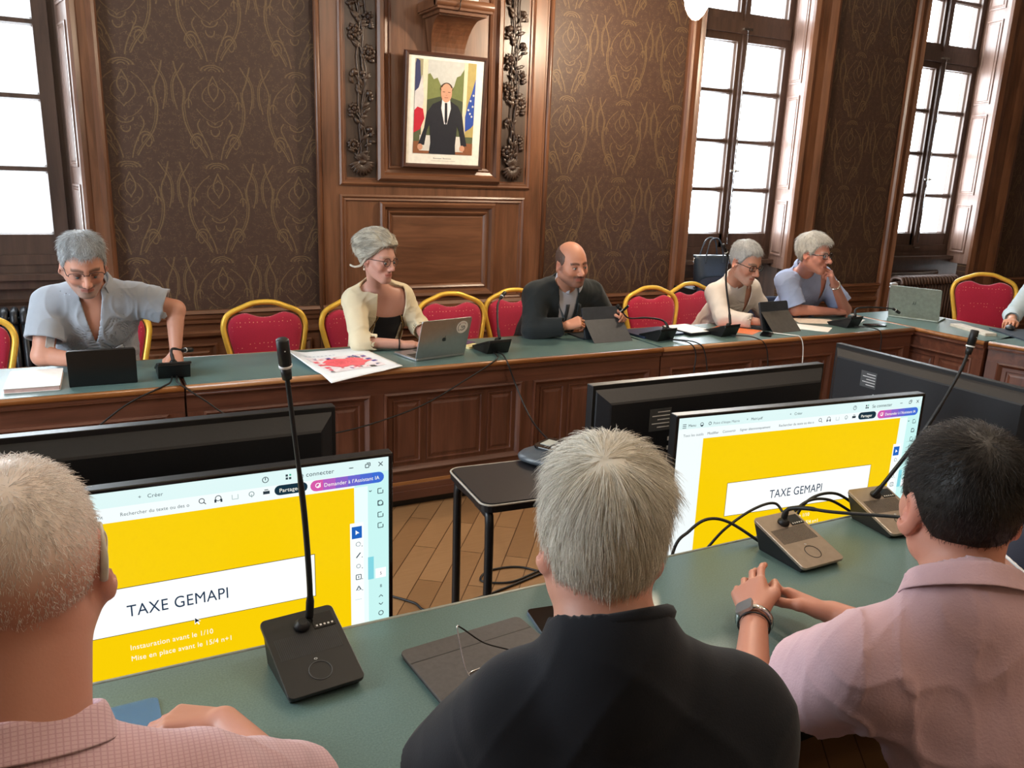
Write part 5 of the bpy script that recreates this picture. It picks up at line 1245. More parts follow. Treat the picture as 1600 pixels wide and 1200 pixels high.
def strands(name, root, parent, pts, nors, L, flow, cols, rad=.00035, seg=4, lift=.35, jit=.25, grav=.0, seed=1, base=None, hc=None, follow=.7):
    """thin three-sided hairs grown from pts along flow(p), joined with an optional base mesh"""
    R = np.random.default_rng(seed); n = len(pts); p = pts - nors * .002; d = flow(pts, nors); d = d - nors * (d * nors).sum(1)[:, None]; d /= np.linalg.norm(d, axis=1)[:, None] + 1e-9
    d = d + nors * lift + R.normal(size=(n, 3)) * jit; d /= np.linalg.norm(d, axis=1)[:, None]; L = L * R.uniform(.65, 1.15, n); P = [p]
    for k in range(seg):
        if hc is not None:
            nn = P[-1] - hc; nn /= np.linalg.norm(nn, axis=1)[:, None] + 1e-9; o_ = np.maximum((d * nn).sum(1) - lift * .5, 0); d = d - nn * (o_ * follow)[:, None]
        P.append(P[-1] + d * (L / seg)[:, None]); d = d + np.array([0, 0, -grav]) / seg - nors * (lift * 1.15 / seg) + R.normal(size=(n, 3)) * jit * .12; d /= np.linalg.norm(d, axis=1)[:, None]
    P = np.stack(P, 1); t = P[:, -1] - P[:, 0]; t /= np.linalg.norm(t, axis=1)[:, None] + 1e-9; a = np.cross(t, R.normal(size=(n, 3))); a /= np.linalg.norm(a, axis=1)[:, None] + 1e-9; b = np.cross(t, a)
    V = []; 
    for k in range(seg + 1):
        r_ = rad * (1 - .75 * k / seg)
        for m in range(3): an = 2 * PI * m / 3; V.append(P[:, k] + (a * math.cos(an) + b * math.sin(an)) * r_)
    V = np.stack(V, 1); Q = []
    for k in range(seg):
        for m in range(3): Q.append([k * 3 + m, k * 3 + (m + 1) % 3, k * 3 + 3 + (m + 1) % 3, k * 3 + 3 + m])
    Q = (np.array(Q)[None] + (np.arange(n) * (seg + 1) * 3)[:, None, None]).reshape(-1, 4); V = V.reshape(-1, 3)
    cc = np.array([C(c)[:3] for c in cols]); w = R.dirichlet(np.ones(len(cols)) * .7, n); col = np.repeat(w @ cc, (seg + 1) * 3, 0)
    if base is not None:
        BV, BQ, bc = base; Q = np.concatenate([BQ, Q + len(BV)]); V = np.concatenate([BV, V]); col = np.concatenate([np.broadcast_to(bc, (len(BV), 3)) if np.ndim(bc) == 1 else bc, col])
    return mesh_from(name, V, Q, [HAIRM], parent, col, root=root)
def vnormals(V, Q):
    n = np.cross(V[Q[:, 2]] - V[Q[:, 0]], V[Q[:, 3]] - V[Q[:, 1]]); out = np.zeros_like(V)
    for k in range(4): np.add.at(out, Q[:, k], n)
    return out / (np.linalg.norm(out, axis=1)[:, None] + 1e-12)

def person(loc, label, spec):
    """spec: head (centre,yaw,pitch,roll), hs (head shape), sh=(R,L) shoulders, hip, el/wr, hands, cloth pieces"""
    s = spec; root = (loc[0], loc[1], 0); r = empty('person', root, 0, label, 'person', None)
    hc, HR = hmat(*s['head']); k = s.get('scale', 1.0); hs = s['hs']; toH = lambda P: ((P - hc.astype(F4)) @ HR.astype(F4)) / F4(k); fromH = lambda p: hc + HR @ (np.asarray(p, float) * k)
    shR, shL = V3(s['sh'][0]), V3(s['sh'][1]); hip = V3(s['hip']); sc_ = (shR + shL) / 2; spine = nrm(sc_ - hip); ax = nrm(shR - shL); fw = nrm(np.cross(spine, ax)); TR = np.stack([ax, fw, np.cross(ax, fw)], 1)
    nb = V3(s['nb']) if 'nb' in s else sc_ + spine * s.get('nbl', .055) - fw * s.get('nbf', .02); nh = fromH((0, -.020, -.060)); bulk = s.get('bulk', 1.0); tl = np.linalg.norm(sc_ - hip); halfw = np.linalg.norm(shR - shL) / 2
    toT = lambda P: (P - hip.astype(F4)) @ TR.astype(F4)
    arms = []
    for i, (S_, key) in enumerate(((shR, 'R'), (shL, 'L'))):
        a = s['arm' + key]; W_ = V3(a['wrist']); E_ = V3(a['elbow']) if 'elbow' in a else ik(S_, W_, .295, .255, a.get('pole', (0, 0, -1))); arms.append((S_, E_, W_, a))
    flat = 1.42
    def torso(P, g=0.0, belly=0.0):
        q = toT(P); q[:, 1] = q[:, 1] * flat; z = tl
        d = cap(q, (0, 0, .02), (0, .0, z * .42), .158 * bulk + g, .142 * bulk + g); d = smin(d, cap(q, (0, .0, z * .42), (0, .01, z * .76), .142 * bulk + g, .158 * bulk + g), .06)
        if belly: d = smin(d, ell(q, (0, .085 * flat, z * .3), (.13 * bulk + g, .10, .14)), .06)
        d = smin(d, cap(q, (-halfw * .55, -.01, z * .90), (halfw * .55, -.01, z * .90), .088 + g), .07); return d / 1.12
    def shoulders(P, g=0.0):
        d = cap(P, nb, shR - spine * .005 - ax * .02, .060 + g, .056 + g); return smin(d, cap(P, nb, shL - spine * .005 + ax * .02, .060 + g, .056 + g), .03)
    def arm(P, i, g0=0.0, g1=0.0, up=None, lo=None):
        S_, E_, W_, a = arms[i]; d = cap(P, S_, E_, .052 * s.get('armw', 1) + g0, .040 * s.get('armw', 1) + g1); return smin(d, cap(P, E_, W_ + (E_ - W_) * .02, .041 * s.get('armw', 1) + g1, .0265 + g1 * .8), .02)
    neckr = .050 * s.get('neck', 1.0)
    hands = [hand_prims(a['wrist'] if True else 0, a['hd'], a['hu'], 1 if key == 'R' else 1, a.get('curl', .4), a.get('thumb', .3), s.get('handk', 1.0), a.get('spread', .06)) if a.get('hd') is not None else None for (S_, E_, W_, a), key in zip(arms, 'RL')]
    for hnd, key, (S_, E_, W_, a) in zip((0, 1), 'RL', arms):
        if a.get('hd') is not None: hands[hnd] = hand_prims(a['wrist'], a['hd'], a['hu'], (1 if key == 'L' else -1) * a.get('flip', 1), a.get('curl', .4), a.get('thumb', .3), s.get('handk', 1.0), a.get('spread', .06))
    def body(P):
        d = np.full(len(P), .5, F4); q = toH(P)
        m = (np.abs(q) < .17).all(1)
        if m.any(): d[m] = head_sdf(q[m], hs) * k
        d = smin(d, cap(P, nb - spine * .03, nh, neckr * 1.08, neckr), .025)
        if not s.get('noface') : pass
        t = smin(torso(P), shoulders(P), .05)
        for i in (0, 1): t = smin(t, arm(P, i), .035)
        d = smin(d, t, .035)
        for i, hp in enumerate(hands):
            if hp is None: continue
            W_ = arms[i][2].astype(F4); m = ((P - W_) ** 2).sum(1) < .25 ** 2
            if not m.any(): continue
            Pm = P[m]; hd = None
            for a, b, r1, r2, kk in hp:
                c = cap(Pm, a, b, r1, r2); hd = c if hd is None else smin(hd, c, kk)
            d[m] = smin(d[m], hd, .012)
        return d
    pts = [hc, nb, shR, shL, hip] + [a for t in arms for a in t[1:3]] + [np.asarray(b) for hp in hands if hp for a, b, *_ in hp]
    A = np.min(pts, 0) - .16; B = np.max(pts, 0) + .16; A[2] = max(A[2], hip[2] - .10)
    V, Q = snet(body, A, B, s.get('res', .0036)); q = (V - hc) @ HR / k; col = head_color(q, hs); far_ = (np.abs(q) > .14).any(1) | (q[:, 2] < -.13); base = np.array(C(hs.get('skin', '#d29c80'))[:3]); col[far_] = base * .97
    for i, hp in enumerate(hands):
        if hp is None: continue
        W_ = arms[i][2]; dd = np.linalg.norm(V - W_, axis=1); m = dd < .2; kn = np.zeros(m.sum())
        for a, b, r1, r2, kk in hp[1::1]:
            if kk == .0035: kn = np.maximum(kn, np.exp(-(np.linalg.norm(V[m] - b, axis=1) / .011) ** 2))
        col[m] = col[m] * (1 - .3 * kn[:, None]) + np.array(C('#b9604e')[:3]) * .3 * kn[:, None]
    bo = mesh_from('body', V, Q, [SKIN], r, col, root=root); s['_V'] = V
    # eyes
    if not hs.get('noface'):
        for sx in (-1, 1):
            m = MB(); c = fromH((sx * .032, .0800, .0)); g = hs.get('gaze', (0, 0)); gd = nrm(np.array([g[0], 1, g[1]])); gw = HR @ gd
            m.ball(c, .0128 * k, plain('eye_white', '#d9d0c8', .25), 14)
            for rr, dd, mt_ in ((.0064, .0112, plain('iris_' + hs.get('iris', '#4a5a60').strip('#'), hs.get('iris', '#4a5a60'), .2)), (.0031, .0129, BLACKG)): m.ball(c + gw * dd * k, (rr * k, rr * k, rr * k * .9), mt_, 10)
            m.v = [tuple(np.array(p) - np.array(root)) for p in m.v]; m.build('eye', r)
    # hair
    hr = s.get('hair')
    if hr:
        def hairF(P):
            q = toH(P); t = hr['t'](q); nz_ = wr(q.astype(F4), 5, 3.0) * hr.get('nz', .002); return head_core(q, hs) * k - (t + nz_ * (t > 0)) * k
        V2, Q2 = snet(hairF, hc - .19, hc + .19, hr.get('res', .004)); q2 = ((V2 - hc) @ HR / k).astype(F4); t2 = hr['t'](q2); keepv = t2 > -.001; Q2 = Q2[keepv[Q2].all(1)]
        used = np.unique(Q2); mp_ = -np.ones(len(V2), int); mp_[used] = np.arange(len(used)); V2 = V2[used]; q2 = q2[used]; t2 = t2[used]; Q2 = mp_[Q2]; N2 = vnormals(V2, Q2); N2q = N2 @ HR
        out_ = ((q2 - np.array([0, -.01, .03])) * N2q).sum(1); 
        if out_.mean() < 0: N2 = -N2; N2q = -N2q
        ok = np.where((t2 > .0005) & hr.get('where', lambda q: np.ones(len(q), bool))(q2))[0]; R = np.random.default_rng(s.get('seed', 1)); ch = R.choice(ok, hr['n']); jitp = R.normal(size=(hr['n'], 3)) * hr.get('res', .004) * .5
        fl = lambda p, n_: (hr['flow']((p - hc) @ HR / k) @ HR.T)
        bc = np.array(C(hr.get('base', hr['cols'][0]))[:3]); bcol = np.broadcast_to(bc, (len(V2), 3)) if 'bcol' not in hr else hr['bcol'](q2)
        Ls = hr['L'](q2[ch]) if callable(hr['L']) else np.full(hr['n'], hr['L'])
        strands('hair', root, r, V2[ch] + jitp, N2[ch], Ls * k, fl, hr['cols'], hr.get('rad', .0004), hr.get('seg', 4), hr.get('lift', .3), hr.get('jit', .25), hr.get('grav', 0), s.get('seed', 1), (V2, Q2, bcol), hc)
    # upper garment
    for gi, g in enumerate(s.get('wear', [])):
        ease = g.get('ease', .016); amp = g.get('amp', .004); cut = g.get('cut', (1, 1)); cutn = g.get('neck')
        def gF(P, g=g, ease=ease, amp=amp):
            w1 = wr(P, g.get('seed', 3), g.get('ws', 1.0)); e = ease
            d = smin(torso(P, e, g.get('belly', 0)), shoulders(P, e * .9), .06); d = smin(d, cap(P, nb - spine * .04, nb + spine * .02, neckr * 1.08 + e * .8), .03)
            for i in (0, 1):
                S_, E_, W_, a = arms[i]; c = cut[i]
                if c <= 0: continue
                L1 = np.linalg.norm(E_ - S_); u = nrm(E_ - S_)
                if c <= 1.0:      # sleeve ends on the upper arm
                    end = S_ + (E_ - S_) * c; o = cap(P, S_, S_ + (E_ - S_) * (c + .15), .054 * s.get('armw', 1) + e + .004, .048 * s.get('armw', 1) + e + g.get('flare', .010)); pl = ((P - end.astype(F4)) @ u.astype(F4)); o = smax(o, pl, .004)
                    inn = cap(P, S_ + (E_ - S_) * (c - .25), E_, .047 * s.get('armw', 1) + e * .8, .044 * s.get('armw', 1) + e * .8 + .006); inn = np.maximum(inn, -(pl + .05)); o = smax(o, -inn, .003)
                else:
                    u2 = nrm(W_ - E_); end = E_ + (W_ - E_) * (c - 1); o = smin(cap(P, S_, E_, .054 * s.get('armw', 1) + e, .043 * s.get('armw', 1) + e), cap(P, E_, E_ + (W_ - E_) * (c - 1 + .2), .043 * s.get('armw', 1) + e, .031 + e * .75), .02); pl = ((P - end.astype(F4)) @ u2.astype(F4)); near = ((P - E_.astype(F4)) @ u2.astype(F4)) > 0
                    o = np.where(near, smax(o, pl, .004), o)
                    inn = np.maximum(cap(P, E_, W_, .038 + e * .5, .031 + e * .5), -(pl + .035)); o = smax(o, -inn, .003)
                d = smin(d, o, .03)
            q = toT(P)
            amp_ = amp * (.6 + .6 * np.clip(-q[:, 2] / .3 + 1, 0, 1)); d = d + w1 * amp_
            for e_ in arms:
                dd = np.sqrt(((P - e_[1].astype(F4)) ** 2).sum(1)); 
                if g.get('elbow', 1): d = d + np.exp(-(dd / .09) ** 2) * .003 * np.sin(P @ (nrm(e_[1] - e_[0]) * 95).astype(F4) + w1 * 2)
            # neck opening
            ncl = cap(P, nb + nrm(nh - nb) * .045, nb + nrm(nh - nb) * .3, g.get('nr', .066)); no = g.get('nopen', .0); pl = (P - (nb + spine * no).astype(F4)) @ nrm(spine - fw * g.get('ntilt', .35)).astype(F4)
            nd = cap(P, nb - spine * .06, nb + nrm(nh - nb) * .25, g.get('nr', .066) + .014); d = smax(d, np.minimum(pl, -nd), .006); d = smax(d, -ncl, .004)
            if g.get('vee'):   # deep front opening
                z0, z1, wd = g['vee']; zz = q[:, 2] - tl; t_ = np.clip((zz - z1) / (z0 - z1), 0, 1); v_ = np.abs(q[:, 0]) - (wd * t_ ** g.get('vp', 1.0) + .0) ; v_ = np.where((zz > z1) & (q[:, 1] > .01), v_, .05); d = smax(d, -v_, .004)
                if g.get('hollow', True): inner = smin(torso(P, ease - .009, g.get('belly', 0)), shoulders(P, ease * .9 - .009), .06); d = np.where(q[:, 1] > .0, smax(d, -inner, .003), d)
            d = smax(d, -(q[:, 2] - g.get('hem', -.08)), .004)
            for ex in g.get('extra', []): d = ex(P, d, q, tl, toT)
            return d
        V3_, Q3 = snet(gF, A - .03, B + .03, g.get('res', .0048)); 
        o = mesh_from(g['name'], V3_, Q3, [g['mat']], r, root=root)
        if g.get('label'): o['label'] = g['label']
        # garment surface sampler for trimmings
        s.setdefault('_g', {})[g['name']] = (o, V3_)
    frame = dict(root=root, r=r, hc=hc, HR=HR, k=k, nb=nb, spine=spine, fw=fw, ax=ax, TR=TR, hip=hip, tl=tl, toT=toT, arms=arms, fromH=fromH, sc=sc_, nh=nh)
    # collar
    cl = s.get('collar')
    if cl:
        axis = nrm(nrm(nh - nb) * cl.get('lean', .45) + spine * .55 + V3(0, 0, .25)); f2 = nrm(fw - axis * (fw @ axis)); x2 = np.cross(f2, axis); c0 = nb + spine * cl.get('z', .0) + fw * cl.get('f', 0); m = MB(); rows = []; ph = np.linspace(-cl['open'], cl['open'], 41)
        for a in ph:
            t = abs(a) / cl['open']; dirv = -f2 * math.cos(a) + x2 * math.sin(a); r0 = cl.get('r', .064) * (1 + .06 * math.cos(a)); leaf = cl.get('leaf', .040) + cl.get('tip', .03) * max(0, t - .55) / .45; h = cl.get('h', .034) * (1 - .25 * t); row = []
            drop = cl.get('drop', .012) * t ** 2
            for (dr, dz) in ((.002, -.012), (.0, h * .5), (.001, h), (.004, h + .003), (.008, h - .001), (.014, h * .45), (.019 + leaf * .12, h - leaf)):
                row.append(c0 + dirv * (r0 + dr) + axis * (dz - drop) + f2 * (cl.get('push', .014) * t))
            rows.append(row)
        vs = [tuple(p - np.array(root)) for row in rows for p in row]; w_ = 7; fs = [(i * w_ + j, i * w_ + j + 1, (i + 1) * w_ + j + 1, (i + 1) * w_ + j) for i in range(40) for j in range(6)]
        m.add(vs, fs, cl['mat'], True); o = m.build('collar', r); sd = o.modifiers.new('solid', 'SOLIDIFY'); sd.thickness = .0028; sd.offset = 0; sb = o.modifiers.new('sub', 'SUBSURF'); sb.levels = 1; sb.render_levels = 1
    # trousers and shoes
    tr = s.get('trousers')
    if tr:
        kn = [V3(p) for p in s['knees']]; an = [V3(p) for p in s['ankles']]; hp = [hip + ax * .09 - spine * .02, hip - ax * .09 - spine * .02]
        def tF(P):
            q = toT(P); d = ell(q, (0, 0, .0), (.17 * bulk, .125 * bulk, .11))
            for h_, k_, a_ in zip(hp, kn, an): d = smin(d, smin(cap(P, h_, k_, .090, .066), cap(P, k_, a_ + V3(0, 0, .02), .066, .052), .02), .03)
            return d + wr(P, 9) * .004
        al = np.array(kn + an + [hip]); V4, Q4 = snet(tF, np.array([*(al.min(0) - .16)[:2], 0.03]), al.max(0) + .16, .009); mesh_from('trousers', V4, Q4, [tr], r, root=root)
        for k_, a_ in zip(kn, an):
            fd = V3(*s.get('toe', tuple(fw[:2])), 0); fd = nrm(fd); m = MB()
            def sF(P): return smax(smin(cap(P, a_ + V3(0, 0, -.02), a_ + fd * .15 + V3(0, 0, -.045), .046, .036), cap(P, a_ - fd * .03 + V3(0, 0, -.04), a_ + V3(0, 0, .02), .04, .045), .03), -(P[:, 2] - .002), .004)
            a0 = np.minimum(a_, a_ + fd * .15) - .09; a1 = np.maximum(a_, a_ + fd * .15) + .09; a0[2] = -.02; V5, Q5 = snet(sF, a0, a1, .009); mesh_from('shoe', V5, Q5, [BLACK], r, root=root)
    return r, frame
def seated(loc, yaw, reach=.42):
    """default legs for a sitter at loc facing yaw"""
    f = V3(-math.sin(yaw), math.cos(yaw), 0); x = V3(math.cos(yaw), math.sin(yaw), 0); h = V3(loc[0], loc[1], 0)
    return dict(knees=[h + f * reach + x * .12 + V3(0, 0, .50), h + f * reach - x * .12 + V3(0, 0, .50)], ankles=[h + f * (reach - .02) + x * .13 + V3(0, 0, .085), h + f * (reach - .02) - x * .13 + V3(0, 0, .085)], toe=(f[0], f[1]))
# ================================================================ the people
def sst(x, a, b): t = np.clip((x - a) / (b - a), 0, 1); return t * t * (3 - 2 * t)
HY = [-.13, -.07, -.045, -.030, .0, .018, .034, .05, .066, .085, .13]; HZ = [-.062, -.060, -.045, -.01, .022, .002, .012, .048, .066, .074, .078]
def hair_t(T, top=1.0, front=1.0, hz=HZ, cut=.012, recede=0.0, wave=0):
    def f(q):
        x, y, z = np.abs(q[:, 0]), q[:, 1], q[:, 2]; zl = np.interp(y, HY, hz) + recede * sst(y, .02, .07) * sst(x, .015, .04)
        m = sst(z - zl, 0, cut); t = T * (1 + (top - 1) * sst(z, .05, .11)) * (1 + (front - 1) * sst(y, .03, .09) * sst(z, .05, .09))
        return np.where(m > .02, t * m - .0015, -.01)
    return f
def flow_crown(c=(0, -.055, .115), down=.25, fwd=0.0, sway=0.0):
    c = np.array(c)
    def f(q): v = q - c; v = v / (np.linalg.norm(v, axis=1)[:, None] + 1e-6); v = v + np.array([0, fwd, -down]); v[:, 0] += sway * np.sin(q[:, 1] * 60 + q[:, 2] * 40); return v
    return f
def front_pt(fr, s, gname, x, z, off=.003, back=False):
    o, V = s['_g'][gname]; q = (V - fr['hip']) @ fr['TR']; d = (q[:, 0] - x) ** 2 + (q[:, 2] - z) ** 2; m = (d < .012 ** 2) & ((q[:, 1] < .02) if back else (q[:, 1] > -.02))
    if not m.any(): j = np.argmin(d + (0 if back else 1) * (q[:, 1] < 0) * 9); y = q[j, 1]
    else: y = q[m, 1].min() if back else q[m, 1].max()
    return fr['hip'] + fr['TR'] @ np.array([x, y + (-off if back else off), z])
def strip(fr, s, g, left, right, mat, name, off=.003, nu=3, nv=14, parent=None, thick=.0015, label=None):
    """cloth strip between two polylines given in torso coordinates (x, z), laid on the garment g"""
    def samp(pl, t): d = [0]; [d.append(d[-1] + math.dist(pl[i], pl[i + 1])) for i in range(len(pl) - 1)]; T_ = t * d[-1]; return np.interp(T_, d, [p[0] for p in pl]), np.interp(T_, d, [p[1] for p in pl])
    P = np.zeros((nv + 1, nu + 1, 3))
    for j in range(nv + 1):
        a, b = samp(left, j / nv), samp(right, j / nv)
        for i in range(nu + 1): t = i / nu; P[j, i] = front_pt(fr, s, g, a[0] * (1 - t) + b[0] * t, a[1] * (1 - t) + b[1] * t, off)
    for _ in range(2): P[1:-1] = (P[:-2] + 2 * P[1:-1] + P[2:]) / 4
    m = MB(); w_ = nu + 1; m.add([tuple(p - np.array(fr['root'])) for p in P.reshape(-1, 3)], [(j * w_ + i, j * w_ + i + 1, (j + 1) * w_ + i + 1, (j + 1) * w_ + i) for j in range(nv) for i in range(nu)], mat, True)
    o = m.build(name, parent or fr['r']); sd = o.modifiers.new('solid', 'SOLIDIFY'); sd.thickness = thick; sd.offset = 0
    if label: o['label'] = label
    return o
def gmesh(s, g): return s['_g'][g][0]
def button_row(fr, s, g, x, zs, mat, off=.004, r_=.0055):
    for z in zs:
        p = front_pt(fr, s, g, x, z, off) - np.array(fr['root']); m = MB(); m.ball(tuple(p), (r_, r_, r_), mat, 8); o = m.build('button', gmesh(s, g))
def wear_glasses(fr, w_, h_, frame, r_=.0011, shape=.6, top_only=False, arm=None):
    c = fr['fromH']((0, .1015, .004)) - np.array(fr['root']); M4 = Matrix([[*(fr['HR'][i] * fr['k']), c[i]] for i in range(3)] + [[0, 0, 0, 1]]); return glasses('glasses', fr['r'], M4, w_, h_, frame, r_, shape, True, top_only, None, arm)
SKN = '#cf9678'
GREYC = ['#c9ccce', '#9a9da0', '#e6e8e8', '#777a7c']
WHITEC = ['#e6e2d8', '#f4f2ec', '#c9c4b8', '#a8a49a']

# ---- man in grey-blue shirt, left
C_BLUE = cloth('chambray_cotton', '#9aa0aa', .85, .3, nz=.08); C_NAVYTRIM = plain('navy_trim', '#232c40', .8); C_DENIM = cloth('denim', '#26324a', .9)
S1 = dict(head=((-.031, 4.20, 1.243), PI + .10, .42, .03), hs=dict(skin='#c18d78', stubble=('#8f8580', .65, '#3c2e28'), brow='#4c3e34', open=.0022, gaze=(0, -.6), nose=1.15, ear=1.12, w=1.02, jowl=.003, blush='#c05a48'), scale=1.10,
    sh=((-.188, 4.36, 1.045), (.185, 4.36, 1.055)), hip=(.0, 4.62, .60), bulk=1.12, armw=1.12, neck=1.12,
    armR=dict(wrist=(-.045, 4.17, .798), elbow=(-.235, 4.26, .82), hd=(.9, -.1, -.08), hu=(0, .2, 1), curl=.35), armL=dict(wrist=(.335, 4.22, .80), elbow=(.355, 4.33, 1.0), hd=(-.15, -.9, -.35), hu=(.1, -.3, .9), curl=.35),
    hair=dict(t=hair_t(.006, 1.9, 1.5, recede=.01), n=5200, L=lambda q: .016 + .022 * sst(q[:, 2], .05, .1), flow=flow_crown((0, -.05, .12), .1, .25, .3), cols=['#c6ccd2', '#8b8f94', '#6a5f52', '#e2e8ec'], rad=.0007, lift=.35, jit=.3, base='#8c8f92', nz=.004),
    wear=[dict(name='shirt', mat=C_BLUE, ease=.020, amp=.0065, cut=(.70, .72), nopen=.045, ntilt=.45, nr=.066, vee=(.07, -.13, .045), vp=.9, flare=.016, belly=.02, seed=4)],
    collar=dict(open=2.35, mat=C_BLUE, r=.072, leaf=.038, tip=.045, h=.036, z=.046, f=.0), trousers=C_DENIM, seed=2)
S1.update(seated((.0, 4.62), PI))
r1, f1 = person((0, 4.55), 'man in grey-blue shirt with rolled sleeves and glasses, looking down at a tablet', S1)
wear_glasses(f1, .056, .030, plain('dark_metal', '#2b2b30', .3, .6), .0013, .55, True)
strip(f1, S1, 'shirt', [(-.006, .26), (-.004, .0)], [(.010, .26), (.012, .0)], C_BLUE, 'placket', .004, 1, 12, gmesh(S1, 'shirt'))
strip(f1, S1, 'shirt', [(-.009, .26), (-.007, .0)], [(-.006, .26), (-.004, .0)], C_NAVYTRIM, 'placket_edge', .005, 1, 12, gmesh(S1, 'shirt'))
button_row(f1, S1, 'shirt', .003, (.24, .17, .10, .03), C_NAVYTRIM, .007, .005)
def outline_patch(fr, s, g, pts, mat, name, off=.004, r_=.0012): 
    m = MB(); m.tube([tuple(front_pt(fr, s, g, x, z, off) - np.array(fr['root'])) for x, z in pts], r_, mat, 5); return m.build(name, gmesh(s, g))
pk = [(-.075, .335), (-.115, .345), (-.122, .300), (-.083, .290), (-.075, .335)]
outline_patch(f1, S1, 'shirt', pk, C_NAVYTRIM, 'chest_pocket'); strip(f1, S1, 'shirt', [(-.115, .345), (-.122, .302)], [(-.076, .334), (-.084, .291)], plain('pocket_pale', '#c3c8cf', .8), 'pocket_patch', .0035, 3, 4, gmesh(S1, 'shirt'))
m = MB(); R = random.Random(8)
def glyphs(fr, s, g, x0, x1, z, h, mb, slope=-.06, n=10, mat=C_NAVYTRIM):
    for k in range(n):
        x = x0 + (x1 - x0) * k / n; zz = z + slope * (x - x0); w_ = abs(x1 - x0) / n * .7 * (1 if x1 > x0 else -1)
        for a, b in R.sample([((0, 0), (0, 1)), ((0, 1), (1, 1)), ((1, 0), (1, 1)), ((0, 0), (1, 1)), ((0, .5), (1, .5)), ((0, 0), (1, 0))], 3):
            p = [tuple(front_pt(fr, s, g, x + w_ * u, zz + h * v, .0032) - np.array(fr['root'])) for u, v in (a, b)]; mb.tube(p, .0011, mat, 4)
glyphs(f1, S1, 'shirt', -.035, -.075, .292, .009, m, n=6); glyphs(f1, S1, 'shirt', -.045, -.135, .262, .011, m, n=12); glyphs(f1, S1, 'shirt', -.095, -.125, .232, .014, m, n=3)
m.build('chest_print', gmesh(S1, 'shirt'))['label'] = 'dark navy printed marks on the chest'
for i, (S_, E_, W_, a) in enumerate(f1['arms']):
    u = nrm(E_ - S_); c = S_ + (E_ - S_) * .52; n_ = nrm(np.cross(u, f1['spine'])) * (1 if i else -1); n_ = nrm(f1['fw'] * .8 + n_ * .2); w_ = nrm(np.cross(u, n_)); m = MB()
    pts = [c + u * a_ + w_ * b_ + n_ * .078 for a_, b_ in ((-.03, -.02), (.035, -.02), (.045, 0), (.035, .02), (-.03, .02))]; m.prism([(0, 0)] * 0 or [(p_[0], p_[1]) for p_ in ((-.03, -.02), (.035, -.02), (.045, 0), (.035, .02), (-.03, .02))], 0, .003, plain('pocket_pale', '#c3c8cf', .8), lambda a_, b_, q_: tuple(c + u * a_ + w_ * b_ + n_ * (.070 + q_) - np.array(f1['root']))); m.build('sleeve_tab', gmesh(S1, 'shirt'), .001)

# ---- woman in cream cardigan
C_CREAM = cloth('cream_knit', '#d8cdb0', .9, .45, scale=190); C_BLK = cloth('black_jersey', '#15161c', .85); C_STRIPE = plain('brown_trim', '#4a3020', .8); C_OCHRE = plain('ochre_trim', '#a8803c', .8)
def wt(q):
    x, y, z = np.abs(q[:, 0]), q[:, 1], q[:, 2]; zl = np.interp(y, [-.14, -.07, -.03, .0, .03, .05, .07, .09], [-.05, -.05, -.02, .01, .018, .045, .070, .078]); m = sst(z - zl, 0, .012)
    t = .014 + .016 * sst(z, .04, .12) + .026 * np.exp(-((y + .10) ** 2 + (z - .06) ** 2) / .055 ** 2) + .004 * np.sin(q[:, 0] * 90 + z * 60); return np.where(m > .02, t * m - .0015, -.01)
S2 = dict(head=((1.36, 4.21, 1.250), PI + .50, .14, .0), hs=dict(skin='#c8998a', brow='#8a7866', browf=.5, open=.0034, nose=.95, w=.93, face=.94, ear=.85, lip='#b05a52', blush='#c86e5c', gaze=(.1, -.35)), scale=1.03,
    sh=((1.28, 4.38, 1.005), (1.565, 4.42, 1.005)), hip=(1.44, 4.62, .60), bulk=.86, armw=.82, neck=.82, handk=.92,
    armR=dict(wrist=(1.475, 4.175, .785), elbow=(1.27, 4.235, .795), hd=(.98, -.12, -.02), hu=(0, -.15, 1), curl=.30, spread=.1), armL=dict(wrist=(1.64, 4.20, .79), elbow=(1.665, 4.38, .84), hd=(.1, -1, -.05), hu=(0, 0, 1), curl=.3),
    hair=dict(t=wt, n=5200, L=lambda q: np.full(len(q), .05), flow=lambda q: np.stack([q[:, 0] * 1.5 + .35 * np.sin(q[:, 2] * 60), -np.ones(len(q)), -.25 + q[:, 2] * 3 * 0 + .3 * sst(q[:, 1], .0, .08)], 1), cols=['#c9c3b4', '#8b867c', '#e8e2d4', '#6a6660'], rad=.0009, lift=.10, jit=.10, base='#a9a496', nz=.006),
    wear=[dict(name='vest_top', mat=C_BLK, ease=.006, amp=.001, cut=(0, 0), nopen=-.10, ntilt=.1, nr=.05, extra=[lambda P, d, q, tl, toT: smax(d, np.where(q[:, 1] > -.02, q[:, 2] - (tl - .065), q[:, 2] - (tl - .02)), .004)]),
          dict(name='cardigan', mat=C_CREAM, ease=.022, amp=.0055, cut=(1.42, 1.42), nopen=.02, ntilt=.25, nr=.066, vee=(.06, -.62, .088), vp=.35, seed=6, ws=.9, flare=.01)],
    trousers=C_BLK, seed=3)
S2.update(seated((1.44, 4.62), PI + .2))
r2, f2 = person((1.44, 4.55), 'woman with grey hair and round glasses in cream cardigan, typing on a silver laptop', S2)
wear_glasses(f2, .044, .043, plain('tortoise', '#4a2f26', .3), .0016, 1.0)
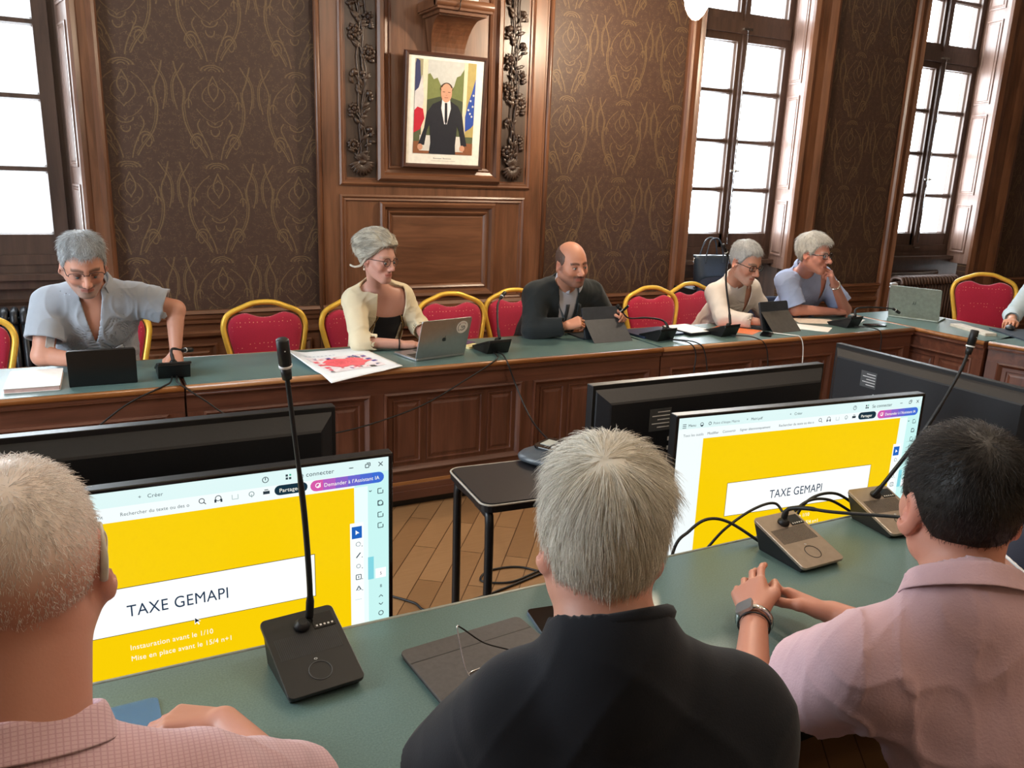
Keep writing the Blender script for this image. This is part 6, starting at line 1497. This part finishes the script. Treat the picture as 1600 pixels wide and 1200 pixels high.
for sgn in (-1, 1):
    for k, (o0, mt_) in enumerate(((.000, C_STRIPE), (.007, C_OCHRE), (.013, C_STRIPE))):
        L = [(sgn * (.062 + o0 * .7), .40), (sgn * (.090 + o0), .33), (sgn * (.092 + o0), .20), (sgn * (.090 + o0), .06)]; strip(f2, S2, 'cardigan', L, [(a + sgn * .005, b) for a, b in L], mt_, 'cardigan_trim', .003, 1, 18, gmesh(S2, 'cardigan'))
hb = f2['fromH']; m = MB()
for k in range(26):
    a = k / 26 * .01; R = random.Random(k); j = [R.uniform(-.004, .004) for _ in range(3)]
    m.tube(smooth_path([tuple(hb((.062 + j[0], .02, .05)) - np.array(f2['root'])), tuple(hb((.080 + j[0], .0 + j[1], .01 + j[2])) - np.array(f2['root'])), tuple(hb((.088 + j[0], -.02 + j[1], -.030 + j[2])) - np.array(f2['root'])), tuple(hb((.098 + j[0], -.055 + j[1], -.048 + j[2])) - np.array(f2['root'])), tuple(hb((.104, -.085 + j[1], -.045 + j[2])) - np.array(f2['root']))], 4), .0011, plain('hair_strand', '#c9c3b4', .5), 4)
m.build('loose_lock', r2)
m = MB(); e = hb((.080, -.008, -.052)) - np.array(f2['root']); m.ball(tuple(e), (.005, .005, .007), plain('pearl', '#e2d8c8', .2), 8); m.tube([tuple(e), tuple(e + np.array([0, 0, .016]))], .0008, CHROME, 4); m.build('earring', r2)
def wristband(fr, i, mat, r_, name, back=.012, rad=.003, k=1.0):
    S_, E_, W_, a = fr['arms'][i]; u = nrm(W_ - E_); c = W_ - u * back; x = nrm(np.cross(u, (0, 0, 1))); y = np.cross(u, x); m = MB()
    m.tube([tuple(c + (x * math.cos(t) + y * math.sin(t) * k) * r_ - np.array(fr['root'])) for t in np.linspace(0, 2 * PI, 20, endpoint=False)], rad, mat, 6, closed=True); return m.build(name, fr['r'])
wristband(f2, 0, CABLE, .0285, 'wristwatch', .004, .004)

# ---- man in dark suit
C_SUIT = cloth('charcoal_wool', '#23292c', .8, .3); C_SHIRTW = cloth('white_poplin', '#cfd0dc', .8, .15); C_TIE = cloth('grey_tie', '#3a3c40', .6, .4, scale=300); C_LAP = cloth('charcoal_lapel', '#2e363c', .75)
def baldt(T):
    def f(q):
        x, y, z = np.abs(q[:, 0]), q[:, 1], q[:, 2]; zl = np.interp(y, HY, HZ); m = sst(z - zl, 0, .012) * (1 - sst(z - np.interp(y, [-.11, -.06, 0, .05], [.115, .080, .062, .04]), 0, .022)) * (1 - sst(y, .022, .044)); return np.where(m > .05, T * m, -.01)
    return f
S3 = dict(head=((2.565, 4.20, 1.196), PI + .02, .10, .07), hs=dict(skin='#c88f76', stubble=('#4e3f3c', .72, '#3c2c28'), brow='#2a1c16', open=.0036, nose=1.2, w=1.03, face=1.12, jowl=.007, ear=1.0, gaze=(-.15, .0), blush='#c8604a'), scale=1.06,
    sh=((2.425, 4.37, .995), (2.825, 4.37, .995)), hip=(2.60, 4.64, .60), bulk=1.10, armw=1.05, neck=1.18,
    armR=dict(wrist=(2.525, 4.16, .835), elbow=(2.36, 4.27, .80), hd=(.75, -.35, .30), hu=(-.3, -.55, .8), curl=(.75, .85, .95, 1.0), thumb=.75), armL=dict(wrist=(2.905, 4.22, .862), elbow=(2.985, 4.41, .81), hd=(.1, -.7, .30), hu=(.4, -.5, .7), curl=(.6, .8, .9, 1.0), thumb=.7),
    hair=dict(t=baldt(.0035), n=2600, L=.007, flow=flow_crown((0, -.05, .12), .6), cols=['#3e3430', '#5a4e4a', '#7a6c64'], rad=.0005, lift=.2, jit=.3, base='#5e4a42', nz=.001),
    wear=[dict(name='shirt', mat=C_SHIRTW, ease=.008, amp=.001, cut=(1.2, 1.2), nopen=.055, ntilt=.45, nr=.064, seed=2),
          dict(name='jacket', mat=C_SUIT, ease=.026, amp=.0035, cut=(1.93, 1.93), nopen=.05, ntilt=.35, nr=.076, vee=(.07, -.40, .066), vp=.8, seed=12, ws=.8)],
    collar=dict(open=2.75, mat=C_SHIRTW, r=.066, leaf=.030, tip=.028, h=.036, z=.054, f=.004), trousers=C_SUIT, seed=4)
S3.update(seated((2.60, 4.64), PI))
r3, f3 = person((2.60, 4.57), 'balding man in dark suit and grey tie with short beard, hands raised at a tablet', S3)
zt = f3['tl']
strip(f3, S3, 'shirt', [(-.013, zt + .012), (-.011, zt - .030), (-.020, zt - .16), (-.026, zt - .34)], [(.013, zt + .012), (.011, zt - .030), (.020, zt - .16), (.026, zt - .34)], C_TIE, 'tie', .006, 3, 18, thick=.004)
for sg_ in (-1, 1):
    strip(f3, S3, 'jacket', [(sg_ * .068, zt + .025), (sg_ * .070, zt - .04), (sg_ * .056, zt - .16), (sg_ * .028, zt - .30), (sg_ * .010, zt - .38)], [(sg_ * .092, zt + .01), (sg_ * .124, zt - .085), (sg_ * .118, zt - .115), (sg_ * .07, zt - .25), (sg_ * .014, zt - .385)], C_LAP, 'lapel', .005, 4, 20, gmesh(S3, 'jacket'), .003)
strip(f3, S3, 'jacket', [(-.093, zt - .128), (-.14, zt - .106)], [(-.095, zt - .142), (-.142, zt - .120)], PAPER, 'pocket_square', .006, 2, 5, gmesh(S3, 'jacket'), label='white folded pocket square')
m = MB(); hwp = V3(2.905, 4.135, .905); m.box(-.006, .006, -.004, .004, -.06, .06, BLACK); sty = m.build('stylus', None, loc=tuple(hwp), rot=(.5, .6, 0)); tag(sty, 'dark pen held upright in the left hand of the suited man', 'pen')
S_, E_, W_, a = f3['arms'][0]
m = MB(); hp = hand_prims(a['wrist'], a['hd'], a['hu'], -1, a['curl'], a['thumb'])
rg_ = [p for p in hp if p[4] == .0035][6]; c = (np.array(rg_[0]) * .6 + np.array(rg_[1]) * .4); u = nrm(np.array(rg_[1]) - np.array(rg_[0])); x = nrm(np.cross(u, (0, 0, 1))); y = np.cross(u, x)
m.tube([tuple(c + (x * math.cos(t) + y * math.sin(t)) * .0092 - np.array(f3['root'])) for t in np.linspace(0, 2 * PI, 14, endpoint=False)], .0016, plain('gold_ring', '#d9a441', .2, 1), 6, closed=True); m.build('ring', r3)

# ---- man in white shirt
C_WHITE = cloth('white_cotton', '#d6cfc9', .85, .2); C_GREYT = cloth('grey_trousers', '#3a3d44', .9)
S4 = dict(head=((3.93, 4.20, 1.185), PI + .12, .30, .0), hs=dict(skin='#c4927e', stubble=('#b0a59c', .45), brow='#6a625a', open=.0026, gaze=(0, -.4), nose=1.1, w=.98, face=.98, blush='#c4604c'), scale=1.12,
    sh=((3.855, 4.38, .955), (4.205, 4.42, .965)), hip=(4.07, 4.66, .60), bulk=1.0, armw=.98, neck=1.08,
    armR=dict(wrist=(3.985, 4.08, .80), elbow=(3.83, 4.25, .81), hd=(.92, -.25, -.06), hu=(-.1, -.1, 1), curl=.4), armL=dict(wrist=(4.27, 4.20, .80), elbow=(4.36, 4.42, .80), hd=(-.5, -.75, -.1), hu=(0, 0, 1), curl=.45),
    hair=dict(t=hair_t(.006, 1.7, 1.2, recede=.008), n=4200, L=lambda q: .012 + .014 * sst(q[:, 2], .05, .1), flow=flow_crown((0, -.05, .115), .1, .2, .2), cols=GREYC, rad=.0007, lift=.35, jit=.3, base='#96999c', nz=.003),
    wear=[dict(name='shirt', mat=C_WHITE, ease=.020, amp=.006, cut=(1.86, 1.86), nopen=.045, ntilt=.45, nr=.066, vee=(.06, -.10, .032), vp=.8, seed=21, belly=.01)],
    collar=dict(open=2.5, mat=C_WHITE, r=.068, leaf=.032, tip=.034, h=.034, z=.046, f=0), trousers=C_GREYT, seed=5)
S4.update(seated((4.07, 4.66), PI))
r4, f4 = person((4.07, 4.6), 'grey-haired man in white shirt and black glasses, reading a tablet in grey case', S4)
wear_glasses(f4, .052, .034, plain('black_acetate', '#15161a', .25), .0019, .6)
strip(f4, S4, 'shirt', [(-.007, .30), (-.007, .0)], [(.009, .30), (.009, .0)], C_WHITE, 'placket', .004, 1, 12, gmesh(S4, 'shirt')); button_row(f4, S4, 'shirt', .001, (.28, .20, .12, .04), WHITEP, .007, .0045)

# ---- man in light blue shirt, chin on his hand
C_LBLUE = cloth('light_blue_cotton', '#98aad2', .85, .2)
hd5 = ((4.60, 4.24, 1.228), PI + .33, .06, .0); hc5, HR5 = hmat(*hd5); mouth = hc5 + HR5 @ (np.array([-.015, .112, -.075]) * 1.12)
wr5 = mouth + np.array([.085, .01, -.105])
S5 = dict(head=hd5, hs=dict(skin='#c48a7a', brow='#b0aaa2', browf=.5, open=.0034, nose=1.2, w=1.0, face=1.05, jowl=.005, gaze=(.2, .05), blush='#c85a48'), scale=1.12,
    sh=((4.56, 4.43, 1.015), (4.955, 4.47, 1.03)), hip=(4.86, 4.72, .60), bulk=1.10, armw=1.08, neck=1.12,
    armR=dict(wrist=(4.93, 4.27, .795), elbow=(4.62, 4.36, .81), hd=(.95, .05, 0), hu=(0, -.25, 1), curl=.55), armL=dict(wrist=tuple(wr5), elbow=(5.075, 4.30, .80), hd=tuple(nrm(mouth + np.array([.01, .0, .01]) - wr5)), hu=(.55, -.65, .35), curl=(.75, .85, 1.0, 1.05), thumb=.5),
    hair=dict(t=hair_t(.010, 1.6, 1.4, recede=.004), n=4600, L=lambda q: .022 + .016 * sst(q[:, 2], .04, .1), flow=flow_crown((.02, -.05, .115), .2, -.2, .6), cols=['#d4d4d0', '#b9b9b6', '#efefeb', '#909090'], rad=.0008, lift=.3, jit=.35, base='#b2b2ae', nz=.006),
    wear=[dict(name='shirt', mat=C_LBLUE, ease=.020, amp=.006, cut=(.86, .86), nopen=.045, ntilt=.45, nr=.068, vee=(.06, -.12, .036), vp=.8, seed=31, belly=.02, flare=.018)],
    collar=dict(open=2.45, mat=C_LBLUE, r=.070, leaf=.034, tip=.034, h=.036, z=.046, f=0), trousers=C_DENIM, seed=6)
S5.update(seated((4.86, 4.72), PI))
r5, f5 = person((4.86, 4.65), 'man with wavy grey hair in light blue short-sleeved shirt, resting his mouth on his hand', S5)
wear_glasses(f5, .054, .036, plain('black_acetate', '#15161a', .25), .0021, .6)
strip(f5, S5, 'shirt', [(-.007, .30), (-.007, .0)], [(.009, .30), (.009, .0)], C_LBLUE, 'placket', .004, 1, 12, gmesh(S5, 'shirt')); button_row(f5, S5, 'shirt', .001, (.27, .19, .11), WHITEP, .007, .0045)
wristband(f5, 1, CHROME, .033, 'wristwatch', .03, .006)

# ---- foreground left: white cropped hair, pink check shirt
C_PINKC = cloth('pink_check_cotton', '#c6a6ae', .85, .15, grid=(.0062, '#a07880', .24, .45), scale=500, nz=.02)
S6 = dict(head=((-.094, .935, 1.288), .10, .02, -.02), hs=dict(skin='#bd8776', w=1.0, ear=1.42, open=.004, brow='#c9c0b4', nose=1.1, scalp='#cf9a8c', lip='#a3554c'), scale=.97, res=.0032,
    sh=((.060, .875, .985), (-.275, .895, .98)), hip=(-.09, .58, .60), bulk=1.02, armw=1.0, neck=1.2, nb=(-.112, .865, 1.085),
    armR=dict(wrist=(.135, 1.275, .80), elbow=(.215, 1.03, .80), hd=(-.88, .40, .03), hu=(.15, .1, 1), curl=(.42, .5, .55, .6), thumb=.4), armL=dict(wrist=(-.22, 1.28, .79), elbow=(-.36, 1.07, .80), hd=(.5, .85, 0), hu=(0, 0, 1), curl=.4),
    hair=dict(t=hair_t(.0035, 1.5, .6, recede=.02), n=15000, L=lambda q: .006 + .012 * sst(q[:, 2], .02, .12), flow=flow_crown((0, -.06, .12), .35, .2, .1), cols=['#ece8e4', '#ffffff', '#d2cac4', '#dcc6ba'], rad=.00034, seg=3, lift=.55, jit=.38, base='#c59a88', nz=.0008, res=.0036,
        bcol=lambda q: np.array(C('#c08a76')[:3]) * (1 - sst(q[:, 2], .0, .10)[:, None]) + np.array(C('#e2d6ce')[:3]) * sst(q[:, 2], .0, .10)[:, None]),
    wear=[dict(name='shirt', mat=C_PINKC, ease=.020, amp=.005, cut=(.85, .85), nopen=.035, ntilt=.25, nr=.070, seed=41, flare=.02, res=.0042, ws=.8)],
    collar=dict(open=2.5, mat=C_PINKC, r=.078, leaf=.036, tip=.03, h=.042, z=.036, f=.006, lean=1.2), trousers=C_DENIM, seed=7)
S6.update(seated((-.09, .60), 0, .40))
r6, f6 = person((-.09, .60), 'man seen from behind with cropped white hair, hearing aid and pink check shirt', S6)
wear_glasses(f6, .052, .034, plain('dark_metal', '#2b2b30', .3, .6), .0014, .6)
hb = lambda p: tuple(f6['fromH'](p) - np.array(f6['root'])); m = MB()
m.tube(smooth_path([hb((.0775, -.030, -.016)), hb((.080, -.033, .008)), hb((.081, -.022, .032)), hb((.081, -.006, .042))], 4), [.0042] * 6 + [.0034] * 7, plain('hearing_grey', '#b9b2a6', .35), 8); m.tube(smooth_path([hb((.081, -.006, .042)), hb((.088, .006, .02)), hb((.086, .004, .0))], 4), .001, WHITEP, 5); m.build('hearing_aid', r6)

# ---- foreground centre: thick white hair, black t-shirt
C_TEE = cloth('black_cotton', '#10131b', .9, .2, sheen=.08)
S7 = dict(head=((.556, .80, 1.262), -.44, .06, .02), hs=dict(skin='#b98673', w=.89, ear=1.05, open=.004, brow='#c9c0b4', nose=1.1), scale=1.0, res=.0034,
    sh=((.705, .685, 1.035), (.450, .80, 1.04)), hip=(.47, .48, .60), bulk=1.02, armw=1.08, neck=1.2, nb=(.540, .735, 1.135),
    armR=dict(wrist=(.86, 1.06, .80), elbow=(.80, .82, .80), hd=(-.5, .8, 0), hu=(0, 0, 1), curl=.4), armL=dict(wrist=(.60, 1.12, .795), elbow=(.42, .97, .80), hd=(.8, .5, 0), hu=(0, 0, 1), curl=.4),
    hair=dict(t=hair_t(.009, 2.0, 1.6, hz=[-.070, -.068, -.058, -.03, .0, -.01, .012, .045, .062, .072, .078]), n=19000, L=lambda q: .030 + .022 * sst(q[:, 2], .02, .12) - .016 * (1 - sst(q[:, 2], -.06, -.01)), flow=flow_crown((-.012, -.062, .118), .35, .0, .12), cols=['#ece6d8', '#f8f4ea', '#cfc8b8', '#a39c90'], rad=.00036, seg=5, lift=.13, jit=.12, grav=.4, base='#c4beb2', nz=.003, res=.0042),
    wear=[dict(name='t_shirt', mat=C_TEE, ease=.018, amp=.005, cut=(.80, .80), nopen=.062, ntilt=.10, nr=.068, seed=51, flare=.03, res=.0046, ws=.7)], trousers=C_GREYT, seed=8)
S7.update(seated((.46, .46), -.44, .40))
r7, f7 = person((.46, .46), 'man seen from behind with thick white hair and black t-shirt', S7)
m = MB(); axn = nrm(f7['nh'] - f7['nb']); f2_ = nrm(f7['fw'] - axn * (f7['fw'] @ axn)); x2_ = np.cross(f2_, axn); c0 = f7['nb'] + f7['spine'] * .045 + f7['fw'] * .004
m.tube([tuple(c0 + (x2_ * math.cos(t) + f2_ * math.sin(t)) * .0745 - axn * .012 * max(0, math.sin(t)) ** 2 - np.array(f7['root'])) for t in np.linspace(0, 2 * PI, 40, endpoint=False)], .0105, C_TEE, 8, closed=True); m.build('neckband', gmesh(S7, 't_shirt'))

# ---- foreground right: dark hair, pink linen shirt, clasped hands
C_LINEN = cloth('pink_linen', '#c3a2aa', .88, .5, scale=260, nz=.10)
S8 = dict(head=((1.140, .705, 1.250), -.58, .06, -.03), hs=dict(skin='#bd8470', w=.97, ear=1.08, open=.004, brow='#2a201c', nose=1.1), scale=.99, res=.0032,
    sh=((1.240, .50, 1.035), (.975, .69, 1.04)), hip=(1.06, .46, .60), handk=1.06, bulk=.90, armw=.95, neck=1.1, nb=(1.083, .628, 1.12),
    armR=dict(wrist=(1.375, 1.09, .815), elbow=(1.475, .855, .81), hd=(-.30, .93, .06), hu=(.55, -.1, .8), curl=(.22, .25, .28, .32), thumb=.3), armL=dict(wrist=(1.205, 1.145, .82), elbow=(.995, .93, .80), hd=(.52, .80, .22), hu=(-.60, .25, .75), curl=(.22, .30, .38, .45), thumb=.4),
    hair=dict(t=hair_t(.005, 1.9, 1.5), n=15000, L=lambda q: .009 + .016 * sst(q[:, 2], .03, .11), flow=flow_crown((0, -.06, .118), .3, .3, .2), cols=['#1a1513', '#2c2420', '#3c322c', '#0e0b0a'], rad=.00034, seg=3, lift=.5, jit=.32, base='#14100e', nz=.0015, res=.0038),
    wear=[dict(name='shirt', mat=C_LINEN, ease=.022, amp=.0075, cut=(.74, .45), nopen=.035, ntilt=.2, nr=.068, seed=61, flare=.018, res=.0042, ws=1.1)],
    collar=dict(open=2.6, mat=C_LINEN, r=.068, leaf=.032, tip=.02, h=.038, z=.034, f=.004, lean=1.2), trousers=C_DENIM, seed=9)
S8.update(seated((1.06, .46), -.58, .40))
r8, f8 = person((1.06, .46), 'dark-haired man seen from behind in pink linen shirt with clasped hands', S8)
S_, E_, W_, a = f8['arms'][1]; wristband(f8, 1, CHROME, .0325, 'wristwatch', .022, .0075); wristband(f8, 1, CABLE, .0325, 'bracelet', .042, .002)
u = nrm(W_ - E_); upv = nrm(np.cross(np.cross(u, a['hu']), u)); c = W_ - u * .022 + upv * .034; xx = np.cross(u, upv); m = MB(); m.prism(rrect(.019, .019, .007), 0, .007, ALU, lambda p, q, w_: tuple(c + u * p + xx * q + upv * w_ - np.array(f8['root']))); m.build('watch_case', r8)

# ---- person cut by the right edge, next to the dark-haired man
C_DPOLO = cloth('dark_polo', '#2a2d3a', .85); C_TRIMW = plain('white_trim', '#e8e8e8', .8)
S9 = dict(head=((2.10, .86, 1.27), -.35, .1, 0), hs=dict(skin='#c98a70', open=.004, brow='#4a382c'), scale=1.03, res=.0042,
    sh=((2.29, .78, 1.02), (1.965, .93, 1.02)), hip=(2.02, .66, .60), bulk=1.05, armR=dict(wrist=(2.40, 1.15, .80), hd=(-.3, .9, 0), hu=(0, 0, 1), pole=(1, -.4, -.6)), armL=dict(wrist=(2.02, 1.22, .80), elbow=(1.86, 1.01, .83), hd=(.5, .8, 0), hu=(0, 0, 1)),
    hair=dict(t=hair_t(.006, 1.6, 1.2), n=3000, L=.018, flow=flow_crown(), cols=['#5a4a3c', '#3c2e24'], rad=.0007, base='#4a3a2e', nz=.002), wear=[dict(name='polo_shirt', mat=C_DPOLO, ease=.020, cut=(.80, .80), nopen=.03, nr=.068, seed=71, res=.006, flare=.014)], collar=dict(open=2.5, mat=C_DPOLO, r=.070, leaf=.03, h=.03, z=.025), trousers=C_DENIM, seed=10)
S9.update(seated((2.02, .66), -.35, .38))
r9, f9 = person((2.02, .66), 'person at right edge in dark polo shirt, bare arm on the near desk', S9)
S_, E_, W_, a = f9['arms'][1]; u = nrm(E_ - S_); c = S_ + (E_ - S_) * .79; x = nrm(np.cross(u, (0, 0, 1))); y = np.cross(u, x)
m = MB(); m.tube([tuple(c + (x * math.cos(t) + y * math.sin(t)) * .0795 - np.array(f9['root'])) for t in np.linspace(0, 2 * PI, 26, endpoint=False)], .004, C_TRIMW, 6, closed=True); m.build('sleeve_band', gmesh(S9, 'polo_shirt'))

# ---- person with the mouse at the right-hand desk
C_PALE = cloth('pale_blue_cotton', '#b4c4cc', .85)
S10 = dict(head=((6.42, 3.52, 1.24), PI / 2 + .3, .2, 0), hs=dict(skin='#cf9678', open=.004, brow='#5a4a3c'), scale=1.05, res=.005,
    sh=((6.46, 3.74, 1.0), (6.53, 3.37, 1.0)), hip=(6.72, 3.58, .60), bulk=1.0, armR=dict(wrist=(5.955, 3.56, .805), elbow=(6.22, 3.72, .80), hd=(-.9, -.35, .0), hu=(-.2, 0, 1), curl=(.45, .5, .55, .6), spread=.1), armL=dict(wrist=(6.05, 3.20, .80), elbow=(6.30, 3.28, .80), hd=(-.9, .1, 0), hu=(0, 0, 1)),
    hair=dict(t=hair_t(.006, 1.6, 1.2), n=2500, L=.018, flow=flow_crown(), cols=['#8a8078', '#5c5248'], rad=.0008, base='#6a6058', nz=.002), wear=[dict(name='shirt', mat=C_PALE, ease=.020, cut=(1.70, 1.70), nopen=.03, nr=.068, seed=81, res=.006)], collar=dict(open=2.5, mat=C_PALE, r=.070, leaf=.03, h=.03, z=.025), trousers=C_GREYT, seed=11)
S10.update(seated((6.72, 3.58), PI / 2, .40))
r10, f10 = person((6.72, 3.58), 'person at the right edge in pale blue sleeve, hand on a black mouse', S10)
